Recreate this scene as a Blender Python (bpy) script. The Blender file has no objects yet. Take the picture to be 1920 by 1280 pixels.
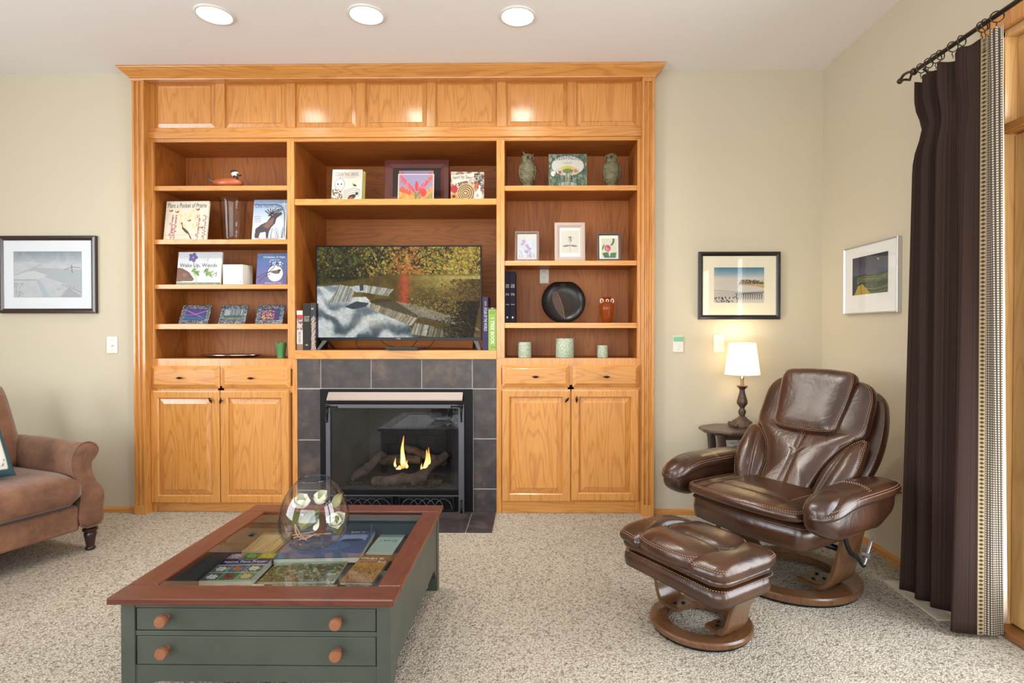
import bpy, math, random
import numpy as np
from mathutils import Vector, Matrix, Euler, noise as mnoise
random.seed(7)
SC = bpy.context.scene
PI = math.pi
# ------------------------------------------------------------------ camera
CAMZ, FPX, PPX, PPY = 1.13, 1050.0, 987.0, 631.0
cd = bpy.data.cameras.new('camera'); cam = bpy.data.objects.new('camera', cd)
SC.collection.objects.link(cam); SC.camera = cam
cam.location = (0, 0, CAMZ)
cam.rotation_euler = (PI/2 - math.radians(0.60), 0, math.radians(0.73))
cd.sensor_width = 36; cd.lens = FPX/1920*36
cd.shift_x = (960-PPX)/1920; cd.shift_y = (PPY-640)/1920
cd.clip_start = 0.02; cd.clip_end = 200
RC = Euler(cam.rotation_euler).to_matrix()
# ------------------------------------------------------------------ exposure, world, lights
SC.view_settings.view_transform = 'Standard'; SC.view_settings.look = 'None'
SC.view_settings.gamma = 1; SC.view_settings.use_curve_mapping = False
SC.view_settings.exposure = -0.22
SC.cycles.use_denoising = True
SC.cycles.max_bounces = 10; SC.cycles.diffuse_bounces = 5; SC.cycles.transparent_max_bounces = 16
W = bpy.data.worlds.new('sky'); SC.world = W; W.use_nodes = True
wn = W.node_tree.nodes; wl = W.node_tree.links
sky = wn.new('ShaderNodeTexSky'); sky.sky_type = 'NISHITA'; sky.sun_disc = False
sky.sun_elevation = math.radians(38); sky.sun_rotation = math.radians(200)
wl.new(sky.outputs[0], wn['Background'].inputs[0]); wn['Background'].inputs[1].default_value = 0.25

def area(name, loc, rot, sx, sy, power, col):
    d = bpy.data.lights.new(name, 'AREA'); d.shape = 'RECTANGLE'; d.size = sx; d.size_y = sy
    d.energy = power; d.color = col
    o = bpy.data.objects.new(name, d); SC.collection.objects.link(o)
    o.location = loc; o.rotation_euler = rot
    return o
# daylight coming in at the windows of the rear wall, the left wall and the glass door
area('rear_window_daylight', (-0.9, -2.44, 1.55), (PI/2+0.30, 0, 0), 4.4, 1.9, 135, (0.93, 0.965, 1.0))  # unseen window; light tilted upward to brighten the ceiling
area('left_window_daylight', (-4.13, 0.3, 1.5), (0, -PI/2, 0), 1.8, 2.2, 125, (0.88, 0.95, 1.0))
area('door_daylight', (1.97, 1.0, 1.12), (0, PI/2, 0), 2.0, 2.0, 135, (0.92, 0.965, 1.0))
# ------------------------------------------------------------------ helpers
def ray(px, py):
    return RC @ Vector(((px-PPX)/FPX, -(py-PPY)/FPX, -1.0))
def at(px, py, Y=None, X=None, Z=None):
    d = ray(px, py)
    t = Y/d.y if Y is not None else (X/d.x if X is not None else (Z-CAMZ)/d.z)
    return Vector((d.x*t, d.y*t, CAMZ+d.z*t))
def ax(px, Y, py=620): return at(px, py, Y=Y).x
def az(py, Y, px=960): return at(px, py, Y=Y).z

def lin(c):
    return tuple(((v/255)/12.92 if v/255 <= 0.04045 else ((v/255+0.055)/1.055)**2.4) for v in c)

MATS = {}
def nt(name):
    m = bpy.data.materials.new(name); m.use_nodes = True
    n = m.node_tree.nodes; l = m.node_tree.links
    return m, n, l, n['Principled BSDF']
def mat(name, col, rough=0.5, metal=0.0, spec=None, bump=None, mottle=None, emit=None, coat=0, sheen=0, subs=0):
    """plain procedural material: colour, optional noise mottling (scale, amount) and bump (scale, strength, distance)"""
    if name in MATS: return MATS[name]
    m, n, l, b = nt(name)
    c = lin(col)+(1,)
    b.inputs['Base Color'].default_value = c
    b.inputs['Roughness'].default_value = rough; b.inputs['Metallic'].default_value = metal
    if spec is not None: b.inputs['Specular IOR Level'].default_value = spec
    if coat: b.inputs['Coat Weight'].default_value = coat; b.inputs['Coat Roughness'].default_value = 0.12
    if sheen: b.inputs['Sheen Weight'].default_value = sheen; b.inputs['Sheen Roughness'].default_value = 0.5
    if emit: b.inputs['Emission Color'].default_value = lin(emit[0])+(1,); b.inputs['Emission Strength'].default_value = emit[1]
    if mottle or bump:
        tc = n.new('ShaderNodeTexCoord')
    if mottle:
        nz = n.new('ShaderNodeTexNoise'); nz.inputs['Scale'].default_value = mottle[0]; nz.inputs['Detail'].default_value = 6
        l.new(tc.outputs['Object'], nz.inputs['Vector'])
        r = n.new('ShaderNodeValToRGB'); l.new(nz.outputs[0], r.inputs[0])
        a = mottle[1]
        c1 = tuple(max(0, x*(1-a)) for x in c[:3])+(1,); c2 = tuple(min(1, x*(1+a)) for x in c[:3])+(1,)
        if len(mottle) > 2: c2 = lin(mottle[2])+(1,)
        r.color_ramp.elements[0].position = 0.32; r.color_ramp.elements[1].position = 0.68
        r.color_ramp.elements[0].color = c1; r.color_ramp.elements[1].color = c2
        l.new(r.outputs[0], b.inputs['Base Color'])
    if bump:
        nb = n.new('ShaderNodeTexNoise'); nb.inputs['Scale'].default_value = bump[0]; nb.inputs['Detail'].default_value = 5
        l.new(tc.outputs['Object'], nb.inputs['Vector'])
        bp = n.new('ShaderNodeBump'); bp.inputs['Strength'].default_value = bump[1]; bp.inputs['Distance'].default_value = bump[2]
        l.new(nb.outputs[0], bp.inputs['Height']); l.new(bp.outputs[0], b.inputs['Normal'])
    MATS[name] = m
    return m

def wood(name, axis, light, dark, rough=0.28, coat=0.3, scale=1.0, contrast=0.85):
    """oak-like grain running along axis (0 x, 1 y, 2 z)"""
    if name in MATS: return MATS[name]
    m, n, l, b = nt(name)
    tc = n.new('ShaderNodeTexCoord'); oi = n.new('ShaderNodeObjectInfo')
    mp = n.new('ShaderNodeMapping')
    sc = [1.0, 1.0, 1.0]; sc[axis] = 0.10
    mp.inputs['Scale'].default_value = sc
    l.new(tc.outputs['Object'], mp.inputs['Vector'])
    mul = n.new('ShaderNodeMath'); mul.operation = 'MULTIPLY'; mul.inputs[1].default_value = 9.0
    l.new(oi.outputs['Random'], mul.inputs[0])
    cx = n.new('ShaderNodeCombineXYZ')
    for i in range(3): l.new(mul.outputs[0], cx.inputs[i])
    l.new(cx.outputs[0], mp.inputs['Location'])
    n1 = n.new('ShaderNodeTexNoise'); n1.inputs['Scale'].default_value = 7*scale; n1.inputs['Detail'].default_value = 2
    n1.inputs['Distortion'].default_value = 0.3
    l.new(mp.outputs[0], n1.inputs['Vector'])
    # growth rings: contour lines of a smooth field give the cathedral figure
    rm = n.new('ShaderNodeMath'); rm.operation = 'MULTIPLY'; rm.inputs[1].default_value = 17
    l.new(n1.outputs[0], rm.inputs[0])
    fr = n.new('ShaderNodeMath'); fr.operation = 'PINGPONG'; fr.inputs[1].default_value = 0.5
    l.new(rm.outputs[0], fr.inputs[0])
    rr = n.new('ShaderNodeValToRGB'); l.new(fr.outputs[0], rr.inputs[0])
    rr.color_ramp.elements[0].position = 0.0; rr.color_ramp.elements[0].color = (0.62,)*3+(1,)
    rr.color_ramp.elements[1].position = 0.22; rr.color_ramp.elements[1].color = (1, 1, 1, 1)
    # fine pores
    mp2 = n.new('ShaderNodeMapping'); s2 = [1.0]*3; s2[axis] = 0.03
    mp2.inputs['Scale'].default_value = s2; l.new(tc.outputs['Object'], mp2.inputs['Vector'])
    n2 = n.new('ShaderNodeTexNoise'); n2.inputs['Scale'].default_value = 260; n2.inputs['Detail'].default_value = 4
    l.new(mp2.outputs[0], n2.inputs['Vector'])
    pr = n.new('ShaderNodeValToRGB'); l.new(n2.outputs[0], pr.inputs[0])
    pr.color_ramp.elements[0].position = 0.36; pr.color_ramp.elements[0].color = (0.72,)*3+(1,)
    pr.color_ramp.elements[1].position = 0.55; pr.color_ramp.elements[1].color = (1, 1, 1, 1)
    mm = n.new('ShaderNodeMix'); mm.data_type = 'RGBA'; mm.blend_type = 'MULTIPLY'; mm.inputs[0].default_value = 0.8
    l.new(rr.outputs[0], mm.inputs[6]); l.new(pr.outputs[0], mm.inputs[7])
    mc = n.new('ShaderNodeMix'); mc.data_type = 'RGBA'
    mc.inputs[6].default_value = lin(dark)+(1,); mc.inputs[7].default_value = lin(light)+(1,)
    bw = n.new('ShaderNodeRGBToBW'); l.new(mm.outputs[2], bw.inputs[0])
    mr = n.new('ShaderNodeMapRange'); mr.inputs[1].default_value = 0.45; mr.inputs[2].default_value = 1.0
    mr.inputs[3].default_value = 1-contrast; mr.inputs[4].default_value = 1.0
    l.new(bw.outputs[0], mr.inputs[0]); l.new(mr.outputs[0], mc.inputs[0])
    # slow tone drift
    n3 = n.new('ShaderNodeTexNoise'); n3.inputs['Scale'].default_value = 2.2; l.new(mp.outputs[0], n3.inputs['Vector'])
    hs = n.new('ShaderNodeHueSaturation'); l.new(mc.outputs[2], hs.inputs['Color'])
    m3 = n.new('ShaderNodeMapRange'); m3.inputs[3].default_value = 0.86; m3.inputs[4].default_value = 1.14
    l.new(n3.outputs[0], m3.inputs[0]); l.new(m3.outputs[0], hs.inputs['Value'])
    l.new(hs.outputs[0], b.inputs['Base Color'])
    b.inputs['Roughness'].default_value = rough
    b.inputs['Coat Weight'].default_value = coat; b.inputs['Coat Roughness'].default_value = 0.14
    bp = n.new('ShaderNodeBump'); bp.inputs['Strength'].default_value = 0.12; bp.inputs['Distance'].default_value = 0.002
    l.new(bw.outputs[0], bp.inputs['Height']); l.new(bp.outputs[0], b.inputs['Normal'])
    MATS[name] = m
    return m

def glass_thin(name, tint=(1, 1, 1), edge=(0.75, 0.8, 0.82), ior=1.45, rough=0.0, smoke=0.0):
    """clear sheet: what is behind shows through, the surface mirrors by Fresnel"""
    if name in MATS: return MATS[name]
    m, n, l, b = nt(name); n.remove(b)
    tr = n.new('ShaderNodeBsdfTransparent'); gl = n.new('ShaderNodeBsdfGlossy'); mx = n.new('ShaderNodeMixShader')
    fr = n.new('ShaderNodeFresnel'); fr.inputs[0].default_value = ior
    gl.inputs['Roughness'].default_value = rough
    lw = n.new('ShaderNodeLayerWeight'); lw.inputs[0].default_value = 0.35
    mc = n.new('ShaderNodeMix'); mc.data_type = 'RGBA'
    mc.inputs[6].default_value = tint+(1,); mc.inputs[7].default_value = edge+(1,)
    pw = n.new('ShaderNodeMath'); pw.operation = 'POWER'; pw.inputs[1].default_value = 2.0
    l.new(lw.outputs['Facing'], pw.inputs[0]); l.new(pw.outputs[0], mc.inputs[0]); l.new(mc.outputs[2], tr.inputs[0])
    ge = n.new('ShaderNodeNewGeometry'); iv = n.new('ShaderNodeMath'); iv.operation = 'SUBTRACT'; iv.inputs[0].default_value = 1
    l.new(ge.outputs['Backfacing'], iv.inputs[1]); ml = n.new('ShaderNodeMath'); ml.operation = 'MULTIPLY'
    l.new(iv.outputs[0], ml.inputs[0]); l.new(fr.outputs[0], ml.inputs[1])
    l.new(ml.outputs[0], mx.inputs[0]); l.new(tr.outputs[0], mx.inputs[1]); l.new(gl.outputs[0], mx.inputs[2])
    l.new(mx.outputs[0], n['Material Output'].inputs[0])
    MATS[name] = m
    return m

class MB:
    """collects geometry (world coordinates) for ONE mesh object"""
    def __init__(s): s.v = []; s.f = []
    def add(s, vs, fs):
        b = len(s.v); s.v += [tuple(p) for p in vs]; s.f += [tuple(i+b for i in f) for f in fs]; return s
    def box(s, x0, x1, y0, y1, z0, z1):
        x0, x1 = min(x0, x1), max(x0, x1); y0, y1 = min(y0, y1), max(y0, y1); z0, z1 = min(z0, z1), max(z0, z1)
        return s.add([(x0,y0,z0),(x1,y0,z0),(x1,y1,z0),(x0,y1,z0),(x0,y0,z1),(x1,y0,z1),(x1,y1,z1),(x0,y1,z1)],
                     [(0,3,2,1),(4,5,6,7),(0,1,5,4),(1,2,6,5),(2,3,7,6),(3,0,4,7)])
    def hexa(s, p):  # 8 points: bottom ring ccw, top ring ccw
        return s.add(p, [(0,3,2,1),(4,5,6,7),(0,1,5,4),(1,2,6,5),(2,3,7,6),(3,0,4,7)])
    def obox(s, c, ex, ey, ez):  # centre and three half-vectors
        c, ex, ey, ez = Vector(c), Vector(ex), Vector(ey), Vector(ez)
        return s.hexa([c-ex-ey-ez, c+ex-ey-ez, c+ex+ey-ez, c-ex+ey-ez, c-ex-ey+ez, c+ex-ey+ez, c+ex+ey+ez, c-ex+ey+ez])
    def loops(s, L, cap0=True, cap1=True, closed=True):
        n = len(L[0]); b = len(s.v)
        for lp in L: s.v += [tuple(p) for p in lp]
        for i in range(len(L)-1):
            for j in range(n if closed else n-1):
                k = (j+1) % n
                s.f.append((b+i*n+j, b+i*n+k, b+(i+1)*n+k, b+(i+1)*n+j))
        if closed and cap0: s.f.append(tuple(b+j for j in reversed(range(n))))
        if closed and cap1: s.f.append(tuple(b+(len(L)-1)*n+j for j in range(n)))
        return s
    def prism(s, poly, d):
        d = Vector(d); a = [Vector(p) for p in poly]
        return s.loops([a, [p+d for p in a]])
    def lathe(s, prof, c=(0, 0, 0), n=32, cap=True, sq=None):
        L = []
        for r, z in prof:
            L.append([(c[0]+r*math.cos(2*PI*j/n), c[1]+r*math.sin(2*PI*j/n), c[2]+z) for j in range(n)])
        return s.loops(L, cap, cap)
    def tube(s, path, r, n=8, cap=True, closed=False):
        P = [Vector(p) for p in path]; L = []; m = len(P)
        rr = r if isinstance(r, (list, tuple)) else [r]*m
        up = None
        for i, p in enumerate(P):
            if closed: t = P[(i+1) % m]-P[i-1]
            else: t = P[min(i+1, m-1)]-P[max(i-1, 0)]
            t.normalize()
            if up is None:
                up = Vector((0, 0, 1)) if abs(t.z) < 0.9 else Vector((1, 0, 0))
            a = t.cross(up); a.normalize(); b = a.cross(t); b.normalize(); up = b
            L.append([p+(a*math.cos(2*PI*j/n)+b*math.sin(2*PI*j/n))*rr[i] for j in range(n)])
        if closed: L.append(L[0]); return s.loops(L, False, False)
        return s.loops(L, cap, cap)
    def ball(s, c, rx, ry=None, rz=None, n=12, m=8):
        ry = ry or rx; rz = rz or rx; L = []
        for i in range(m+1):
            a = -PI/2+PI*i/m; a = max(-PI/2+0.02, min(PI/2-0.02, a))
            L.append([(c[0]+rx*math.cos(a)*math.cos(2*PI*j/n), c[1]+ry*math.cos(a)*math.sin(2*PI*j/n), c[2]+rz*math.sin(a)) for j in range(n)])
        return s.loops(L)
    def grid(s, fn, nu, nv):
        vs = [fn(i/nu, j/nv) for j in range(nv+1) for i in range(nu+1)]
        return s.add(vs, [(j*(nu+1)+i, j*(nu+1)+i+1, (j+1)*(nu+1)+i+1, (j+1)*(nu+1)+i) for j in range(nv) for i in range(nu)])
    def xf(s, fn): s.v = [tuple(fn(Vector(p))) for p in s.v]; return s

ORG = {}
def _link(o): SC.collection.objects.link(o); return o
def props(o, label=None, cat=None, group=None, kind=None):
    if label: o['label'] = label
    if cat: o['category'] = cat
    if group: o['group'] = group
    if kind: o['kind'] = kind
    return o
def empty(name, loc, label=None, cat=None, group=None, kind=None):
    o = _link(bpy.data.objects.new(name, None)); o.location = loc; o.empty_display_size = 0.05
    ORG[o.name] = Vector(loc)
    return props(o, label, cat, group, kind)
def obj(name, mb, m, parent=None, smooth=False, bevel=0, label=None, cat=None, group=None, kind=None, sub=0, seg=2):
    V = np.array(mb.v, dtype=float)
    if parent is not None: org = ORG[parent.name]
    else:
        lo, hi = V.min(0), V.max(0); org = Vector(((lo[0]+hi[0])/2, (lo[1]+hi[1])/2, lo[2]))
    V = V-np.array(org)
    me = bpy.data.meshes.new(name); me.from_pydata(V.tolist(), [], mb.f)
    me.materials.append(m)
    if smooth: me.polygons.foreach_set('use_smooth', [True]*len(me.polygons))
    me.update()
    o = _link(bpy.data.objects.new(name, me))
    if parent is not None: o.parent = parent; o.location = (0, 0, 0)
    else: o.location = org
    ORG[o.name] = Vector(org)
    if bevel:
        md = o.modifiers.new('edge', 'BEVEL'); md.width = bevel; md.segments = seg; md.limit_method = 'ANGLE'; md.angle_limit = 0.6
        md.harden_normals = False
    if smooth and smooth != 'all':
        md2 = None
        me.set_sharp_from_angle(angle=math.radians(smooth if isinstance(smooth, (int, float)) and smooth > 1 else 40))
    if sub:
        md = o.modifiers.new('sub', 'SUBSURF'); md.levels = sub; md.render_levels = sub
    return props(o, label, cat, group, kind)

def cr(pts, n=6, closed=False):
    """Catmull-Rom through points"""
    P = [Vector(p) for p in pts]; m = len(P); out = []
    for i in range(m if closed else m-1):
        if closed: a, b, c, d = P[i-1], P[i], P[(i+1) % m], P[(i+2) % m]
        else: a, b, c, d = P[max(i-1, 0)], P[i], P[i+1], P[min(i+2, m-1)]
        for k in range(n):
            t = k/n
            out.append(0.5*((2*b)+(c-a)*t+(2*a-5*b+4*c-d)*t*t+(3*b-a-3*c+d)*t**3))
    if not closed: out.append(P[-1])
    return out
def puff(mb, outline, T, fn, rings=9, p=2.6, back=0.4, dimple=None):
    """cushion: closed 2D outline inflated to +T in front and -T*back behind; fn(a,b,h) -> world"""
    n = len(outline); cx = sum(q[0] for q in outline)/n; cy = sum(q[1] for q in outline)/n
    S = [math.sin(PI/2*k/rings) for k in range(rings+1)]
    def h(s): return T*max(0.0, 1-s**p)**(1/p)
    L = []
    for sgn, seq in ((-back, S[1:]), (1, list(reversed(S[1:-1])))):
        for s in seq:
            row = []
            for q in outline:
                a, b = cx+(q[0]-cx)*s, cy+(q[1]-cy)*s
                hh = h(s)*sgn
                if dimple and sgn > 0: hh += dimple(a, b)*(1-s**4)
                row.append(fn(a, b, hh))
            L.append(row)
    base = len(mb.v); mb.loops(L, False, False)
    for idx, sgn in ((0, -back), (len(L)-1, 1)):
        hh = T*sgn+(dimple(cx, cy) if dimple and sgn > 0 else 0)
        mb.v.append(tuple(fn(cx, cy, hh))); ci = len(mb.v)-1
        for j in range(n):
            a, b = base+idx*n+j, base+idx*n+(j+1) % n
            mb.f.append((ci, b, a) if idx == 0 else (ci, a, b))
    return mb
def loft(mb, secs, n=24, p=2.5, cap=True):
    """secs: (centre, half-vector a, half-vector b); superellipse sections"""
    L = []
    for c, a, b in secs:
        c, a, b = Vector(c), Vector(a), Vector(b); row = []
        for j in range(n):
            th = 2*PI*j/n; ct, st = math.cos(th), math.sin(th)
            row.append(c+a*(abs(ct)**(2/p)*(1 if ct >= 0 else -1))+b*(abs(st)**(2/p)*(1 if st >= 0 else -1)))
        L.append(row)
    return mb.loops(L, cap, cap)
def rrect(x0, x1, y0, y1, r, n=5):
    o = []
    for cx, cy, a0 in ((x1-r, y1-r, 0), (x0+r, y1-r, 90), (x0+r, y0+r, 180), (x1-r, y0+r, 270)):
        for k in range(n+1):
            a = math.radians(a0+90*k/n); o.append((cx+r*math.cos(a), cy+r*math.sin(a)))
    return o
def rects(mb, x0, x1, z0, z1, prof, Y, cap=True, closedback=False):
    """nested rectangles in the XZ plane: prof = [(inset, forward)], forward is towards -Y"""
    L = []
    for ins, fw in prof:
        L.append([(x0+ins, Y-fw, z0+ins), (x1-ins, Y-fw, z0+ins), (x1-ins, Y-fw, z1-ins), (x0+ins, Y-fw, z1-ins)])
    return mb.loops(L, False, cap)
def stitch(mb, path, pitch=0.0095, ln=0.0066, r=0.0015, off=0.0):
    P = [Vector(p) for p in path]; acc = 0.0
    for i in range(len(P)-1):
        d = P[i+1]-P[i]; L = d.length
        if L < 1e-6: continue
        t = d/L
        a = t.orthogonal(); a.normalize(); b = t.cross(a)
        while acc < L:
            c = P[i]+t*acc
            mb.add([c-t*ln/2, c+a*r, c+b*r, c-a*r, c-b*r, c+t*ln/2],
                   [(0,2,1),(0,3,2),(0,4,3),(0,1,4),(5,1,2),(5,2,3),(5,3,4),(5,4,1)])
            acc += pitch
        acc -= L
    return mb

# ---- painted prints (colour attribute on a fine grid)
def vnoise(w, h, sc, seed=0, oct=3):
    rng = np.random.RandomState(seed); out = np.zeros((h, w)); amp = 1; tot = 0
    for o in range(oct):
        gx, gy = max(2, int(sc*2**o)), max(2, int(sc*2**o*h/w))
        g = rng.rand(gy+2, gx+2)
        x = np.linspace(0, gx, w, endpoint=False); y = np.linspace(0, gy, h, endpoint=False)
        xi, yi = x.astype(int), y.astype(int); xf, yf = x-xi, y-yi
        xf = xf*xf*(3-2*xf); yf = (yf*yf*(3-2*yf))[:, None]
        a = g[np.ix_(yi, xi)]*(1-xf)+g[np.ix_(yi, xi+1)]*xf
        b = g[np.ix_(yi+1, xi)]*(1-xf)+g[np.ix_(yi+1, xi+1)]*xf
        out += amp*(a*(1-yf)+b*yf); tot += amp; amp *= 0.55
    return out/tot
class Art:
    """y runs down, both axes 0..1"""
    def __init__(s, w, h, bg):
        s.w, s.h = w, h; s.a = np.zeros((h, w, 3)); s.a[:] = bg
        s.X, s.Y = np.meshgrid((np.arange(w)+0.5)/w, (np.arange(h)+0.5)/h); s.asp = h/w
    def mix(s, m, c, al=1.0):
        m = (np.clip(m, 0, 1)*al)[..., None]; s.a = s.a*(1-m)+np.array(c, float)*m; return s
    def grad(s, c0, c1, y0=0, y1=1):
        t = np.clip((s.Y-y0)/(y1-y0), 0, 1)[..., None]; msk = (s.Y >= y0) & (s.Y <= y1)
        s.a = np.where(msk[..., None], np.array(c0, float)*(1-t)+np.array(c1, float)*t, s.a); return s
    def ell(s, cx, cy, rx, ry, c, rot=0, al=1.0):
        m = max(rx, ry*s.asp); i0, i1 = max(0, int((cx-m)*s.w)), min(s.w, int((cx+m)*s.w)+2); j0, j1 = max(0, int((cy-m/s.asp)*s.h)), min(s.h, int((cy+m/s.asp)*s.h)+2)
        if i1 <= i0 or j1 <= j0: return s
        dx = s.X[j0:j1, i0:i1]-cx; dy = (s.Y[j0:j1, i0:i1]-cy)*s.asp; r = math.radians(rot)
        u = dx*math.cos(r)+dy*math.sin(r); v = -dx*math.sin(r)+dy*math.cos(r)
        k = (((u/rx)**2+(v/(ry*s.asp))**2 < 1)*al)[..., None]
        s.a[j0:j1, i0:i1] = s.a[j0:j1, i0:i1]*(1-k)+np.array(c, float)*k; return s
    def poly(s, P, c, al=1.0):
        ins = np.zeros_like(s.X, bool); n = len(P)
        for i in range(n):
            x1, y1 = P[i]; x2, y2 = P[(i+1) % n]
            if y1 == y2: continue
            cnd = ((s.Y >= min(y1, y2)) & (s.Y < max(y1, y2)) & (s.X < (x2-x1)*(s.Y-y1)/(y2-y1)+x1)); ins ^= cnd
        return s.mix(ins, c, al)
    def line(s, P, wd, c, al=1.0):
        m = np.zeros_like(s.X)
        for (x1, y1), (x2, y2) in zip(P[:-1], P[1:]):
            dx, dy = x2-x1, (y2-y1)*s.asp; L = dx*dx+dy*dy+1e-12
            t = np.clip(((s.X-x1)*dx+(s.Y-y1)*s.asp*dy)/L, 0, 1)
            d = np.hypot(s.X-x1-t*dx, (s.Y-y1)*s.asp-t*dy); m = np.maximum(m, np.clip((wd-d)*s.w+0.5, 0, 1))
        return s.mix(m, c, al)
    def rect(s, x0, y0, x1, y1, c, al=1.0):
        return s.mix((s.X >= x0) & (s.X < x1) & (s.Y >= y0) & (s.Y < y1), c, al)
    def speck(s, box, cols, n, r, seed=0, al=1.0, asp=1.0):
        rg = random.Random(seed)
        for _ in range(n):
            s.ell(rg.uniform(box[0], box[2]), rg.uniform(box[1], box[3]), r*rg.uniform(.5, 1.3), r*asp*rg.uniform(.5, 1.3)/s.asp,
                  rg.choice(cols), rg.uniform(0, 180), al)
        return s
    def noise(s, amt, sc=20, seed=1, mask=None):
        nz = (vnoise(s.w, s.h, sc, seed)-0.5)*2*amt
        if mask is not None: nz = nz*mask
        s.a = s.a+nz[..., None]; return s

def artmat(name, rough=0.35, coat=0.0, emit=0.0, spec=0.5):
    if name in MATS: return MATS[name]
    m, n, l, b = nt(name)
    at_ = n.new('ShaderNodeAttribute'); at_.attribute_name = 'Col'
    b.inputs['Roughness'].default_value = rough; b.inputs['Coat Weight'].default_value = coat
    b.inputs['Specular IOR Level'].default_value = spec
    if emit:
        b.inputs['Base Color'].default_value = (0.01, 0.01, 0.01, 1)
        l.new(at_.outputs['Color'], b.inputs['Emission Color']); b.inputs['Emission Strength'].default_value = emit
    else: l.new(at_.outputs['Color'], b.inputs['Base Color'])
    MATS[name] = m
    return m
def print_on(name, art, p0, ux, uy, parent, m=None, label=None):
    """flat print: p0 = bottom left, ux / uy full edge vectors"""
    w, h = art.w, art.h; p0, ux, uy = Vector(p0), Vector(ux), Vector(uy); org = ORG[parent.name]
    U, V = np.meshgrid(np.linspace(0, 1, w), np.linspace(1, 0, h))
    P = np.array(p0-org)[None, :]+U.reshape(-1, 1)*np.array(ux)[None, :]+V.reshape(-1, 1)*np.array(uy)[None, :]
    i = np.arange((w-1)*(h-1)); r, c = i//(w-1), i % (w-1); a = r*w+c
    F = np.stack([a, a+w, a+w+1, a+1], 1)
    me = bpy.data.meshes.new(name); me.vertices.add(w*h); me.vertices.foreach_set('co', P.ravel())
    me.loops.add(F.size); me.loops.foreach_set('vertex_index', F.ravel())
    me.polygons.add(len(F)); me.polygons.foreach_set('loop_start', np.arange(0, F.size, 4))
    me.update(calc_edges=True); me.validate()
    col = np.clip(art.a*(1 if name == 'screen' else .86)/255, 0, 1); col = np.where(col <= 0.04045, col/12.92, ((col+0.055)/1.055)**2.4)
    ca = me.color_attributes.new('Col', 'FLOAT_COLOR', 'POINT')
    ca.data.foreach_set('color', np.concatenate([col.reshape(-1, 3), np.ones((w*h, 1))], 1).ravel().astype(np.float32))
    me.materials.append(m or artmat('print_matt'))
    o = _link(bpy.data.objects.new(name, me)); o.parent = parent; ORG[o.name] = org.copy()
    return props(o, label)
_font_cache = {}
def text_geo(s):
    if s in _font_cache: return _font_cache[s]
    cu = bpy.data.curves.new('t', 'FONT'); cu.body = s; cu.resolution_u = 3
    o = bpy.data.objects.new('t', cu); SC.collection.objects.link(o)
    bpy.context.view_layer.update()
    me = o.evaluated_get(bpy.context.evaluated_depsgraph_get()).to_mesh()
    vs = [(v.co.x, v.co.y) for v in me.vertices]; fs = [tuple(p.vertices) for p in me.polygons]
    bpy.data.objects.remove(o); bpy.data.curves.remove(cu)
    xs = [v[0] for v in vs]; ys = [v[1] for v in vs]
    x0, x1, y0, y1 = min(xs), max(xs), min(ys), max(ys)
    _font_cache[s] = ([((v[0]-x0)/(x1-x0), (v[1]-y0)/(y1-y0)) for v in vs], fs)
    return _font_cache[s]
def lettering(mb, s, fn):
    """fn(u,v) in 0..1 over the word's bounding box -> world point"""
    vs, fs = text_geo(s)
    return mb.add([fn(u, v) for u, v in vs], fs)
# ================================================================== SETTING
YW = 3.45; YF = 3.46; YP = 3.40
XR = at(1541, 600, Y=YW).x; ZC = at(1540, 130, Y=YW).z
XL = -4.2; YB = -2.5
OAK = ((206, 144, 74), (174, 110, 48))
oak_v = wood('oak_upright', 2, *OAK, coat=.6); oak_h = wood('oak_across', 0, *OAK); oak_y = wood('oak_deep', 1, *OAK)
oak_panel = wood('oak_panel', 2, (208, 144, 74), (174, 110, 48), coat=.8)
oak_in = wood('oak_inside_shaded', 2, (172, 102, 40), (130, 70, 25), rough=0.5, coat=0.0)  # same oak, darkened in its colour for the shade inside the compartments
oak_in_shade_h = wood('oak_inside_shaded_across', 0, (174, 104, 40), (132, 72, 25), rough=0.5, coat=0.0)
m_wall = mat('wall_paint', (200, 190, 168), 0.85, bump=(180, 0.06, 0.002))
m_ceil = mat('ceiling_paint', (236, 234, 234), 0.9, bump=(120, 0.05, 0.002))
oak_lit = wood('door_oak_lit', 2, (214, 172, 112), (190, 144, 86))  # door oak, paled in its colour for the daylight falling on it
m_white = mat('white_plastic', (222, 220, 212), 0.35)
m_black = mat('black_metal', (16, 16, 18), 0.4, spec=.3)
m_black_g = mat('black_gloss', (10, 10, 12), 0.2, spec=.2)
m_dark = mat('dark_plastic', (20, 20, 23), 0.4, spec=.25)
m_paper = mat('page_paper', (232, 226, 208), 0.8)
def S(name, mb, m, **k): return obj(name, mb, m, kind='structure', **k)

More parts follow.
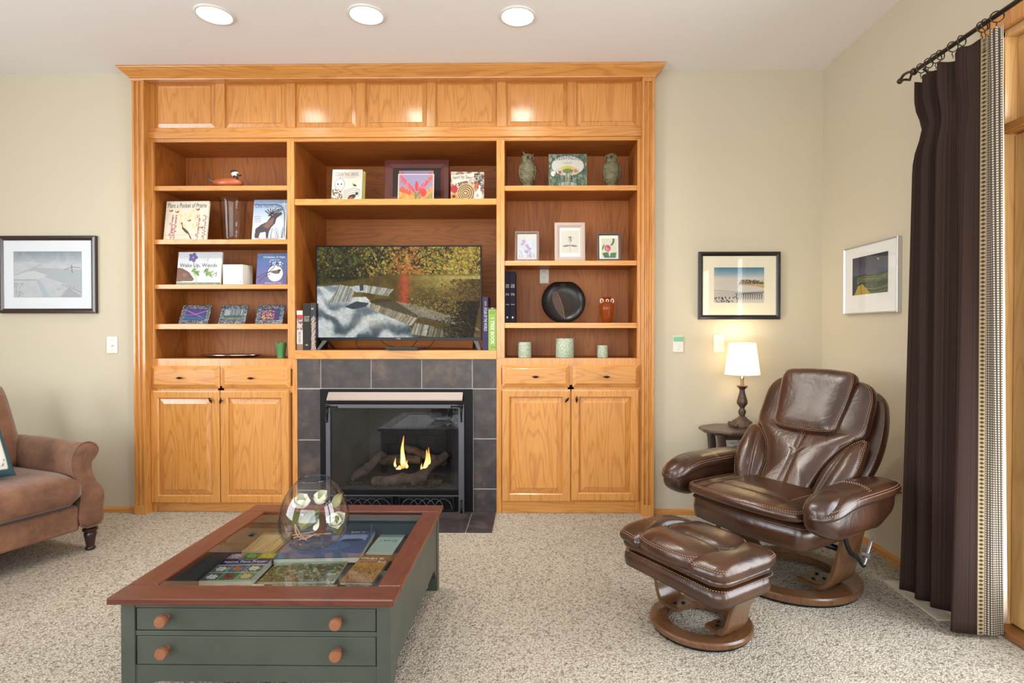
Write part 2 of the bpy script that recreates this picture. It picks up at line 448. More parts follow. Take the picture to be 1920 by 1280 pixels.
# carpet: looped pile
def carpet_mat():
    m, n, l, b = nt('carpet')
    tc = n.new('ShaderNodeTexCoord')
    vo = n.new('ShaderNodeTexVoronoi'); vo.inputs['Scale'].default_value = 150; vo.inputs['Randomness'].default_value = 1
    l.new(tc.outputs['Object'], vo.inputs['Vector'])
    r = n.new('ShaderNodeValToRGB'); l.new(vo.outputs['Distance'], r.inputs[0])
    r.color_ramp.elements[0].position = 0.18; r.color_ramp.elements[0].color = lin((204, 196, 182))+(1,)
    r.color_ramp.elements[1].position = 0.82; r.color_ramp.elements[1].color = lin((150, 140, 124))+(1,)
    nz = n.new('ShaderNodeTexNoise'); nz.inputs['Scale'].default_value = 85; nz.inputs['Detail'].default_value = 4
    l.new(tc.outputs['Object'], nz.inputs['Vector'])
    sp = n.new('ShaderNodeValToRGB'); l.new(nz.outputs[0], sp.inputs[0])
    sp.color_ramp.elements[0].position = 0.34; sp.color_ramp.elements[0].color = (0.55, 0.52, 0.48, 1)
    sp.color_ramp.elements[1].position = 0.47; sp.color_ramp.elements[1].color = (1, 1, 1, 1)
    n2 = n.new('ShaderNodeTexNoise'); n2.inputs['Scale'].default_value = 1.6; n2.inputs['Detail'].default_value = 3
    l.new(tc.outputs['Object'], n2.inputs['Vector'])
    mr = n.new('ShaderNodeMapRange'); mr.inputs[1].default_value = 0.3; mr.inputs[2].default_value = 0.7
    mr.inputs[3].default_value = 0.93; mr.inputs[4].default_value = 1.06
    l.new(n2.outputs[0], mr.inputs[0])
    mx = n.new('ShaderNodeMix'); mx.data_type = 'RGBA'; mx.blend_type = 'MULTIPLY'; mx.inputs[0].default_value = 1
    l.new(r.outputs[0], mx.inputs[6]); l.new(sp.outputs[0], mx.inputs[7])
    hs = n.new('ShaderNodeHueSaturation'); l.new(mx.outputs[2], hs.inputs['Color']); l.new(mr.outputs[0], hs.inputs['Value'])
    l.new(hs.outputs[0], b.inputs['Base Color']); b.inputs['Roughness'].default_value = 0.95
    b.inputs['Specular IOR Level'].default_value = 0.1
    mt = n.new('ShaderNodeMath'); mt.operation = 'MULTIPLY_ADD'; mt.inputs[1].default_value = -1.0
    l.new(vo.outputs['Distance'], mt.inputs[0]); l.new(nz.outputs[0], mt.inputs[2])
    bp = n.new('ShaderNodeBump'); bp.inputs['Strength'].default_value = 0.7; bp.inputs['Distance'].default_value = 0.006
    l.new(mt.outputs[0], bp.inputs['Height']); l.new(bp.outputs[0], b.inputs['Normal'])
    return m
xpl0, xpl1 = ax(250, YP), ax(272, YP); xpr0, xpr1 = ax(1204, YP), ax(1226.5, YP)
S('floor', MB().box(XL, XR+0.16, YB, YW+0.7, -0.1, 0), carpet_mat())
S('ceiling', MB().box(XL, XR, YB, YW+0.7, ZC, ZC+0.1), m_ceil)
S('wall_back', MB().box(XL, xpl1-0.03, YW, YW+0.12, 0, ZC).box(xpr0+0.03, XR, YW, YW+0.12, 0, ZC).box(XL, XR, 4.15, 4.25, 0, ZC), m_wall)
DY0, DY1, DZ1 = 0.25, 2.15, 2.25
S('wall_right', MB().box(XR, XR+0.14, DY1, YW+0.7, 0, ZC).box(XR, XR+0.14, YB, DY0, 0, ZC).box(XR, XR+0.14, DY0, DY1, DZ1, ZC), m_wall)
S('wall_left', MB().box(XL-0.12, XL, YB, -0.7, 0, ZC).box(XL-0.12, XL, 1.3, YW+0.7, 0, ZC).box(XL-0.12, XL, -0.7, 1.3, 0, 0.5).box(XL-0.12, XL, -0.7, 1.3, 2.5, ZC), m_wall)
S('wall_rear', MB().box(XL, -3.2, YB-0.12, YB, 0, ZC).box(1.4, XR+0.14, YB-0.12, YB, 0, ZC).box(-3.2, 1.4, YB-0.12, YB, 0, 0.5).box(-3.2, 1.4, YB-0.12, YB, 2.5, ZC), m_wall)
# windows out of view that let the daylight in
def wframe(horiz, a0, a1, z0, z1, c, nb):
    mb = MB(); t = 0.05
    def B(p0, p1, q0, q1):
        if horiz: mb.box(p0, p1, c, c+0.06, q0, q1)
        else: mb.box(c, c+0.06, p0, p1, q0, q1)
    B(a0, a1, z0, z0+t); B(a0, a1, z1-t, z1)
    for i in range(nb+1):
        x = a0+(a1-a0-t)*i/nb; B(x, x+t, z0+t, z1-t)
    return mb
S('window_1', wframe(True, -3.2, 1.4, 0.5, 2.5, YB-0.11, 4), oak_v)
S('window_2', wframe(False, -0.7, 1.3, 0.5, 2.5, XL-0.11, 2), oak_v)
# baseboards
hb = az(949.5, YW, 220)
def bb(name, x0, x1, y0, y1, nx, ny):
    """moulded board running along x (ny=-1) or y (nx=-1)"""
    prof = [(0, 0), (0.014, 0), (0.014, hb*0.72), (0.010, hb*0.82), (0.009, hb*0.93), (0.004, hb), (0, hb)]
    if ny: L = [[(x, y0-d, z) for d, z in prof] for x in (x0, x1)]
    else: L = [[(x0-d*nx, y, z) for d, z in prof] for y in (y0, y1)]
    return S(name, MB().loops(L), oak_h if ny else oak_y)
bb('baseboard_left', XL, xpl0, YW, YW, 0, -1)
bb('baseboard_right', xpr1, XR-0.014, YW, YW, 0, -1)
bb('baseboard_side', XR, XR, 2.23, YW, 1, 0)

# ------------------------------------------------ glass door with its transom in the right wall
def oakb(mb): return mb
cas = MB()
cas.box(XR-0.02, XR, DY1+0.002, DY1+0.075, 0, DZ1+0.06).box(XR-0.02, XR, DY0-0.075, DY0-0.002, 0, DZ1+0.06).box(XR-0.02, XR, DY0-0.002, DY1+0.002, DZ1, DZ1+0.06)
S('trim_1', cas, oak_v, bevel=0.004)
S('trim_2', MB().box(XR-0.026, XR, DY0-0.09, DY1+0.09, DZ1+0.06, DZ1+0.075), oak_y, bevel=0.003)
jb = MB().box(XR, XR+0.14, DY1-0.022, DY1, 0, DZ1).box(XR, XR+0.14, DY0, DY0+0.022, 0, DZ1).box(XR, XR+0.14, DY0, DY1, DZ1-0.022, DZ1)
d1 = empty('door_1', (XR+0.05, (DY0+DY1)/2, 0), kind='structure')
obj('door_jamb', jb, oak_lit, d1, bevel=0.002)
obj('threshold', MB().box(XR-0.03, XR+0.14, DY0, DY1, 0, 0.025), wood('walnut_sill', 1, (140, 92, 52), (98, 58, 30)), d1, bevel=0.004)
ym = (DY0+DY1)/2
for (a, b_) in ((ym, DY1-0.026), (DY0+0.026, ym)):
    mb = MB(); t = 0.085; z0, z1 = 0.03, 1.86
    mb.box(XR+0.035, XR+0.08, a, a+t, z0, z1).box(XR+0.035, XR+0.08, b_-t, b_, z0, z1)
    mb.box(XR+0.035, XR+0.08, a+t, b_-t, z0, z0+0.17).box(XR+0.035, XR+0.08, a+t, b_-t, z1-0.09, z1)
    lf = obj('door_leaf', mb, oak_lit, d1, bevel=0.003)
    bd = MB()
    for q in ((a+t, a+t+0.012, z0+0.17, z1-0.09), (b_-t-0.012, b_-t, z0+0.17, z1-0.09), (a+t+0.012, b_-t-0.012, z0+0.17, z0+0.182), (a+t+0.012, b_-t-0.012, z1-0.102, z1-0.09)):
        bd.box(XR+0.03, XR+0.036, q[0], q[1], q[2], q[3])
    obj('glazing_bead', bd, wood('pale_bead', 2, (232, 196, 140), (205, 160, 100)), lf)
    obj('pane', MB().box(XR+0.05, XR+0.056, a+t, b_-t, z0+0.17, z1-0.09), glass_thin('window_glass'), lf)
obj('door_handle', MB().tube([(XR+0.035, ym+0.05, 0.95), (XR-0.01, ym+0.05, 0.95), (XR-0.01, ym+0.05, 1.08), (XR+0.035, ym+0.05, 1.08)], 0.008), mat('brass', (170, 130, 60), 0.3, 1), d1, smooth=True)
w3 = empty('window_3', (XR+0.05, ym, 1.88), kind='structure')
mb = MB().box(XR+0.0, XR+0.14, DY0+0.022, DY1-0.022, 1.865, 1.905)
mb.box(XR-0.012, XR, DY0, DY1, 1.868, 1.90)
obj('window_sill', mb, oak_y, w3, bevel=0.003)
for (a, b_) in ((ym+0.01, DY1-0.022), (DY0+0.022, ym-0.01)):
    mb = MB(); t = 0.045; z0, z1 = 1.905, DZ1-0.022
    for q in ((a, a+t, z0, z1), (b_-t, b_, z0, z1), (a+t, b_-t, z0, z0+t), (a+t, b_-t, z1-t, z1)):
        mb.box(XR+0.045, XR+0.09, q[0], q[1], q[2], q[3])
    obj('sash', mb, oak_lit, w3, bevel=0.003)
    obj('pane', MB().box(XR+0.06, XR+0.066, a+t, b_-t, z0+t, z1-t), glass_thin('window_glass'), w3)
# outside the glass door
S('ground', MB().box(XR+0.2, 40, -30, 40, -0.35, -0.25), mat('lawn', (96, 128, 62), 0.9, mottle=(3, 0.35)))
S('terrace', MB().box(XR+0.16, 5.0, -3, 6, -0.25, -0.04), mat('deck_stone', (178, 172, 160), 0.8, mottle=(4, 0.15)))

# ================================================================== BUILT-IN WALL UNIT
def pilaster(name, x0, x1):
    w = x1-x0; zt = az(152, YP, (250 if x0 < -1 else 1215)); zb = az(947, YP, (250 if x0 < -1 else 1215)); ztop = az(147, YP, 260)
    S_ = [x0]; mb = MB()
    # plan of the fluted stretch
    pl = [(x0, YP+0.10), (x0, YP)]
    for c in (0.30, 0.66):
        cx = x0+w*c; r = w*0.14
        pl += [(cx-r, YP)]+[(cx-r*math.cos(PI*k/8), YP+r*1.3*math.sin(PI*k/8)) for k in range(1, 8)]+[(cx+r, YP)]
    pl += [(x1, YP), (x1, YP+0.10)]
    mb.loops([[(x, y, z) for x, y in reversed(pl)] for z in (zb, zt)])
    mb.box(x0, x1, YP, YP+0.10, 0, zb).box(x0, x1, YP, YP+0.10, zt, ztop+0.06)
    return S(name, mb, oak_v)
pilaster('trim_3', xpl0, xpl1); pilaster('trim_4', xpr0, xpr1)
# crown moulding with mitred returns
zb = az(150, YP, 250); cp = 0.062; zt = ZC-0.001; hh = zt-zb
prof = [(0.0, 0), (0.004, 0.0), (0.006, .10), (0.012, .16), (0.012, .22), (0.018, .30), (0.030, .46), (0.046, .66), (0.052, .78), (0.058, .84), (0.060, .90), (cp, .92), (cp, 1)]
mb = MB(); L = []
for d, t in prof:
    z = zb+hh*t
    L.append([(xpl0-d*0.85, YW-0.0005, z), (xpl0-d*0.85, YP-d, z), (xpr1+d*0.85, YP-d, z), (xpr1+d*0.85, YW-0.0005, z)])
mb.loops(L, closed=False)
mb.box(xpl0, xpr1, YP, YW+0.05, zb, zt)
mb.box(xpl1, xpr0, YP+0.0, YP+0.06, az(156-11, YP, 700), zb+0.001)
S('crown_moulding', mb, oak_h)

# ---- panelled header
zh1 = az(143, YF, 730); zh0 = az(262, YF, 730)
xi0, xi1 = ax(272, YF)-0.02, ax(1204, YF)+0.02
hd = empty('panelled_header', ((xi0+xi1)/2, YF, zh0), 'oak header of seven raised panels under the crown moulding', 'cabinet')
pxs = [(289, 403.5), (421, 536), (553, 668), (685, 800.5), (816.5, 932), (949, 1064.5), (1080.5, 1194)]
zp1, zp0 = az(151, YF, 730), az(238, YF, 730)
xs = [xi0+0.012]+[v for p in pxs for v in (ax(p[0], YF, 200), ax(p[1], YF, 200))]+[xi1-0.012]
for i in range(0, len(xs), 2): obj('stile', MB().box(xs[i], xs[i+1], YF, YF+0.02, zp0, zp1), oak_v, hd, bevel=0.002)
obj('rail', MB().box(xs[0], xs[-1], YF, YF+0.02, zp1, zb+0.02), oak_h, hd, bevel=0.002)
obj('rail', MB().box(xs[0], xs[-1], YF, YF+0.02, zh0, zp0), oak_h, hd, bevel=0.002)
obj('ledge', MB().box(xs[0], xs[-1], YF-0.012, YF, az(258, YF, 730), az(246, YF, 730)), oak_h, hd, bevel=0.004)
for i, (a, b_) in enumerate(pxs):
    x0, x1 = ax(a, YF, 200), ax(b_, YF, 200)
    mb = rects(MB(), x0, x1, zp0, zp1, [(0.0, -0.016), (0.0, -0.013), (0.004, -0.013), (0.028, -0.003), (0.0285, 0.002), (0.031, 0.002)], YF)
    obj('panel', mb, oak_panel, hd)

def raised_door(root, x0, x1, z0, z1, fw=0.055, handle=None, hrot=0):
    Yd = YF-0.019
    fr = rects(MB(), x0, x1, z0, z1, [(0, -0.018), (0, 0.014), (0.004, 0.0185), (0.009, 0.019), (fw-0.006, 0.019), (fw, 0.013), (fw, 0.004)], YF, cap=False)
    d = obj('door', fr, oak_v, root)
    pn = rects(MB(), x0+fw-0.001, x1-fw+0.001, z0+fw-0.001, z1-fw+0.001, [(0, 0.004), (0.006, 0.006), (0.034, 0.015), (0.036, 0.0175), (0.038, 0.0175)], YF)
    obj('panel', pn, oak_panel, d)
    pull(handle, d, hrot)
    return d
m_iron = mat('wrought_iron', (38, 30, 27), 0.4, 0.8, bump=(200, 0.5, 0.001))
def pull(c, parent, rot):
    """leaf-shaped iron pull"""
    cx, cz = c; mb = MB(); r = math.radians(rot)
    Yh = YF-0.019
    mb.tube([(cx, Yh, cz), (cx, Yh-0.016, cz)], 0.0035, 8)
    secs = []
    for k in range(9):
        t = -1+2*k/8; a = t*0.022; w = 0.0075*max(0.08, (1-abs(t)**1.6))
        secs.append(((cx+a*math.cos(r), Yh-0.018, cz+a*math.sin(r)), (-math.sin(r)*w, 0, math.cos(r)*w), (0, w*0.55, 0)))
    loft(mb, secs, 10, 2)
    obj('handle', mb, m_iron, parent, smooth=60)
def drawer(root, x0, x1, z0, z1, c):
    mb = rects(MB(), x0, x1, z0, z1, [(0, -0.015), (0, 0.006), (0.002, 0.008), (0.022, 0.018), (0.024, 0.0195), (0.026, 0.0195)], YF)
    d = obj('drawer', mb, oak_h, root); pull(c, d, 0); return d
def base_cabinet(side, x0, x1, ztop, drw, drs, label):
    cx = (x0+x1)/2
    r = empty('base_cabinet', (cx, YF, 0), label, 'cabinet')
    zt = drw[0][3]
    # face frame behind the fronts, carcass, toe board
    xin0, xin1 = x0+0.03, x1-0.03
    mb = MB().box(x0, xin0, YF, YF+0.02, 0, ztop).box(xin1, x1, YF, YF+0.02, 0, ztop)
    mb.box(xin0, xin1, YF, YF+0.02, drw[0][3]-0.02, ztop)
    mid = (drs[0][1]+drs[1][0])/2
    mb.box(mid-0.02, mid+0.02, YF, YF+0.02, 0.06, drw[0][3]-0.02)
    mb.box(xin0, xin1, YF, YF+0.02, drs[0][3]-0.015, drw[0][2]+0.015)
    obj('face_frame', mb, oak_v, r, bevel=0.0015)
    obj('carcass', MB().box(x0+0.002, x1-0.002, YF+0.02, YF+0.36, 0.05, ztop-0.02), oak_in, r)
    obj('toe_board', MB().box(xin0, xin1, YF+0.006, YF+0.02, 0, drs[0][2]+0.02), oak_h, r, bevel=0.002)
    obj('top_board', MB().box(x0, x1, YF+0.002, YF+0.345, ztop-0.02, ztop+0.0), oak_in_shade_h, r)
    for q in drw: drawer(r, *q)
    for q in drs: raised_door(r, *q)
    return r
xl0, xl1 = ax(273.5, YF, 800), ax(557, YF, 700)
xr0, xr1 = ax(931, YF, 700), ax(1203.5, YF, 800)
xl0 = xpl1; xr1 = xpr0
ZL = az(672, YF, 400); ZR = az(671, YF, 1070)
def D(a, b_, y1, y0, hx, hy, rot=None):
    q = (ax(a, YF-.02, (y0+y1)/2), ax(b_, YF-.02, (y0+y1)/2), az(y0, YF-.02, (a+b_)/2), az(y1, YF-.02, (a+b_)/2))
    h = (ax(hx, YF-.02, hy), az(hy, YF-.02, hx))
    return q+((h,) if rot is None else (0.05, h, rot))
base_cabinet(0, xl0, xl1, ZL, [D(281, 409.5, 686, 728, 339, 708), D(414, 542.5, 686, 728, 472, 708.5)],
             [D(282, 411.5, 732, 943, 397, 750, -60), D(412.5, 541.5, 732, 943, 416, 751, 80)], 'oak base cabinet left of the fireplace')
base_cabinet(1, xr0, xr1, ZR, [D(941, 1068, 684, 726, 1004, 706), D(1073.5, 1199, 684, 726, 1137, 706)],
             [D(941, 1069.8, 730, 940.5, 1063, 749, 50), D(1071.2, 1198, 730, 939, 1081, 748, 88)], 'oak base cabinet right of the fireplace')

def bookcase(x0, x1, xo0, xo1, zdeck, shelves, depth, label, pxm, zst=None):
    zst = zst or zdeck
    """x0..x1 outer face, xo0..xo1 opening"""
    r = empty('bookcase', ((x0+x1)/2, YF, zdeck), label, 'bookcase')
    ztop = az(264.5, YF, 730)
    obj('stile', MB().box(x0, xo0, YF, YF+0.02, zst, zh0), oak_v, r, bevel=0.002)
    obj('stile', MB().box(xo1, x1, YF, YF+0.02, zst, zh0), oak_v, r, bevel=0.002)
    obj('top_rail', MB().box(xo0, xo1, YF, YF+0.02, ztop, zh0), oak_h, r, bevel=0.002)
    yb = YF+depth
    obj('back_panel', MB().box(xo0-0.015, xo1+0.015, yb, yb+0.012, zdeck, zh0-0.001), oak_in if depth < 0.45 else oak_in_shade_h, r)
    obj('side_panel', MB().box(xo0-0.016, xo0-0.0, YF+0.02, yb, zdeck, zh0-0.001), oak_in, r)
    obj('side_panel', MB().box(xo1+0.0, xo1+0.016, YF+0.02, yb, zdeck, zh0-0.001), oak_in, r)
    obj('top_panel', MB().box(xo0, xo1, YF+0.02, yb, ztop+0.004, zh0-0.002), oak_in_shade_h, r)
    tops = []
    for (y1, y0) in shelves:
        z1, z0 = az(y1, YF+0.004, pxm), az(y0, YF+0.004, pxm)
        s = obj('shelf', MB().box(xo0, xo1, YF+0.022, yb, max(z1-0.02, z0+0.003), z1), oak_in_shade_h, r)
        obj('nosing', MB().box(xo0, xo1, YF+0.004, YF+0.024, z0, z1), oak_h, s, bevel=0.002)
        tops.append(z1)
    return r, tops
XA, XB = ax(538.5, YF, 450), ax(552, YF, 450)     # stile left | centre
XCc, XDd = ax(931, YF, 450), ax(946, YF, 450)      # stile centre | right
XM1 = (XA+XB)/2; XM2 = (XCc+XDd)/2
bl, zl = bookcase(xpl1, XM1, ax(288, YF, 450), XA, ZL, [(348, 357), (448.5, 457.5), (533, 541.5), (607, 617)], 0.33, 'left oak bookcase of five compartments', 415)
br, zr = bookcase(XM2, xpr0, XDd, ax(1195, YF, 450), ZR, [(347.5, 357), (488.5, 497.5), (605, 615)], 0.33, 'right oak bookcase of four compartments', 1070)
ZD = az(656.5, YF, 740); ZDb = az(673, YF, 740)
bc, zc = bookcase(XM1, XM2, XB, XCc, ZD, [(372.5, 384)], 0.54, 'oak television alcove above the fireplace', 740, ZL)
bc.name = 'media_alcove'; ORG[bc.name] = ORG['bookcase.002'] if 'bookcase.002' in ORG else Vector(bc.location)
bc['category'] = 'alcove'
obj('mantel_board', MB().box(XB, XCc, YF-0.006, YF+0.0225, ZDb, ZD), oak_h, bc, bevel=0.002)
obj('deck', MB().box(XB, XCc, YF+0.0225, YF+0.54, ZD-0.03, ZD), oak_in_shade_h, bc)
# ================================================================== FIREPLACE
xt0, xt1 = xl1+0.0, xr0-0.0
zt_top = ZDb
m_grout = mat('grout', (186, 180, 176), 0.9)
def slate(name, seed):
    if name in MATS: return MATS[name]
    m, n, l, b = nt(name)
    tc = n.new('ShaderNodeTexCoord'); oi = n.new('ShaderNodeObjectInfo'); va = n.new('ShaderNodeVectorMath'); va.operation = 'ADD'
    mu = n.new('ShaderNodeMath'); mu.operation = 'MULTIPLY'; mu.inputs[1].default_value = 30
    l.new(oi.outputs['Random'], mu.inputs[0]); l.new(tc.outputs['Object'], va.inputs[0]); l.new(mu.outputs[0], va.inputs[1])
    nz = n.new('ShaderNodeTexNoise'); nz.inputs['Scale'].default_value = 9; nz.inputs['Detail'].default_value = 8; nz.inputs['Roughness'].default_value = 0.65
    l.new(va.outputs[0], nz.inputs['Vector'])
    r = n.new('ShaderNodeValToRGB'); l.new(nz.outputs[0], r.inputs[0]); e = r.color_ramp.elements
    e[0].position = 0.3; e[0].color = lin((42, 36, 35))+(1,)
    e[1].position = 0.72; e[1].color = lin((96, 80, 68))+(1,)
    q = e.new(0.52); q.color = lin((62, 55, 57))+(1,)
    l.new(r.outputs[0], b.inputs['Base Color']); b.inputs['Roughness'].default_value = 0.38
    bp = n.new('ShaderNodeBump'); bp.inputs['Strength'].default_value = 0.35; bp.inputs['Distance'].default_value = 0.004
    l.new(nz.outputs[0], bp.inputs['Height']); l.new(bp.outputs[0], b.inputs['Normal'])
    MATS[name] = m; return m
m_slate = slate('slate_tile', 1)
ts = empty('tile_surround', ((xt0+xt1)/2, YF, 0), 'slate tile surround framing the gas fireplace', 'fireplace surround')
YT = YF+0.004
def fx(p, y=800): return ax(p, YT, y)
def fz(p, x=740): return az(p, YT, x)
ix0, ix1, iz1 = fx(602), fx(887), fz(729)
mb = MB().box(xt0, ix0, YT+0.004, YT+0.02, 0, zt_top).box(ix1, xt1, YT+0.004, YT+0.02, 0, zt_top).box(ix0, ix1, YT+0.004, YT+0.02, iz1, zt_top)
obj('grout', mb, m_grout, ts)
def tile(x0, x1, z0, z1): obj('tile', MB().box(x0, x1, YT, YT+0.012, z0, z1), m_slate, ts, bevel=0.0015)
g = 0.0028
cx = [xt0, fx(601, 700), fx(695.5, 700), fx(790.5, 700), fx(885.5, 700), xt1]
for i in range(5): tile(cx[i]+(g if i else 0), cx[i+1]-(g if i < 4 else 0), fz(728.3)+g, zt_top-0.002)
rows = [728.8, 824.5, 919, 965]
for i in range(3): tile(xt0, ix0-0.004, max(0.001, fz(rows[i+1], 570))+g, fz(rows[i], 570)-g)
rows = [728.8, 822.5, 916.5, 963]
for i in range(3): tile(ix1+0.004, xt1, max(0.001, fz(rows[i+1], 910))+g, fz(rows[i], 910)-g)
ht = empty('hearth', ((xt0+xt1)/2, 3.3, 0), kind='structure')
yh = at(900, 997.5, Z=0.006).y
obj('grout', MB().box(xt0, xt1, yh, YF+0.003, 0, 0.006), m_grout, ht)
hx = [xt0, xt0+0.14, xt0+0.45, xt0+0.765, ax(886, YF, 964), xt1]
for i in range(5):
    obj('tile', MB().box(hx[i]+0.002, hx[i+1]-0.002, yh, YF-0.002, 0.001, 0.011), m_slate, ht, bevel=0.0015)

fi = empty('gas_fireplace', ((ix0+ix1)/2, YF, 0), 'black gas fireplace insert with burning flames behind glass', 'fireplace')
YI = YF-0.012
def gx(p, y=840): return ax(p, YI, y)
def gz(p, x=740): return az(p, YI, x)
m_surr = mat('black_enamel', (12, 12, 14), 0.4, spec=.2)
m_gun = mat('gunmetal', (96, 96, 104), 0.4, 0.6)
m_rail = mat('hood_steel', (150, 138, 132), 0.5, 0.5)
A0, A1 = gx(613), gx(871)
zg1, zg0 = gz(764), gz(918)
zbt = 0.012
mb = MB().box(ix0, A0+0.01, YI, YI+0.03, zbt, iz1).box(A1-0.01, ix1, YI, YI+0.03, zbt, iz1).box(A0+0.01, A1-0.01, YI, YI+0.03, gz(757), iz1)
mb.box(A0+0.01, A1-0.01, YI+0.004, YI+0.03, zbt, gz(927))
obj('surround_plate', mb, m_surr, fi, bevel=0.002)
hp = [(YI-0.0, gz(735)), (YI-0.035, gz(747.5)), (YI-0.035, gz(749.5)), (YI-0.0, gz(740))]
obj('hood', MB().loops([[(x, y, z) for y, z in hp] for x in (gx(616, 740), gx(868, 740))]), m_rail, fi)
# framed glass door
Yd = YI-0.022
gx0, gx1 = gx(621.5), gx(860.5)
mb = MB().box(A0, gx0, Yd, YI, gz(958), gz(757)).box(gx1, A1, Yd, YI, gz(965), gz(757)).box(gx0, gx1, Yd, YI, gz(764.5), gz(757))
df = obj('door_frame', mb, m_gun, fi, bevel=0.003)
obj('lower_rail', MB().box(gx0, gx1, Yd+0.004, YI, gz(925), gz(917)), m_surr, fi, bevel=0.002)
obj('lower_trim', MB().box(gx0, gx1, Yd, YI, gz(928.2), gz(926)), m_gun, fi)
mb = MB().box(gx0, gx1, Yd, YI, gz(965.5), gz(958.5))
obj('bottom_bar', mb, m_gun, fi, bevel=0.003)
def bracket(cx, cz, sx, sz):
    mb = MB()
    mb.tube([(cx, Yd-0.004, cz), (cx+sx*0.055, Yd-0.004, cz-sz*0.003)], [0.008, 0.004], 8)
    mb.tube([(cx, Yd-0.004, cz), (cx+sx*0.001, Yd-0.006, cz-sz*0.04), (cx, Yd-0.004, cz-sz*0.09)], [0.009, 0.007, 0.004], 8)
    mb.ball((cx, Yd-0.006, cz), 0.012); mb.ball((cx+sx*0.06, Yd-0.003, cz-sz*0.003), 0.007); mb.ball((cx, Yd-0.003, cz-sz*0.092), 0.007)
    obj('corner_bracket', mb, m_black, df, smooth='all')
bracket(gx(616), gz(761), 1, 1); bracket(gx(866), gz(760), -1, 1); bracket(gx(866), gz(963), -1, -1); bracket(gx(616), gz(961), 1, -1)
obj('glass_pane', MB().box(gx0, gx1, YI-0.006, YI-0.003, zg0, zg1), glass_thin('fire_glass', (0.80, 0.81, 0.83), (0.6, 0.6, 0.6), ior=1.6), fi)
# firebox
m_fb = mat('firebox_liner', (66, 62, 60), 0.85, mottle=(6, 0.35), bump=(30, 0.4, 0.01))
x0, x1 = gx0-0.0, gx1+0.0; yb = YI+0.36; wt = 0.13
mb = MB()
mb.add([(x0, YI, zg0-.02), (x0+wt, yb, zg0-.02), (x0+wt, yb, zg1+.02), (x0, YI, zg1+.02)], [(0, 1, 2, 3)])
mb.add([(x0+wt, yb, zg0-.02), (x1-wt, yb, zg0-.02), (x1-wt, yb, zg1+.02), (x0+wt, yb, zg1+.02)], [(0, 1, 2, 3)])
mb.add([(x1-wt, yb, zg0-.02), (x1, YI, zg0-.02), (x1, YI, zg1+.02), (x1-wt, yb, zg1+.02)], [(0, 1, 2, 3)])
mb.add([(x0, YI, zg0+.0), (x1, YI, zg0+.0), (x1-wt, yb, zg0+.0), (x0+wt, yb, zg0+.0)], [(0, 1, 2, 3)])
mb.add([(x0, YI, zg1+.01), (x0+wt, yb, zg1+.01), (x1-wt, yb, zg1+.01), (x1, YI, zg1+.01)], [(0, 1, 2, 3)])
obj('firebox', mb, m_fb, fi)
for k in range(8):      # moulded firebrick courses of the rear wall
    z = zg0+0.03+k*0.062
    for j in range(4):
        w = (x1-x0-2*wt)/4; xo = (w/2 if k % 2 else 0)
        a = x0+wt+j*w+xo; b_ = min(a+w-0.006, x1-wt)
        if b_-a > 0.03: obj('brick', MB().box(a, b_, yb-0.006, yb-0.0005, z, z+0.056), m_fb, fi)
m_log = mat('ceramic_log', (106, 88, 74), 0.9, mottle=(12, 0.5), bump=(40, 0.9, 0.02))
def log(p0, p1, r, seed):
    P0, P1 = Vector(p0), Vector(p1); rnd = random.Random(seed); path = []; rad = []
    for k in range(10):
        t = k/9; p = P0.lerp(P1, t)+Vector((0, rnd.uniform(-.006, .006), rnd.uniform(-.008, .008))); path.append(p)
        rad.append(r*rnd.uniform(.85, 1.12)*(0.9 if k in (0, 9) else 1))
    obj('log', MB().tube(path, rad, 12), m_log, fi, smooth=50)
def fp(px, py, dy=0.14):  # point inside the firebox behind a pixel of its glass
    return at(px, py, Y=YI+dy)
log(fp(652, 905, .2), fp(722, 848, .24), 0.030, 1)
log(fp(700, 905, .10), fp(800, 893, .12), 0.036, 2)
log(fp(790, 862, .26), fp(716, 862, .26), 0.034, 3)
log(fp(772, 905, .08), fp(838, 850, .22), 0.030, 4)
log(fp(830, 908, .16), fp(770, 905, .16), 0.030, 5)
log(fp(760, 838, .29), fp(836, 868, .25), 0.026, 6)
mb = MB(); rnd = random.Random(3)
for k in range(90):
    p = fp(rnd.uniform(640, 845), 915, rnd.uniform(.05, .3)); mb.ball((p.x, p.y, zg0+0.008), rnd.uniform(.006, .014), None, rnd.uniform(.005, .011), 6, 4)
obj('ember_bed', mb, mat('lava_rock', (44, 38, 36), 0.95), fi, kind='stuff')
def flame_mat():
    m, n, l, b = nt('flame'); n.remove(b)
    g = n.new('ShaderNodeTexCoord'); sx = n.new('ShaderNodeSeparateXYZ'); l.new(g.outputs['Generated'], sx.inputs[0])
    r = n.new('ShaderNodeValToRGB'); l.new(sx.outputs['Z'], r.inputs[0]); e = r.color_ramp.elements
    e[0].position = 0.0; e[0].color = (1.0, 0.32, 0.05, 1); e[1].position = 1.0; e[1].color = (1.0, 0.30, 0.04, 1)
    q = e.new(0.25); q.color = (1.0, 0.78, 0.36, 1); q = e.new(0.6); q.color = (1.0, 0.58, 0.16, 1)
    em = n.new('ShaderNodeEmission'); em.inputs[1].default_value = 3.2; l.new(r.outputs[0], em.inputs[0])
    tr = n.new('ShaderNodeBsdfTransparent'); lw = n.new('ShaderNodeLayerWeight'); lw.inputs[0].default_value = 0.55
    mx = n.new('ShaderNodeMixShader'); l.new(lw.outputs['Facing'], mx.inputs[0]); l.new(em.outputs[0], mx.inputs[1]); l.new(tr.outputs[0], mx.inputs[2])
    l.new(mx.outputs[0], n['Material Output'].inputs[0]); return m
m_flame = flame_mat()
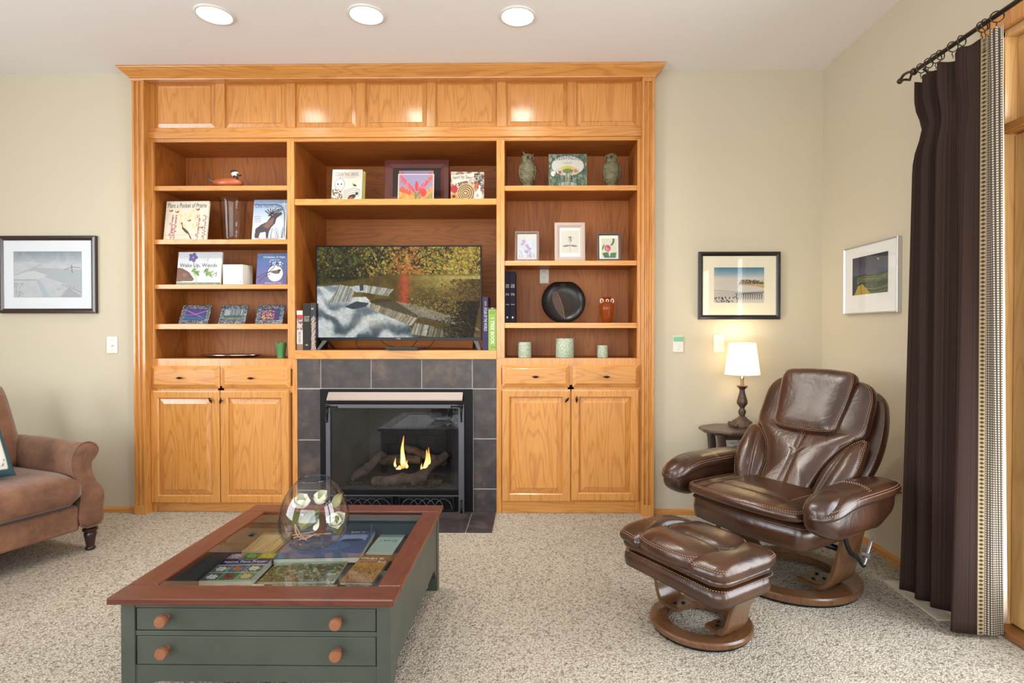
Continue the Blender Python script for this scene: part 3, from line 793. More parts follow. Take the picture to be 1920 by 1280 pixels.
def flame(px, y0, y1, w, seed, lean=0):
    rnd = random.Random(seed); p0 = fp(px, y0, .14); H = fp(px, y1, .14).z-p0.z; secs = []
    for k in range(13):
        t = k/12; r = w*(0.55+0.75*t*3 if t < .15 else (1-t)**0.85*1.05)+0.0008
        secs.append(((p0.x+lean*t+math.sin(t*7+seed)*w*.25*t, p0.y+math.sin(t*5+seed)*.006, p0.z+H*t), (r, 0, 0), (0, r*.7, 0)))
    obj('flame', loft(MB(), secs, 14, 2), m_flame, fi, smooth='all')
flame(755, 878, 816, .020, 1, .003); flame(741, 876, 858, .010, 2); flame(748, 880, 872, .022, 3)
flame(797, 890, 842, .024, 4, .016); flame(805, 886, 838, .012, 5, -.002); flame(790, 892, 868, .014, 6, .004); flame(762, 878, 862, .012, 7, .004)
# louvre grilles with arches
for (a, b_) in ((623, 737), (748, 852)):
    z1, z0 = gz(930), gz(957); xa, xb = gx(a), gx(b_)
    g_ = obj('louvre_frame', rects(MB(), xa, xb, z0, z1, [(0, 0.0), (0, 0.010), (0.004, 0.012), (0.010, 0.012), (0.012, 0.004), (0.012, 0.0)], YI, cap=False), m_black, fi)
    mb = MB(); n = 3; w = (xb-xa-0.03)/n
    for k in range(n):
        for o in (0, 0.5):
            c = xa+0.015+w*(k+.5+o)
            if c+w*.5 > xb: continue
            mb.tube([(c+w*.5*math.cos(PI*j/12), YI-0.008, z0+0.012+(z1-z0-0.026)*math.sin(PI*j/12)) for j in range(13)], 0.0028, 6)
    obj('arch_bar', mb, mat('iron_grey', (70, 70, 76), 0.4, 0.6), g_, smooth=True)
# ================================================================== THINGS ON THE SHELVES AND WALLS
class Frm:
    """a standing rectangle: f(u, v, h), metres from its bottom left corner, h towards the room"""
    def __init__(s, p, W, H, lean=0.0, yaw=0.0):
        s.p = Vector(p); s.W = W; s.H = H; l, y = math.radians(lean), math.radians(yaw)
        s.u = Vector((math.cos(y), math.sin(y), 0)); n0 = Vector((math.sin(y), -math.cos(y), 0)); Z = Vector((0, 0, 1))
        s.v = Z*math.cos(l)-n0*math.sin(l); s.n = n0*math.cos(l)+Z*math.sin(l)
    def __call__(s, u, v, h=0.0): return s.p+s.u*u+s.v*v+s.n*h
    def box(s, mb, u0, u1, v0, v1, h0, h1):
        return mb.hexa([s(u0, v0, h1), s(u1, v0, h1), s(u1, v0, h0), s(u0, v0, h0), s(u0, v1, h1), s(u1, v1, h1), s(u1, v1, h0), s(u0, v1, h0)])
    def ring(s, mb, prof, W=None, H=None, o=(0, 0), cap=False):
        W = W or s.W; H = H or s.H; L = []
        for i, h in prof:
            L.append([s(o[0]+i, o[1]+i, h), s(o[0]+W-i, o[1]+i, h), s(o[0]+W-i, o[1]+H-i, h), s(o[0]+i, o[1]+H-i, h)])
        return mb.loops(L, False, cap)
    def prt(s, name, art, parent, u0=0, v0=0, u1=None, v1=None, h=0.0008, m=None):
        u1 = s.W if u1 is None else u1; v1 = s.H if v1 is None else v1
        return print_on(name, art, s(u0, v0, h), s.u*(u1-u0), s.v*(v1-v0), parent, m)
    def word(s, txt, u0, v0, u1, v1, m, parent, h=0.0016, name='title_text', arc=0.0):
        """u, v given as fractions of the sheet"""
        def fn(a, b):
            return s((u0+(u1-u0)*a)*s.W, (v0+(v1-v0)*b+arc*(1-(2*a-1)**2))*s.H, h)
        return obj(name, lettering(MB(), txt, fn), m, parent)
def ink(c): return mat('ink_%d_%d_%d' % c, c, 0.5)
def stand(px0, px1, py0, zb, Y, lean=0, yaw=0):
    pym = py0+20; x0, x1 = ax(px0, Y, pym), ax(px1, Y, pym)
    H = (az(py0, Y+0.04*(lean > 0), (px0+px1)/2)-zb)/math.cos(math.radians(lean))
    return Frm((x0, Y, zb+0.0005), (x1-x0)/math.cos(math.radians(yaw)), H, lean, yaw)
m_art = artmat('print_matt', 0.45); m_gloss = artmat('print_gloss', 0.25, coat=0.3)
def book(px0, px1, py0, zb, Y, art, words, label, th=0.012, lean=8, yaw=0, cover=(225, 220, 205), group=None):
    F = stand(px0, px1, py0, zb, Y, lean, yaw)
    r = empty('book', F(F.W/2, 0, 0), label, 'book', group)
    mb = MB(); F.box(mb, 0, F.W, 0, F.H, -0.002, 0); F.box(mb, 0, F.W, 0, F.H, -th, -th+0.002); F.box(mb, 0, 0.003, 0, F.H, -th+0.002, -0.002)
    obj('cover', mb, mat('cover_%d_%d_%d' % cover, cover, 0.4), r)
    mb = MB(); F.box(mb, 0.004, F.W-0.003, 0.003, F.H-0.003, -th+0.0025, -0.0025); obj('pages', mb, m_paper, r)
    F.prt('cover_print', art, r, m=m_gloss)
    for w in words:
        F.word(w[0], *w[1:5], ink(w[5]), r, arc=(w[6] if len(w) > 6 else 0))
    return r, F
Ysh = YF+0.035
rg = random.Random(11)
# ---- Plant a Pocket of Prairie
A = Art(110, 92, (240, 234, 216)); A.noise(8, 6, 3)
A.speck((.3, .25, .75, .7), [(236, 214, 120), (242, 226, 150)], 26, .035, 1, .5)
for x in (.16, .24, .78, .93):
    A.line([(x, .98), (x+.01, .35)], .006, (120, 90, 80))
    for k in range(16):
        y = .38+.58*k/16+rg.uniform(-.01, .01); A.ell(x+rg.choice([-.03, .03, .02]), y, .018, .015, (205, 92, 104))
for x, y in ((.12, .25), (.26, .28), (.74, .22), (.56, .5), (.86, .68)):
    A.ell(x-.02, y, .03, .02, (196, 150, 60), 40); A.ell(x+.025, y, .03, .02, (90, 74, 50), -40)
A.ell(.5, .76, .11, .035, (92, 72, 50), 38); A.line([(.44, .7), (.4, .58)], .008, (60, 44, 34)); A.ell(.4, .57, .02, .02, (50, 36, 30))
A.line([(.58, .84), (.64, .96)], .012, (70, 52, 38)); A.line([(.02, .87), (.98, .87)], .004, (200, 180, 130))
book(306, 388, 378, zl[1], Ysh, A, [('Plant a Pocket of Prairie', .04, .83, .95, .95, (50, 46, 44))], 'pale picture book of prairie flowers titled Plant a Pocket of Prairie', yaw=-2)
# ---- One North Star
A = Art(96, 106, (150, 182, 216)); A.grad((140, 168, 206), (226, 234, 240), 0, .6); A.grad((226, 234, 240), (236, 240, 240), .6, 1)
A.poly([(.08, .92), (.1, .72), (.25, .62), (.42, .55), (.52, .42), (.62, .36), (.82, .3), (.86, .36), (.7, .46), (.66, .6), (.55, .7), (.5, .8), (.48, .96), (.42, .96), (.4, .8), (.24, .82), (.2, .97), (.12, .97)], (72, 62, 72))
A.poly([(.3, .66), (.5, .5), (.62, .44), (.6, .6), (.46, .72)], (128, 96, 86))
for k in range(6): A.line([(.55-.02*k, .4), (.42+.08*k, .24-.02*(k % 2))], .012, (60, 42, 40))
A.line([(.36, .28), (.5, .38), (.66, .34), (.86, .24)], .014, (66, 46, 42))
for k in range(26):
    x = .55+.42*k/26; A.line([(x, .99), (x+rg.uniform(-.03, .05), rg.uniform(.66, .82))], .006, rg.choice([(60, 90, 120), (240, 244, 246), (110, 140, 160)]))
A.line([(.02, .12), (.7, .12), (.86, .2), (.93, .36), (.95, .9)], .010, (36, 60, 96))
for k in range(4): A.line([(.05, .42+.045*k), (.24, .42+.045*k)], .004, (60, 70, 90))
A.rect(0, .95, 1, 1, (238, 240, 240)); A.line([(.9, .04), (.9, .18)], .008, (240, 240, 200)); A.line([(.84, .11), (.97, .11)], .008, (240, 240, 200))
book(471.5, 535, 375, zl[1], Ysh, A, [('One North Star', .05, .80, .82, .90, (26, 44, 84)), ('A Counting Book', .2, .005, .8, .05, (60, 50, 60))], 'blue picture book with a moose titled One North Star')
# ---- Wake Up, Woods
A = Art(112, 80, (222, 228, 232)); A.grad((214, 222, 232), (240, 240, 234), .0, .9)
A.noise(6, 5, 9)
A.poly([(0, .48), (.12, .5), (.28, .62), (.4, .82), (.38, .88), (0, .9)], (122, 78, 60)); A.ell(.18, .7, .05, .06, (150, 104, 84), 20); A.ell(.3, .77, .012, .016, (20, 16, 14))
for a in range(5):
    t = a*72; A.ell(.34+.055*math.cos(math.radians(t)), .17+.075*math.sin(math.radians(t)), .052, .06, (92, 80, 160), t)
A.ell(.34, .17, .018, .02, (226, 190, 60)); A.line([(.36, .3), (.42, .75)], .005, (120, 150, 100))
for cx, cy, s in ((.42, .6, .11), (.7, .62, .12)):
    for k in range(7): A.ell(cx+s*.5*math.cos(k), cy+s*.6*math.sin(k*1.3), s*.5, s*.3, rg.choice([(122, 166, 84), (150, 188, 110), (96, 144, 72)]), k*40)
A.speck((.8, .55, .9, .8), [(60, 60, 50)], 14, .012, 3); A.ell(.72, .27, .05, .07, (246, 246, 246)); A.ell(.68, .24, .02, .06, (190, 196, 190), 20)
A.line([(.72, .34), (.68, .8)], .004, (140, 160, 120)); A.line([(.44, .7), (.46, .92)], .005, (110, 140, 90))
A.rect(0, .92, 1, 1, (112, 138, 94)); A.speck((.05, .945, .92, .97), [(190, 206, 170)], 60, .006, 2)
book(330, 412.5, 473, zl[2], Ysh, A, [('Wake Up, Woods', .05, .50, .9, .65, (48, 56, 74))], 'pale picture book with a mouse and violet titled Wake Up, Woods')
# ---- Chickadees At Night
A = Art(92, 92, (64, 100, 160)); A.grad((70, 112, 172), (104, 88, 150), 0, 1); A.noise(10, 5, 4)
A.ell(.62, .64, .25, .25, (244, 242, 230)); A.line([(0, .78), (.3, .62), (.8, .52)], .014, (70, 60, 90)); A.line([(.1, .9), (.4, .6), (.6, .42)], .012, (60, 52, 84))
A.speck((.4, .26, .85, .42), [(30, 36, 60), (220, 224, 230)], 70, .018, 5); A.ell(.62, .6, .15, .05, (104, 84, 84), 8); A.ell(.74, .55, .05, .045, (30, 26, 34)); A.line([(.46, .66), (.3, .72)], .012, (80, 66, 72))
book(479.5, 536, 476, zl[2], Ysh, A, [('Chickadees At Night', .2, .84, .93, .92, (236, 236, 240)), ('by Bill O. Smith', .42, .77, .75, .81, (220, 224, 236)), ('illustrated by Charles R. Murphy', .3, .03, .85, .07, (230, 226, 240))], 'blue moonlit picture book titled Chickadees At Night')
# ---- Counting Birds
A = Art(88, 84, (210, 204, 196)); A.noise(7, 5, 2); A.grad((206, 198, 188), (226, 220, 212), 0, 1)
A.ell(.26, .48, .17, .19, (120, 100, 84)); A.ell(.26, .48, .155, .175, (226, 218, 208)); A.ell(.2, .48, .025, .03, (40, 30, 24)); A.ell(.32, .48, .025, .03, (40, 30, 24)); A.ell(.26, .55, .014, .03, (206, 160, 60))
A.poly([(.05, .62), (.34, .64), (.42, 1), (0, 1), (0, .74)], (216, 206, 194)); A.speck((.02, .64, .36, .98), [(92, 66, 54), (120, 86, 70), (70, 50, 44)], 60, .022, 8)
for k in range(5): A.line([(.4, .72+.05*k), (.7, .62+.07*k), (.95, .66+.05*k)], .006, (90, 80, 76))
A.ell(.76, .52, .07, .035, (70, 66, 40), 25); A.ell(.7, .46, .035, .03, (222, 186, 60)); A.ell(.68, .9, .14, .08, (44, 38, 40), -25); A.ell(.66, .94, .06, .04, (196, 70, 50)); A.ell(.84, .79, .05, .05, (40, 34, 38))
book(625, 682.5, 323, zc[0], Ysh+0.035, Art(8, 8, (196, 190, 110)), [], 'olive green book standing behind the Counting Birds book', cover=(186, 180, 96), lean=8)
book(621, 677, 319, zc[0], Ysh, A, [('COUNTING BIRDS', .1, .78, .88, .90, (84, 74, 68)), ('THE IDEA THAT HELPED SAVE', .22, .72, .76, .755, (110, 100, 92))], 'grey picture book with an owl titled Counting Birds', lean=8)
# ---- Swirl by Swirl
A = Art(96, 84, (196, 182, 164)); A.speck((0, 0, 1, 1), [(150, 128, 108), (116, 100, 90), (206, 196, 182), (172, 90, 76)], 130, .05, 6)
A.poly([(0, .14), (.45, .08), (.72, .04), (.7, .26), (.4, .34), (.05, .44)], (226, 218, 206))
A.speck((.72, .05, 1, .6), [(80, 78, 74), (150, 150, 140), (60, 60, 58)], 60, .03, 9); A.ell(.1, .62, .11, .12, (180, 46, 52)); A.ell(.1, .88, .12, .11, (190, 140, 60)); A.ell(.1, .88, .05, .05, (80, 50, 36))
for k in range(9): A.ell(.46-.008*k*.3, .76, .27-.028*k, .34-.036*k, (196, 172, 124) if k % 2 == 0 else (112, 84, 58))
A.ell(.76, .5, .05, .13, (196, 92, 60), 20); A.ell(.82, .82, .12, .16, (232, 226, 216), 20); A.ell(.86, .62, .03, .14, (232, 226, 216)); A.ell(.8, .84, .05, .07, (180, 172, 162))
book(845, 907, 323, zc[0], Ysh, A, [('Swirl by Swirl', .05, .66, .66, .84, (60, 44, 40), .05)], 'snail covered picture book titled Swirl by Swirl', lean=8, yaw=3, cover=(180, 168, 156))
# ---- Creekfinding
A = Art(120, 92, (78, 96, 80)); A.speck((0, 0, 1, 1), [(52, 68, 56), (96, 120, 88), (130, 146, 120), (64, 80, 92)], 260, .035, 4, .9)
A.ell(.5, .36, .42, .30, (206, 204, 196)); A.ell(.5, .52, .32, .14, (190, 190, 160), 0, .7); A.ell(.5, .45, .16, .09, (196, 184, 60)); A.ell(.5, .52, .14, .07, (104, 120, 82))
A.ell(.5, .7, .07, .13, (120, 130, 130)); A.ell(.5, .66, .04, .07, (206, 170, 110)); A.ell(.3, .56, .04, .05, (176, 84, 110)); A.ell(.7, .52, .05, .06, (196, 116, 80)); A.ell(.12, .6, .06, .08, (220, 222, 214)); A.ell(.5, .92, .24, .07, (160, 166, 178))
for k in range(50): x = rg.random(); A.line([(x, 1), (x+rg.uniform(-.06, .06), rg.uniform(.5, .8))], .005, rg.choice([(40, 60, 44), (150, 170, 130)]), .7)
A.rect(0, 0, .012, 1, (60, 66, 60)); A.rect(.988, 0, 1, 1, (150, 156, 150))
book(1029, 1100.5, 291, zr[0], Ysh, A, [('CREEKFINDING', .12, .78, .88, .89, (36, 40, 44), .05), ('A TRUE STORY', .38, .70, .62, .74, (80, 84, 84))], 'green picture book titled Creekfinding between two stone owls', lean=5)

# ---- picture frames standing on shelves
def pic(name, F, bar, depth, mf, mat_col, art, win, label, cat='picture', back=0.0, glass=True, bevelin=0.004, wmat=None, easel=False, top=None, group=None):
    """bar = frame width; win = art window as fractions u0,v0,u1,v1"""
    r = empty(name, F(F.W/2, 0, 0), label, cat, group)
    mb = F.ring(MB(), [(0, -depth), (0, -0.002), (0.002, 0), (bar*0.55, 0.001), (bar*0.8, -0.003), (bar, -0.006), (bar, -depth)]); 
    mb.f.append(tuple(len(mb.v)-4+k for k in (0, 1, 2, 3))); obj('frame', mb, mf, r)
    hb_ = -0.0075
    mb = MB(); F.box(mb, bar*0.9, F.W-bar*0.9, bar*0.9, F.H-bar*0.9, hb_-0.002, hb_); obj('mount', mb, wmat or mat('mount_%d_%d_%d' % mat_col, mat_col, 0.8), r)
    F.prt('picture_print', art, r, F.W*win[0], F.H*win[1], F.W*win[2], F.H*win[3], hb_+0.0008, m_art)
    if glass:
        mb = MB(); F.box(mb, bar*0.9, F.W-bar*0.9, bar*0.9, F.H-bar*0.9, -0.0062, -0.0055); obj('glass_pane', mb, glass_thin('picture_glass'), r)
    if easel:
        mb = MB(); c = F.W/2; q = F(c, F.H*0.6, -depth); f0 = Vector((q.x, q.y+0.05, F.p.z)); e = F.u*0.015
        mb.hexa([f0-e, f0+e, f0+e+Vector((0, .003, 0)), f0-e+Vector((0, .003, 0)), q-e, q+e, q+e+Vector((0, .003, 0)), q-e+Vector((0, .003, 0))])
        obj('easel_back', mb, m_dark, r)
    return r
# sumac print in a big red-brown frame
A = Art(110, 74, (140, 130, 170)); 
A.poly([(0, .5), (.4, .68), (.75, .66), (1, .48), (1, 1), (0, 1)], (150, 130, 70))
for s0, s1, cols in (((.05, .06), (.46, .62), [(206, 40, 36), (226, 90, 50)]), ((.95, .06), (.55, .62), [(206, 40, 36), (230, 100, 50)]), ((.05, .5), (.45, .72), [(200, 44, 34), (228, 120, 60)]), ((.03, .72), (.48, .92), [(224, 140, 40), (232, 170, 70)]), ((.97, .52), (.62, .9), [(226, 130, 40), (236, 160, 60)])):
    A.line([s0, s1], .006, (80, 50, 40))
    for k in range(10):
        t = k/10; x = s0[0]+(s1[0]-s0[0])*t; y = s0[1]+(s1[1]-s0[1])*t; A.ell(x+.01, y+.08, .017, .10, rg.choice(cols), 20); A.ell(x, y-.03, .013, .05, rg.choice(cols), -20)
A.ell(.52, .45, .05, .2, (206, 28, 34)); A.ell(.72, .7, .09, .16, (196, 30, 34)); A.line([(.5, 1), (.5, .7), (.4, .6)], .007, (60, 60, 30)); A.line([(.5, .85), (.62, .7)], .007, (60, 60, 30))
zs = zc[0]
F = stand(720, 841, 301, zs, YF+0.16, 4); hb0 = 0.045
m_cherry = mat('cherry_frame', (84, 24, 12), 0.5, mottle=(6, 0.2))
pic('framed_print', F, 0.053, 0.02, m_cherry, (40, 30, 28), A, (.22, .30, .76, .76), 'wide reddish frame behind a sumac print on the upper centre shelf', glass=False, easel=True)
F2 = stand(745.5, 813, 328, zs, YF+0.05, 6)
r = empty('sumac_print', F2(F2.W/2, 0, 0), 'small sumac leaf print leaning before the wide reddish frame', 'picture')
mb = MB(); F2.box(mb, 0, F2.W, 0, F2.H, -0.008, 0); obj('backing_board', mb, mat('card_pale', (206, 176, 168), 0.7), r)
F2.prt('picture_print', A, r, .006, .0, F2.W-.006, F2.H-.005, 0.0008, m_art)
# three small frames on the right bookcase
A1 = Art(80, 96, (206, 214, 226)); A1.noise(12, 6, 5)
for k in range(5):
    cx, cy = (.3, .22, .5, .62, .45)[k], (.22, .3, .42, .55, .68)[k]
    for a in range(5): A1.ell(cx+.07*math.cos(a*1.26), cy+.06*math.sin(a*1.26), .06, .035, rg.choice([(190, 150, 190), (214, 170, 200), (150, 140, 190)]), a*72)
for k in range(16): x = rg.random(); A1.line([(x, 1), (x+rg.uniform(-.2, .2), rg.uniform(.6, .85))], .006, (120, 120, 160))
A2 = Art(80, 110, (226, 220, 206))
A2.line([(.5, .95), (.5, .5)], .006, (90, 90, 84)); A2.ell(.3, .68, .2, .04, (130, 132, 124), -8); A2.ell(.7, .68, .2, .04, (130, 132, 124), 8); A2.ell(.46, .4, .05, .12, (196, 192, 180), 10); A2.ell(.54, .4, .05, .12, (150, 150, 140), -10); A2.ell(.5, .3, .1, .03, (110, 108, 100)); A2.speck((.3, .25, .7, .45), [(140, 130, 120)], 8, .014, 3)
A3 = Art(80, 100, (226, 222, 196)); A3.ell(.4, .5, .2, .17, (206, 80, 110)); A3.ell(.38, .52, .11, .10, (230, 140, 160)); A3.ell(.44, .46, .07, .06, (180, 40, 80)); A3.poly([(.05, .75), (.4, .7), (.5, 1), (.2, 1)], (60, 110, 90)); A3.poly([(.95, .72), (.6, .74), (.5, 1), (.9, 1)], (70, 120, 96)); A3.ell(.7, .18, .12, .2, (50, 110, 80), 20); A3.ell(.58, .16, .12, .2, (226, 222, 196), 20); A3.ell(.12, .45, .06, .16, (90, 140, 100), 20); A3.line([(.5, 1), (.42, .6)], .012, (40, 80, 60))
m_grey = mat('grey_frame', (124, 110, 102), 0.5, mottle=(8, .12)); m_greyd = mat('grey_frame_dark', (84, 72, 66), 0.5)
def smallframe(F, b, mf, mc, art, win, label):
    pic('picture_frame', F, b, 0.012, mf, mc, art, win, label, easel=True, cat='picture frame')
smallframe(stand(965, 1011, 434, zr[1], Ysh+.01, 9), .016, m_grey, (196, 186, 176), A1, (.18, .13, .84, .80), 'small grey frame with pale purple blossoms, left of the pedestal frame')
F = stand(1040, 1097.5, 418, zr[1], Ysh+.01, 5)
pic('picture_frame', F, .032, .01, mat('taupe_frame', (176, 160, 150), 0.5), (232, 226, 212), A2, (.21, .22, .80, .80), 'taupe frame with a botanical pencil drawing, tallest of three', easel=True, cat='picture frame')
smallframe(stand(1119, 1165, 437, zr[1], Ysh+.01, 6), .017, m_greyd, (222, 214, 200), A3, (.20, .13, .84, .80), 'dark grey frame with a pink flower on green leaves')
# pewter tiles lying far back on the left bookcase
m_pew = mat('pewter', (120, 124, 132), 0.33, 0.85, bump=(90, 1.0, 0.008), mottle=(60, 0.45))
def pewter(px0, px1, py, art, label):
    Y = YF+0.03; x0, x1 = ax(px0, Y, 600), ax(px1, Y, 600); zb = zl[3]
    F = Frm((x0, Y, zb+.0006), x1-x0, 0.132, 24, 0)
    r = empty('pewter_plaque', F(F.W/2, 0, 0), label, 'picture frame', 'embossed pewter frames on the left bookcase')
    b = 0.028
    mb = F.ring(MB(), [(0, -0.006), (0, 0.0), (0.003, 0.002), (b-.003, 0.002), (b, -0.001), (b, -0.006)]); mb.f.append(tuple(len(mb.v)-4+k for k in range(4)))
    obj('frame', mb, m_pew, r)
    mb = MB(); rr = random.Random(px0)
    for k in range(46):      # embossed leaves round the border
        side = k % 4; t = rr.uniform(.03, .97)
        u, v = ((t*F.W, rr.uniform(.006, b-.006)), (t*F.W, F.H-rr.uniform(.006, b-.006)), (rr.uniform(.006, b-.006), t*F.H), (F.W-rr.uniform(.006, b-.006), t*F.H))[side]
        a = rr.uniform(0, PI); L = rr.uniform(.007, .013); w = .0032
        c = F(u, v, .0035); d1_ = F.u*math.cos(a)+F.v*math.sin(a); d2_ = -F.u*math.sin(a)+F.v*math.cos(a)
        mb.add([c-d1_*L, c+d2_*w, c+d1_*L, c-d2_*w, c+F.n*.003, c-F.n*.003], [(0, 1, 4), (1, 2, 4), (2, 3, 4), (3, 0, 4), (1, 0, 5), (2, 1, 5), (3, 2, 5), (0, 3, 5)])
    obj('embossed_leaves', mb, m_pew, r, kind='stuff')
    F.prt('picture_print', art, r, b, b, F.W-b, F.H-b, 0.0, m_gloss)
    mb = MB(); c = F(F.W/2, F.H*.7, -.006); q = Vector((c.x, c.y+.03, zb)); e = F.u*.012
    mb.hexa([q-e, q+e, q+e+Vector((0, .002, 0)), q-e+Vector((0, .002, 0)), c-e, c+e, c+e+Vector((0, .002, 0)), c-e+Vector((0, .002, 0))]); obj('easel_back', mb, m_dark, r)
P1 = Art(60, 44, (70, 70, 140)); P1.grad((80, 50, 120), (50, 80, 140), 0, 1); P1.line([(0, .1), (.5, .5), (1, .2)], .02, (190, 120, 190)); P1.line([(0, .6), (.5, .5), (.9, .8)], .014, (200, 120, 130)); P1.rect(0, .75, 1, 1, (60, 90, 140))
P2 = Art(60, 44, (150, 160, 168))
for k in range(7): P2.rect(.3+k*.09, .05, .34+k*.09, .6, (60, 66, 70))
P2.rect(0, .6, 1, .8, (60, 90, 80)); P2.rect(0, .8, 1, 1, (110, 120, 110)); P2.noise(24, 12, 3)
P3 = Art(60, 44, (60, 50, 110)); P3.speck((.05, .15, .75, 1), [(222, 150, 60), (230, 180, 90), (170, 90, 60), (100, 60, 110)], 150, .03, 2); P3.poly([(.6, 0), (1, 0), (1, .5)], (50, 60, 120))
pewter(334, 389, 573, P1, 'embossed pewter frame with a purple dusk picture, leftmost of three')
pewter(408, 458.5, 571, P2, 'embossed pewter frame with a grey lakeside picture, middle of three')
pewter(477, 529, 571, P3, 'embossed pewter frame with an orange autumn picture, beside the stile')

# ---- duck decoy
dx, dY = 0, YF+0.07
def DX(p): return ax(p, dY, 335)
def DZ(p): return az(p, dY, 425)
z0 = zl[0]; zc_ = z0
r = empty('duck_decoy', (DX(425), dY, z0), 'carved ruddy duck decoy on the top left shelf', 'duck decoy')
S_ = []; xa, xb = DX(399), DX(455); hB = DZ(333)-z0
for k in range(13):
    t = k/12; w = math.sin(PI*min(1, max(0, .06+.90*t)))**.55
    S_.append(((xa+(xb-xa)*t, dY, z0+hB*.5*1.0), (0, .042*w, 0), (0, 0, hB*.5*w)))
obj('body', loft(MB(), S_, 18, 2.3), mat('chestnut_paint', (166, 84, 44), 0.35, mottle=(14, .2), coat=.3), r, smooth='all')
mb = loft(MB(), [((DX(402), dY, z0+hB*.55), (0, .026, 0), (0, 0, .016)), ((DX(396), dY, z0+hB*.75), (0, .022, 0), (0, 0, .010)), ((DX(389), dY, z0+hB*1.1), (0, .016, 0), (0, 0, .004))], 12, 2)
obj('tail', mb, mat('slate_paint', (92, 78, 72), 0.4), r, smooth='all')
hz = z0+hB
mb = loft(MB(), [((DX(443), dY, hz-.02), (.017, 0, 0), (0, .016, 0)), ((DX(442), dY, hz-.003), (.014, 0, 0), (0, .014, 0)), ((DX(441), dY, hz+.012), (.014, 0, 0), (0, .014, 0))], 14, 2)
obj('neck', mb, mat('dark_brown_paint', (52, 32, 26), 0.35), r, smooth='all')
obj('cheek', MB().ball((DX(441), dY, hz+.022), .024, .018, .019, 14, 10), mat('cream_paint', (226, 216, 204), 0.4), r, smooth='all')
obj('crown_patch', MB().ball((DX(439), dY, hz+.036), .021, .0165, .013, 14, 8), mat('dark_brown_paint', (52, 32, 26)), r, smooth='all')
mb = loft(MB(), [((DX(446), dY-.004, hz+.018), (0, .012, 0), (0, 0, .009)), ((DX(450), dY-.006, hz+.014), (0, .012, 0), (0, 0, .006)), ((DX(453), dY-.008, hz+.013), (0, .012, 0), (0, 0, .004))], 10, 2)
obj('bill', mb, mat('bill_brown', (94, 62, 50), 0.3), r, smooth='all')

# ---- hurricane glass
m_gl = glass_thin('clear_glass', (0.98, 0.98, 0.98), (0.62, 0.62, 0.64), ior=1.5)
Yh = YF+0.13; z0 = zl[1]; cx = ax(437.5, Yh, 410); R = (ax(463, Yh, 375)-ax(411, Yh, 375))/2; H = az(374, Yh, 437)-z0
pr = [(.62, 0), (.66, .015), (.70, .06), (.76, .25), (.80, .5), (.83, .75), (.88, .9), (.95, .965), (1.0, 1.0)]
pr = [(a*R, b_*H) for a, b_ in pr]; inn = [(max(.001, a-.003), b_+(.006 if i == 0 else 0)) for i, (a, b_) in enumerate(pr)]
r = empty('glass_vase', (cx, Yh, z0), 'tall clear flared glass hurricane between two picture books', 'vase')
obj('glass_wall', MB().lathe([(.001, 0)]+pr+list(reversed(inn))+[(.001, .006)], (cx, Yh, z0+.0005), 40), m_gl, r, smooth=60)
# ---- white box (network unit)
zb_ = zl[2]; Yb = YF+0.04
F = Frm((ax(417.5, Yb, 515), Yb, zb_+.0005), 0.128, az(495.5, Yb, 437)-zb_, 0, 0)
r = empty('white_box', (F(.06, 0, 0)), 'plain white box between Wake Up Woods and Chickadees At Night', 'box')
H = F.H; x0 = F.p.x; x1 = ax(454.5, Yb, 515); x2 = ax(472.5, Yb+.09, 515)
mb = MB().loops([[(x0, Yb, z), (x1, Yb, z), (x2+.005, Yb+.09, z), (x2-.02, Yb+.13, z), (x0+.02, Yb+.13, z)] for z in (zb_+.001, zb_+H)])
obj('case', mb, m_white, r, bevel=.003)
obj('button', MB().ball((x1-.012, Yb-.0005, zb_+.018), .003, .0015, .003, 10, 6), m_dark, r)
# ---- silver tray, green pot
Yt = YF+.16; z0 = ZL
r = empty('silver_tray', (ax(434, Yt, 665), Yt, z0), 'oval silver tray lying flat on the lowest left shelf', 'tray')
cx = ax(434, Yt, 665); a = (ax(491, Yt, 665)-ax(377, Yt, 665))/2
mb = MB(); L = []
for rr, z in ((.001, .004), (.55, .004), (.75, .008), (1.0, .020), (1.0, .023), (.74, .012), (.55, .008), (.001, .008)):
    L.append([(cx+a*rr*math.cos(t*PI/24), Yt+.11*rr*math.sin(t*PI/24), z0+z-.0035) for t in range(48)])
mb.loops(L, True, True); obj('dish', mb, mat('silver', (170, 160, 152), 0.18, 1), r, smooth=60)
Yp = YF+.06; cx = ax(527, Yp, 655); R = (ax(537.5, Yp, 643)-ax(516, Yp, 643))/2; H = az(642, Yp, 527)-ZL
r = empty('green_pot', (cx, Yp, ZL), 'small green pot with a scalloped rim', 'flower pot')
def potz(j, R_, z, am):
    return [(cx+R_*math.cos(2*PI*k/48), Yp+R_*math.sin(2*PI*k/48), ZL+.0005+z+am*abs(math.sin(k*PI/6))) for k in range(48)]
mb = MB().loops([potz(0, .001, 0, 0), potz(0, R*.62, 0, 0), potz(0, R*.7, H*.3, 0), potz(0, R*.86, H*.75, 0), potz(0, R*.98, H*.88, H*.14), potz(0, R*.93, H*.88, H*.13), potz(0, R*.8, H*.72, 0), potz(0, R*.6, .006, 0), potz(0, .001, .006, 0)])
obj('pot_wall', mb, mat('green_enamel', (84, 136, 82), 0.4, mottle=(20, .12)), r, smooth=50)

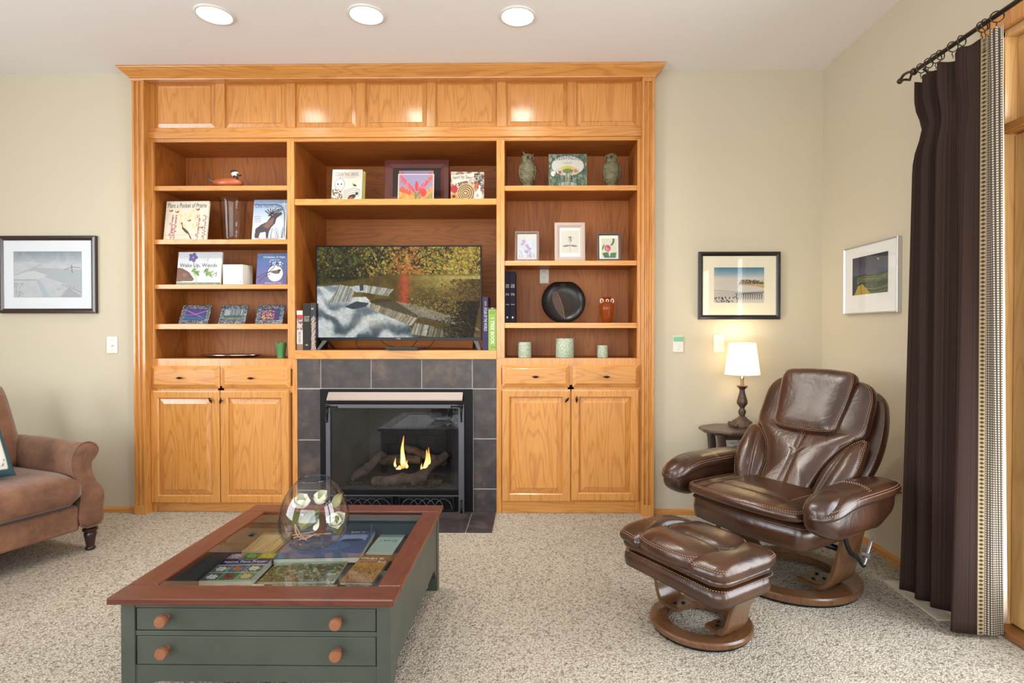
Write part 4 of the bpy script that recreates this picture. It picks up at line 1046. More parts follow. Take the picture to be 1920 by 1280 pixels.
# ---- stone owls
m_owl = mat('verdigris_stone', (98, 94, 70), 0.6, 0.2, mottle=(30, .35), bump=(70, .5, .004))
def owl(px, py0, py1, wpx, zb, tufts, turn, label, name='owl_figurine'):
    Y = YF+.08; cx = ax(px, Y, 320); R = (ax(px+wpx/2, Y, 320)-ax(px-wpx/2, Y, 320))/2; H = az(py0, Y, px)-zb
    r = empty(name, (cx, Y, zb), label, 'figurine', 'stone owls on the top right shelf')
    n = 40; L = []
    pf = [(.72, 0), (.78, .02), (.74, .07), (.52, .09), (.60, .14), (.82, .24), (.97, .38), (1.0, .50), (.97, .60), (.86, .68), (.70, .735), (.66, .77), (.71, .83), (.72, .89), (.62, .95), (.40, .99), (.05, 1.0)]
    m = 90
    for i in range(m+1):
        t = i/m; k = 0
        while k < len(pf)-2 and pf[k+1][1] < t: k += 1
        (a0, b0), (a1, b1) = pf[k], pf[k+1]; u = (t-b0)/(b1-b0); rr = a0+(a1-a0)*max(0, min(1, u))
        row = []
        for j in range(n):
            th = 2*PI*j/n; d = 0
            if .12 < t < .72: d = .10*abs(math.sin(t*46+math.cos(th*7)*1.1))*(0.6+.4*math.sin(th*9+t*40))
            row.append((cx+R*(rr+d)*math.cos(th), Y+R*.85*(rr+d)*math.sin(th), zb+.0005+H*t))
        L.append(row)
    obj('body', MB().loops(L), m_owl, r, smooth=70)
    hz = zb+H*.86; fw = Vector((math.sin(turn), -math.cos(turn), 0)); sd = Vector((math.cos(turn), math.sin(turn), 0))
    c = Vector((cx, Y, hz))
    for s in (-1, 1):
        e = c+fw*R*.60+sd*s*R*.28
        obj('eye', MB().ball(e, R*.13, R*.13, R*.13, 10, 8), mat('owl_eye', (40, 38, 28), 0.3), r, smooth='all')
        mb = MB(); mb.tube([e+(sd*math.cos(t*PI/8)+Vector((0, 0, 1))*math.sin(t*PI/8))*R*.22+fw*.002 for t in range(16)], R*.05, 6, closed=True); obj('eye_ring', mb, m_owl, r, smooth='all')
        if tufts:
            mb = MB(); b0 = c+Vector((0, 0, H*.09))+sd*s*R*.42+fw*R*.2
            loft(mb, [(b0, sd*R*.2, fw*R*.14), (b0+sd*s*R*.16+Vector((0, 0, H*.05)), sd*R*.13, fw*R*.09), (b0+sd*s*R*.34+Vector((0, 0, H*.085)), sd*R*.03, fw*R*.02)], 8, 2); obj('ear_tuft', mb, m_owl, r, smooth=60)
        mb = MB(); w0 = Vector((cx+s*R*.86, Y-R*.2, zb+H*.62)); loft(mb, [(w0, (R*.1, 0, 0), (0, R*.3, 0)), (w0+Vector((s*R*.1, 0, -H*.15)), (R*.12, 0, 0), (0, R*.42, 0)), (w0+Vector((-s*R*.1, .004, -H*.42)), (R*.07, 0, 0), (0, R*.2, 0))], 10, 2); obj('wing', mb, m_owl, r, smooth=60)
    mb = MB(); b0 = c+fw*R*.68-Vector((0, 0, H*.005)); loft(mb, [(b0, sd*R*.08, Vector((0, 0, 1))*R*.12), (b0+fw*R*.16-Vector((0, 0, H*.02)), sd*R*.05, Vector((0, 0, 1))*R*.08), (b0+fw*R*.17-Vector((0, 0, H*.05)), sd*R*.015, Vector((0, 0, 1))*R*.02)], 8, 2); obj('beak', mb, m_owl, r, smooth=60)
owl(989, 289, 345, 32, zr[0], True, .5, 'weathered stone owl with ear tufts on the top right shelf')
owl(1146.5, 288, 347, 32, zr[0], False, -.6, 'weathered stone owl with a round tuftless head')

# ---- middle right shelf: dark set of books, leaf dish, amber vase
for i, (a, b_) in enumerate(((946.3, 956), (956.3, 966.5))):
    Y = YF+.03; x0, x1 = ax(a, Y, 560), ax(b_, Y, 560); zb = zr[2]; H = az(509, Y, 956)-zb
    x0 = max(x0, XDd+.0005); r = empty('reference_book', ((x0+x1)/2, Y, zb), ['dark reference book against the stile, left of its twin', 'dark reference book beside its twin, pages showing'][i], 'book', 'dark reference books')
    mb = MB().box(x0, x1, Y, Y+.003, zb+.0005, zb+H).box(x0, x0+.002, Y+.003, Y+.2, zb+.0005, zb+H).box(x1-.002, x1, Y+.003, Y+.2, zb+.0005, zb+H)
    obj('cover', mb, mat('navy_cloth', (24, 20, 36), 0.6, spec=.15), r, bevel=.001)
    obj('pages', MB().box(x0+.002, x1-.002, Y+.004, Y+.195, zb+.004, zb+H-.004), m_paper, r)
    F = Frm((x0, Y, zb), x1-x0, H)
    for k, (t, v0) in enumerate((('THE', .735), ('OXFORD', .71), ('ENGLISH', .685), ('VOL', .56), ('OF TWO', .535), ('WORDS', .35))):
        F.word(t, .15, v0, .85, v0+.017, ink((196, 190, 176)), r, h=.0006, name='spine_text')
    mb = MB(); F.box(mb, F.W*.35, F.W*.62, H*.09, H*.125, .0002, .0008); obj('spine_mark', mb, ink((196, 190, 176)), r)
Y = YF+.05; zb = zr[2]; cx = ax(1056.5, Y, 567); R = (ax(1097.5, Y, 567)-ax(1015, Y, 567))/2; 
F = Frm((cx, Y, zb+.0005), R*2, R*2, 9)
r = empty('leaf_dish', F(0, 0, 0), 'round black dish etched with a large leaf, standing on edge', 'dish')
mb = MB(); L = []; cyv = R*.955
def dpt(t, rr, h):
    u, v = R*rr*math.cos(t), R*rr*math.sin(t); v = min(v, R*.915); v = max(v, -R*.955); return F(u, cyv+v, h)
for rr, h in ((.01, -.014), (.5, -.014), (.85, -.008), (1.0, .022), (.985, .024), (.90, .008), (.70, -.006), (.5, -.010), (.01, -.010)):
    L.append([dpt(2*PI*k/64, rr, h) for k in range(64)])
obj('dish_body', MB().loops(L), mat('black_lacquer', (20, 16, 16), 0.3, spec=.35), r, smooth=50)
mb = MB(); tip = (-.40, .66); foot = (.06, -.80)
def mid(t): # midrib
    return (tip[0]+(foot[0]-tip[0])*t+.12*math.sin(PI*t), tip[1]+(foot[1]-tip[1])*t)
def lp(x, y): 
    rr = math.hypot(x, y); h = -.0095 if rr < .5 else (-.0095+(rr-.5)*.035 if rr < .72 else -.002+(rr-.72)*.075); return F(x*R, cyv+y*R, h+.0022)
mb.tube([lp(*mid(k/16)) for k in range(17)], .0016, 5)
for k in range(34):
    t = .10+.86*k/34; wv = .40*math.sin(PI*min(1, t*1.02))**.7; x, y = mid(t)
    for s in (-1, 1):
        mb.tube([lp(x+s*wv*q*.98, y-(.05)*q+ .13*q*q*(1 if s > 0 else .3)) for q in (0, .35, .7, 1)], .0008, 3, cap=False)
obj('leaf_etching', mb, mat('etched_copper', (122, 92, 76), 0.4, .5), r, kind='stuff')
Y = YF+.09; cx = ax(1138, Y, 580); R = (ax(1151.5, Y, 580)-ax(1124.5, Y, 580))/2; H = az(557, Y, 1138)-zb
m_amb = None
def amber():
    m, n, l, b = nt('amber_glass'); b.inputs['Base Color'].default_value = lin((188, 98, 36))+(1,); b.inputs['Roughness'].default_value = .06
    b.inputs['Transmission Weight'].default_value = .7; b.inputs['IOR'].default_value = 1.3; b.inputs['Subsurface Weight'].default_value = 0; return m
r = empty('amber_vase', (cx, Y, zb), 'small amber glass vase with clear ear handles', 'vase')
m_amb = amber()
pf = [(.001, 0), (.62, 0), (.68, .02), (.86, .25), (.98, .5), (1.0, .66), (.88, .76), (.58, .81), (.44, .85), (.46, .92), (.62, .99), (.66, 1.0), (.60, 1.0), (.40, .92), (.36, .84), (.5, .79), (.001, .72)]
obj('vase_body', MB().lathe([(a*R, b_*H) for a, b_ in pf], (cx, Y, zb+.0005), 32), m_amb, r, smooth='all')
for s in (-1, 1):
    mb = MB(); c = Vector((cx+s*R*.72, Y-.003, zb+H*.85)); mb.tube([c+Vector((s*R*.2*math.cos(t*PI/6), 0, R*.28*math.sin(t*PI/6))) for t in range(12)], R*.09, 8, closed=True)
    obj('handle', mb, mat('pale_glass', (226, 190, 170), 0.1), r, smooth='all', label='clear curled handle')
mb = MB(); c = Vector((cx, Y-R*.5, zb+H*.85)); mb.tube([c+Vector((R*.16*math.cos(t*PI/6), 0, R*.22*math.sin(t*PI/6))) for t in range(12)], R*.07, 8, closed=True); obj('handle', mb, mat('pale_glass', (226, 190, 170)), r, smooth='all')
# ---- candles
def candlemat():
    m, n, l, b = nt('speckled_wax'); tc = n.new('ShaderNodeTexCoord'); v = n.new('ShaderNodeTexVoronoi'); v.inputs['Scale'].default_value = 330
    l.new(tc.outputs['Object'], v.inputs['Vector']); r = n.new('ShaderNodeValToRGB'); l.new(v.outputs['Distance'], r.inputs[0]); e = r.color_ramp.elements
    e[0].position = .28; e[0].color = lin((222, 228, 206))+(1,); e[1].position = .62; e[1].color = lin((126, 142, 116))+(1,)
    l.new(r.outputs[0], b.inputs['Base Color']); b.inputs['Roughness'].default_value = .7; bp = n.new('ShaderNodeBump'); bp.inputs['Distance'].default_value = .002; bp.inputs['Strength'].default_value = .5
    l.new(v.outputs['Distance'], bp.inputs['Height']); l.new(bp.outputs[0], b.inputs['Normal']); return m
m_can = candlemat()
for a, b_, t, lab in ((971.5, 996, 641.5, 'pale green speckled candle, medium one nearest the mantel'), (1042, 1076, 634.5, 'pale green speckled candle, widest and in the middle'), (1120, 1139.5, 647.5, 'pale green speckled candle, smallest of three')):
    Y = YF+.07; cx = ax((a+b_)/2, Y, 655); R = (ax(b_, Y, 655)-ax(a, Y, 655))/2; H = az(t, Y-R, (a+b_)/2)-ZR
    r = empty('candle', (cx, Y, ZR), lab, 'candle', 'speckled candles on the lowest right shelf')
    obj('wax', MB().lathe([(.001, 0), (R*.985, 0), (R, .003), (R, H-.003), (R*.97, H), (R*.9, H-.001), (R*.5, H-.004), (.001, H-.005)], (cx, Y, ZR+.0005), 36), m_can, r, smooth=50)
    obj('wick', MB().tube([(cx, Y, ZR+H-.006), (cx+.001, Y, ZR+H+.004), (cx+.003, Y, ZR+H+.008)], .0009, 6), m_dark, r)

# ---- television
Yt = YF+0.05
x0, x1 = ax(592, Yt, 550), ax(903, Yt, 550); zt_, zb_ = az(460, Yt, 748), az(638, Yt, 748)
F = Frm((x0, Yt, zb_), x1-x0, zt_-zb_)
tv = empty('television', ((x0+x1)/2, Yt, ZD), 'flat television showing a waterfall in autumn woods', 'television')
bz = .0085; bb_ = .019
mb = MB(); L = []
for (i, ib, h) in ((0, 0, -.03), (0, 0, 0), (.001, .001, .001), (bz-.001, bb_-.001, .001), (bz, bb_, -.001)):
    L.append([F(i, ib, h), F(F.W-i, ib, h), F(F.W-i, F.H-i, h), F(i, F.H-i, h)])
mb.loops(L, True, True); obj('bezel', mb, m_black_g, tv)
mb = MB(); F.box(mb, .12, F.W-.12, .05, F.H*.62, -.065, -.03); obj('rear_housing', mb, m_dark, tv, bevel=.01)
W_, H_ = 400, 224
T = Art(W_, H_, (40, 40, 30)); X, Y_ = T.X, T.Y
n1, n2, n3 = vnoise(W_, H_, 34, 1, 4), vnoise(W_, H_, 9, 2, 3), vnoise(W_, H_, 80, 5, 2)
def C3(*c): return np.array(c, float)
def blend(m, c): 
    T.a = T.a*(1-m[..., None])+np.array(c, float)*m[..., None]
sm = lambda x, a, b_: np.clip((x-a)/(b_-a), 0, 1)
blend(np.ones_like(X), (28, 34, 16))
gold = sm(X+.5*(n2-.5), .18, .8)
blend(sm(n1, .38, .7)*(.45+.35*gold), (196, 164, 62)); blend(sm(n1, .5, .78)*(1-gold)*.55, (84, 104, 40)); blend(sm(n2, .55, .8)*sm(n3, .35, .7)*.6, (190, 104, 40))
blend(np.exp(-((X-.55)/.09)**2)*sm(n1, .3, .65)*(Y_ < .3)*.75, (206, 130, 66)); blend(np.exp(-((X-.82)/.12)**2)*sm(n1, .2, .75)*.85, (210, 192, 84)); blend(np.exp(-((X-.92)/.1)**2)*.35, (196, 170, 70))
blend(((X-.02) < .45)*np.exp(-((Y_-.32)/.09)**2)*.55*(1-gold), (16, 18, 10))
for tx in (.16, .2, .29, .34, .46, .67, .72, .79): T.line([(tx, .0), (tx+.004, .32)], .0022, (50, 36, 18), .6)
blend(np.exp(-(((X-.56)/.13)**2+((Y_-.26)/.045)**2))*.7, (196, 104, 50))
TR = random.Random(21)
for k in range(2600):
    x, y = TR.random(), TR.uniform(0, .33)
    g_ = min(1, max(0, x+TR.uniform(-.3, .3))); c = TR.choice([(26, 30, 14), (60, 70, 30), (112, 104, 44), (44, 38, 18)]) if TR.random() > g_*.75+.15 else TR.choice([(222, 190, 84), (196, 160, 58), (232, 208, 112), (206, 126, 52), (170, 140, 52)])
    if x < .3 and TR.random() < .75: c = TR.choice([(24, 28, 14), (36, 44, 20), (70, 76, 32), (120, 88, 40)])
    if .46 < x < .62 and TR.random() < .35: c = TR.choice([(220, 140, 80), (206, 112, 56)])
    T.ell(x, y, TR.uniform(.003, .008), TR.uniform(.004, .011), c, TR.uniform(0, 180), .7)
wy = .42-.12*sm(X, .0, .42)
w = sm(Y_-wy, 0, .015)
st = vnoise(W_, H_, 12, 7, 3); stx = np.repeat(vnoise(W_, H_, 40, 8, 2)[:, ::1], 1, 1)
blend(w, (92, 74, 30)); blend(w*sm(st, .45, .7)*.5, (146, 122, 56)); blend(w*np.exp(-((X-.8)/.16)**2)*np.exp(-((Y_-.4)/.1)**2)*.8, (196, 172, 88))
blend(w*np.exp(-((Y_-.34)/.03)**2)*sm(X, .45, .95)*.8, (216, 196, 120)); blend(w*np.exp(-((X-.535)/.035)**2)*(Y_ < .64)*sm(vnoise(W_, H_, 60, 3, 2), .2, .55)*.9, (206, 84, 50))
T.speck((.6, .42, .95, .72), [(206, 178, 104), (160, 130, 60), (84, 62, 30)], 260, .006, 3, .6, .35)
# foaming water lower left
P = [(0, .44), (.14, .42), (.16, .56), (.3, .55), (.34, .62), (.48, .74), (.56, .86), (.62, 1), (0, 1)]
A_ = Art(W_, H_, (0, 0, 0)); A_.poly(P, (255, 255, 255)); M = A_.a[..., 0]/255
fl = vnoise(W_, H_, 6, 14, 2); U = (X*9-Y_*2+fl*3); foam = .5+.5*np.sin((Y_*26+X*10+fl*13)); foam = foam*.6+.4*vnoise(W_, H_, 26, 4, 3)
blend(M, (128, 142, 148)); blend(M*sm(foam, .30, .7)*.9, (226, 230, 228)); blend(M*np.exp(-(((X-.12)/.16)**2+((Y_-.56)/.07)**2))*.8, (232, 234, 230)); blend(M*np.exp(-(((X-.26)/.10)**2+((Y_-.57)/.04)**2))*.8, (232, 234, 230)); blend(M*sm(1-foam, .55, .8)*sm(Y_, .6, .9)*.7, (44, 58, 66)); blend(M*np.exp(-(((X-.35)/.16)**2+((Y_-.84)/.08)**2))*.55, (216, 214, 196))
def fall(Pq, c0, c1, n, al=.9):
    T.poly(Pq, c0, .95)
    (xa, ya), (xb, yb), (xc, yc), (xd, yd) = Pq
    rr = random.Random(n)
    for k in range(n):
        t = rr.random(); x1_, y1_ = xa+(xb-xa)*t, ya+(yb-ya)*t; x2_, y2_ = xd+(xc-xd)*t, yd+(yc-yd)*t
        T.line([(x1_, y1_), (x2_+(x1_-x2_)*.3, y2_)], .0022, rr.choice(c1), .6)
fall([(.14, .42), (.24, .45), (.20, .60), (.07, .62)], (150, 150, 140), [(226, 226, 216), (100, 100, 90), (184, 184, 172)], 40)
fall([(.28, .42), (.47, .47), (.42, .54), (.28, .50)], (176, 176, 162), [(232, 232, 220), (130, 124, 106)], 50)
T.poly([(.2, .44), (.28, .42), (.28, .5), (.24, .5)], (206, 210, 208)); T.poly([(.26, .42), (.285, .41), (.285, .48), (.265, .49)], (60, 72, 84))
T.poly([(.17, .66), (.24, .60), (.32, .62), (.3, .66), (.22, .69)], (66, 72, 80)); T.poly([(.32, .6), (.38, .57), (.46, .58), (.44, .66), (.34, .64)], (70, 60, 34), .9)
fall([(.33, .62), (.62, .79), (.57, .87), (.32, .68)], (158, 146, 118), [(214, 206, 180), (96, 84, 62), (186, 176, 150)], 80)
T.poly([(.34, .62), (.45, .6), (.75, .76), (.95, .92), (.62, .79)], (92, 82, 66), .85); T.poly([(.48, .6), (.6, .64), (.95, .83), (1, .93), (.8, .84), (.62, .76)], (190, 184, 166), .55)
fall([(.6, .84), (.72, .88), (.70, .99), (.57, .96)], (150, 146, 126), [(216, 212, 194), (90, 84, 70)], 46)
fall([(.72, .9), (.98, .96), (.98, 1), (.7, .99)], (110, 100, 80), [(180, 174, 150), (60, 52, 40)], 46)
for k in range(2600):
    x, y = 1-abs(TR.gauss(0, .085)), TR.uniform(.36, 1); x -= .10*max(0, y-.55)
    T.ell(x, y, TR.uniform(.003, .009), TR.uniform(.004, .011), TR.choice([(96, 76, 36), (130, 104, 48), (60, 46, 22)] if y < .6 else [(24, 18, 10), (40, 30, 16), (66, 50, 26), (14, 12, 8)]), 0, .6)
T.speck((.55, .55, .86, .78), [(214, 196, 150), (90, 70, 40), (180, 150, 96)], 200, .008, 16, .5, .3)
T.a = T.a*(1.0+(n3-.5)[..., None]*.25)
F.prt('screen', T, tv, bz, bb_, F.W-bz, F.H-bz, .0, artmat('lit_screen', .35, emit=.92, spec=.04))
F.word('LG', .497, .012, .510, .030, ink((200, 200, 204)), tv, h=.0018, name='logo_text')
mb = MB(); c = F(F.W*.489, F.H*.021, .0016); mb.lathe([(.0001, 0), (.0045, 0)], (0, 0, 0), 16, cap=False).xf(lambda p: c+Vector((p.x, 0, p.y))); obj('logo_disc', mb, ink((180, 60, 90)), tv)
for xp, s in ((608, 1), (893, -1)):
    xx = ax(xp, Yt, 645); mb = MB()
    mb.loops([[(xx-.010*s, Yt+.005, zb_+.004), (xx+.022*s, Yt+.005, zb_+.004), (xx+.022*s, Yt+.025, zb_+.004), (xx-.01*s, Yt+.025, zb_+.004)], [(xx-.032*s, YF+.0+.008, ZD+.004), (xx-.014*s, YF+.008, ZD+.004), (xx-.014*s, YF+.022, ZD+.004), (xx-.032*s, YF+.022, ZD+.004)]])
    mb.loops([[(xx-.0*s, Yt+.006, zb_+.004), (xx+.02*s, Yt+.006, zb_+.004), (xx+.02*s, Yt+.024, zb_+.004), (xx-.0*s, Yt+.024, zb_+.004)], [(xx+.018*s, Yt+.10, ZD+.004), (xx+.034*s, Yt+.10, ZD+.004), (xx+.034*s, Yt+.12, ZD+.004), (xx+.018*s, Yt+.12, ZD+.004)]])
    mb.box(xx-.034, xx-.01, YF+.002, YF+.03, ZD+.0005, ZD+.005) if s > 0 else mb.box(xx+.01, xx+.034, YF+.002, YF+.03, ZD+.0005, ZD+.005)
    obj('foot', mb, mat('foot_grey', (70, 70, 74), 0.3, .5), tv)
# cable box under the screen, hanging over the deck front
mb = MB(); xa, xb = ax(722.5, YF-.03, 655), ax(782, YF-.03, 655); xc, xd = ax(741, YF+.1, 650), ax(793, YF+.1, 650)
r = empty('cable_box', ((xa+xb)/2, YF, ZD), 'thin black box beneath the television, overhanging the mantel edge', 'set-top box')
z0 = ZD+.002
obj('case', MB().loops([[(xa, YF-.03, z), (xb, YF-.03, z), (xb+.035, YF+.085, z), (xa+.035, YF+.085, z)] for z in (z0, z0+.016)]), mat('box_grey', (52, 50, 56), .3), r, bevel=.002)
obj('front_strip', MB().box(xa+.002, xb-.002, YF-.0315, YF-.0295, z0+.003, z0+.013), m_black_g, r)
def cord(pts, label, rr=.0022, mm=None, name='cord'): 
    o = obj(name, MB().tube(cr(pts, 6), rr, 6), mm or m_dark, smooth='all', label=label, cat='cord'); return o
def tp(px, py, Y): return at(px, py, Y=Y)
cord([tp(668, 636, YF+.12), tp(669, 648, YF+.12), tp(682, 655, YF+.12)+Vector((0, 0, -.0)), tp(702, 656, YF+.11), tp(733, 654, YF+.10)], 'black cord looping left under the television')
cord([tp(714, 637, YF+.13), tp(722, 645, YF+.13), tp(738, 650, YF+.12)], 'short black cord beside the cable box, left side')
cord([tp(815, 637, YF+.12), tp(806, 649, YF+.12), tp(796, 654, YF+.11)], 'black cord running down right of the cable box')
cord([tp(783, 637, YF+.14), tp(777, 645, YF+.14), tp(772, 651, YF+.13)], 'short black cord behind the right end of the cable box')
# books beside the television
def spine(px0, px1, py0, cols, words, label, dY=.012, depth=.2, art=None, zb=ZD, group='books beside the television'):
    Y = YF+dY; x0, x1 = ax(px0, Y, 610), ax(px1, Y, 610); H = az(py0, Y, (px0+px1)/2)-zb
    x0 = max(x0, XB+.001); x1 = min(x1, XCc-.001); F = Frm((x0, Y, zb+.0005), x1-x0, H)
    r = empty('book', ((x0+x1)/2, Y, zb), label, 'book', group)
    mb = MB().box(x0, x1, Y, Y+.002, zb+.0005, zb+H).box(x0, x0+.002, Y+.002, Y+depth, zb+.0005, zb+H).box(x1-.002, x1, Y+.002, Y+depth, zb+.0005, zb+H)
    obj('cover', mb, mat('cover_%d_%d_%d' % cols, cols, .5, spec=.2), r); obj('pages', MB().box(x0+.002, x1-.002, Y+.003, Y+depth-.004, zb+.003, zb+H-.003), m_paper, r)
    if art: F.prt('spine_print', art, r)
    for t, u0, v0, u1, v1, c, rot in words:
        def fn(a, b_): 
            uu, vv = (u0+(u1-u0)*b_, v1-(v1-v0)*a) if rot else (u0+(u1-u0)*a, v0+(v1-v0)*b_)
            return F(uu*F.W, vv*F.H, .0016)
        obj('spine_text', lettering(MB(), t, fn), ink(c), r)
A = Art(12, 70, (196, 186, 176)); A.rect(0, .02, 1, .12, (230, 224, 220)); A.rect(0, .12, 1, .22, (196, 40, 44)); A.speck((0, .22, 1, .5), [(150, 60, 50), (220, 190, 180), (70, 60, 56)], 30, .14, 2); A.rect(0, .5, 1, .85, (224, 218, 208)); A.rect(0, .85, 1, 1, (150, 110, 90))
spine(556.5, 567.5, 582, (200, 190, 182), [('TREES OF NORTH', .25, .18, .7, .48, (60, 50, 46), True)], 'short red and white paperback left of the television', art=A)
spine(568.2, 582, 568, (44, 38, 34), [('THE BIRD', .1, .70, .9, .72, (206, 200, 190), False), ('LIFE OF', .15, .67, .85, .69, (206, 200, 190), False), ('NORTH', .15, .64, .85, .66, (206, 200, 190), False), ('AMERICA', .12, .61, .9, .63, (206, 200, 190), False), ('*', .3, .09, .7, .13, (206, 200, 190), False)], 'tall dark brown book left of the television')
A = Art(18, 90, (26, 24, 26)); rr_ = random.Random(4)
for k in range(40): y = .3+.7*k/40; A.line([(rr_.uniform(.1, .3), y+.04), (rr_.uniform(.6, 1), y-.02)], .05, (216, 190, 178), .8)
spine(582.6, 592.5, 568, (26, 24, 26), [('ABC', .1, .86, .6, .9, (220, 216, 210), False)], 'black book with pale feather pattern against the television edge', art=A)
spine(904.6, 914.8, 556.5, (54, 48, 84), [('ATLAS OF THE WORLD', .3, .36, .85, .80, (206, 206, 216), True), ('OXFORD', .4, .83, .7, .92, (210, 180, 90), True)], 'tall navy atlas right of the television')
A = Art(14, 70, (150, 188, 74)); A.rect(0, 0, 1, .045, (60, 70, 60)); A.poly([(.35, 0), (.65, 0), (.5, .04)], (230, 230, 220))
spine(915.6, 930.5, 577, (150, 188, 74), [('1 TREE BOOK', .3, .14, .75, .76, (244, 244, 232), True), ('EDITED', .2, .90, .85, .915, (40, 60, 30), False), ('SIBLEY', .15, .86, .85, .88, (40, 60, 30), False), ('T', .3, .04, .42, .09, (40, 60, 30), False), ('press', .5, .05, .9, .08, (40, 60, 30), False)], 'lime green tree book right of the television', art=A)

# ---- outlet on the right bookcase back
def outlet(cx, Y, cz, label, w=.07, h=.115):
    r = empty('wall_outlet', (cx, Y, cz-h/2), label, 'outlet')
    obj('cover_plate', MB().box(cx-w/2, cx+w/2, Y-.006, Y-.0005, cz-h/2, cz+h/2), m_white, r, bevel=.002)
    for s in (-1, 1):
        mb = MB().lathe([(.0001, 0), (.017, 0), (.017, .002), (.0001, .002)], (0, 0, 0), 20); mb.xf(lambda p: Vector((cx+p.x, Y-.006-p.z, cz+s*.022+p.y*.8))); q = obj('socket', mb, m_white, r)
        for d, hh in ((-.006, .009), (.006, .007)): obj('slot', MB().box(cx+d-.001, cx+d+.001, Y-.0088, Y-.0078, cz+s*.022-hh/2+.002, cz+s*.022+hh/2+.002), m_dark, q)
        obj('slot', MB().tube([(cx, Y-.0078, cz+s*.022-.008), (cx, Y-.0088, cz+s*.022-.008)], .0022, 8), m_dark, q)
Yo = YF+.33
outlet(ax(1020.5, Yo, 516), Yo, az(514, Yo, 1020), 'white wall outlet on the back of the right bookcase', .062, .125)
# ---- switches on the back wall
def plate(px0, px1, py0, py1, name, label, kind):
    Y = YW; x0, x1, z0, z1 = ax(px0, Y, py0), ax(px1, Y, py0), az(py1, Y, px0), az(py0, Y, px0); cx = (x0+x1)/2; cz = (z0+z1)/2
    r = empty(name, (cx, Y, z0), label, 'switch plate')
    obj('cover_plate', MB().box(x0, x1, Y-.006, Y-.0003, z0, z1), m_white, r, bevel=.002)
    for s in (-1, 1): obj('screw', MB().ball((cx, Y-.006, cz+s*.032), .003, .0012, .003, 10, 6), mat('screw_grey', (170, 168, 160), .3, .6), r)
    if kind == 'dial': 
        obj('knob', MB().lathe([(.0001, 0), (.010, 0), (.009, .012), (.0001, .012)], (0, 0, 0), 18).xf(lambda p: Vector((cx+p.x, Y-.006-p.z, cz+p.y))), m_white, r, smooth=50)
    if kind == 'toggle':
        obj('toggle', MB().box(cx-.004, cx+.004, Y-.018, Y-.005, cz-.010, cz+.006), m_white, r, bevel=.001)
        obj('green_label', MB().box(x0+.002, x1-.002, Y-.0085, Y-.006, z1-.034, z1-.004), mat('mint_tape', (126, 186, 150), .6), r, label='mint green tape')
plate(201, 221, 631, 662, 'dimmer_switch', 'white dimmer switch on the wall left of the bookcases', 'dial')
plate(1261.5, 1281, 629.5, 660, 'light_switch', 'white toggle switch with a mint green strip', 'toggle')
plate(1337.5, 1357.5, 627, 660, 'blank_plate', 'blank white wall plate left of the lampshade', '')
# outlet with a plug-in freshener
ox, oz = ax(1372, YW, 838), az(838, YW, 1372)
outlet(ox, YW, oz, 'white wall outlet low behind the side table', .07, .115)
r = empty('plug_in_unit', (ox+.012, YW-.03, oz-.03), 'white plug-in unit with a round grille in the outlet', 'plug-in')
obj('case', MB().box(ox-.022, ox+.046, YW-.05, YW-.0095, oz-.045, oz+.03), m_white, r, bevel=.006)
mb = MB().tube([(ox+.012+.024*math.cos(t*PI/12), YW-.052, oz-.006+.024*math.sin(t*PI/12)) for t in range(24)], .004, 8, closed=True); obj('round_grille', mb, mat('taupe_plastic', (150, 138, 122), .4), r, smooth='all')

# ---- framed pictures on the walls
m_maho = mat('dark_mahogany', (44, 28, 28), 0.25, coat=.4); m_ebony = mat('ebony_frame', (24, 20, 22), 0.25, coat=.4); m_silv = mat('silver_frame', (206, 206, 206), 0.3, .9)
B = Art(190, 126, (196, 202, 208)); B.grad((150, 164, 176), (206, 212, 218), 0, .28)
B.noise(7, 30, 3); B.poly([(0, .27), (.2, .22), (.5, .26), (.8, .3), (1, .26), (1, 1), (0, 1)], (212, 216, 222)); B.noise(10, 14, 6)
B.poly([(.3, .35), (.7, .38), (1, .4), (1, .95), (.75, .7), (.45, .55), (.2, .45)], (186, 194, 204), .8); B.poly([(0, .5), (.3, .42), (.5, .52), (.35, .6), (0, .6)], (222, 226, 230)); B.line([(0, .62), (.34, .62), (.5, 1)], .005, (160, 168, 176)); B.poly([(.33, .62), (.38, .62), (.54, 1), (.44, 1)], (190, 204, 214)); B.poly([(.68, 1), (.8, .78), (.98, .95), (.98, 1)], (178, 184, 194))
B.line([(.02, .52), (.3, .36), (.42, .27)], .004, (170, 176, 184)); B.line([(.75, .4), (.85, .34), (.97, .36)], .006, (150, 158, 168)); B.line([(.85, .3), (.86, .46)], .006, (120, 130, 140)); B.line([(.72, .72), (.98, .88)], .004, (150, 158, 166)); B.speck((.01, .68, .14, .98), [(160, 168, 176), (140, 148, 158)], 60, .006, 4); B.speck((.6, .72, .95, .85), [(150, 158, 168)], 40, .005, 5)
for q in (((0, 0), (1, 0)), ((1, 0), (1, 1)), ((1, 1), (0, 1)), ((0, 1), (0, 0))): B.line(list(q), .004, (70, 80, 90))
def wallpic(px0, px1, py0, py1, bar, dep, m, mc, art, win, label, Y=YW):
    Yf = Y-dep; x0, x1 = ax(px0, Yf, 530), ax(px1, Yf, 530); z1, z0 = az(py0, Yf, (px0+px1)/2), az(py1, Yf, (px0+px1)/2)
    F = Frm((x0, Yf, z0), x1-x0, z1-z0); W = lambda p: (ax(p, Yf, 530)-x0)/F.W; Hh = lambda p: (az(p, Yf, (px0+px1)/2)-z0)/F.H
    return pic('framed_picture', F, bar, dep-.001, m, mc, art, (W(win[0]), Hh(win[3]), W(win[2]), Hh(win[1])), label)
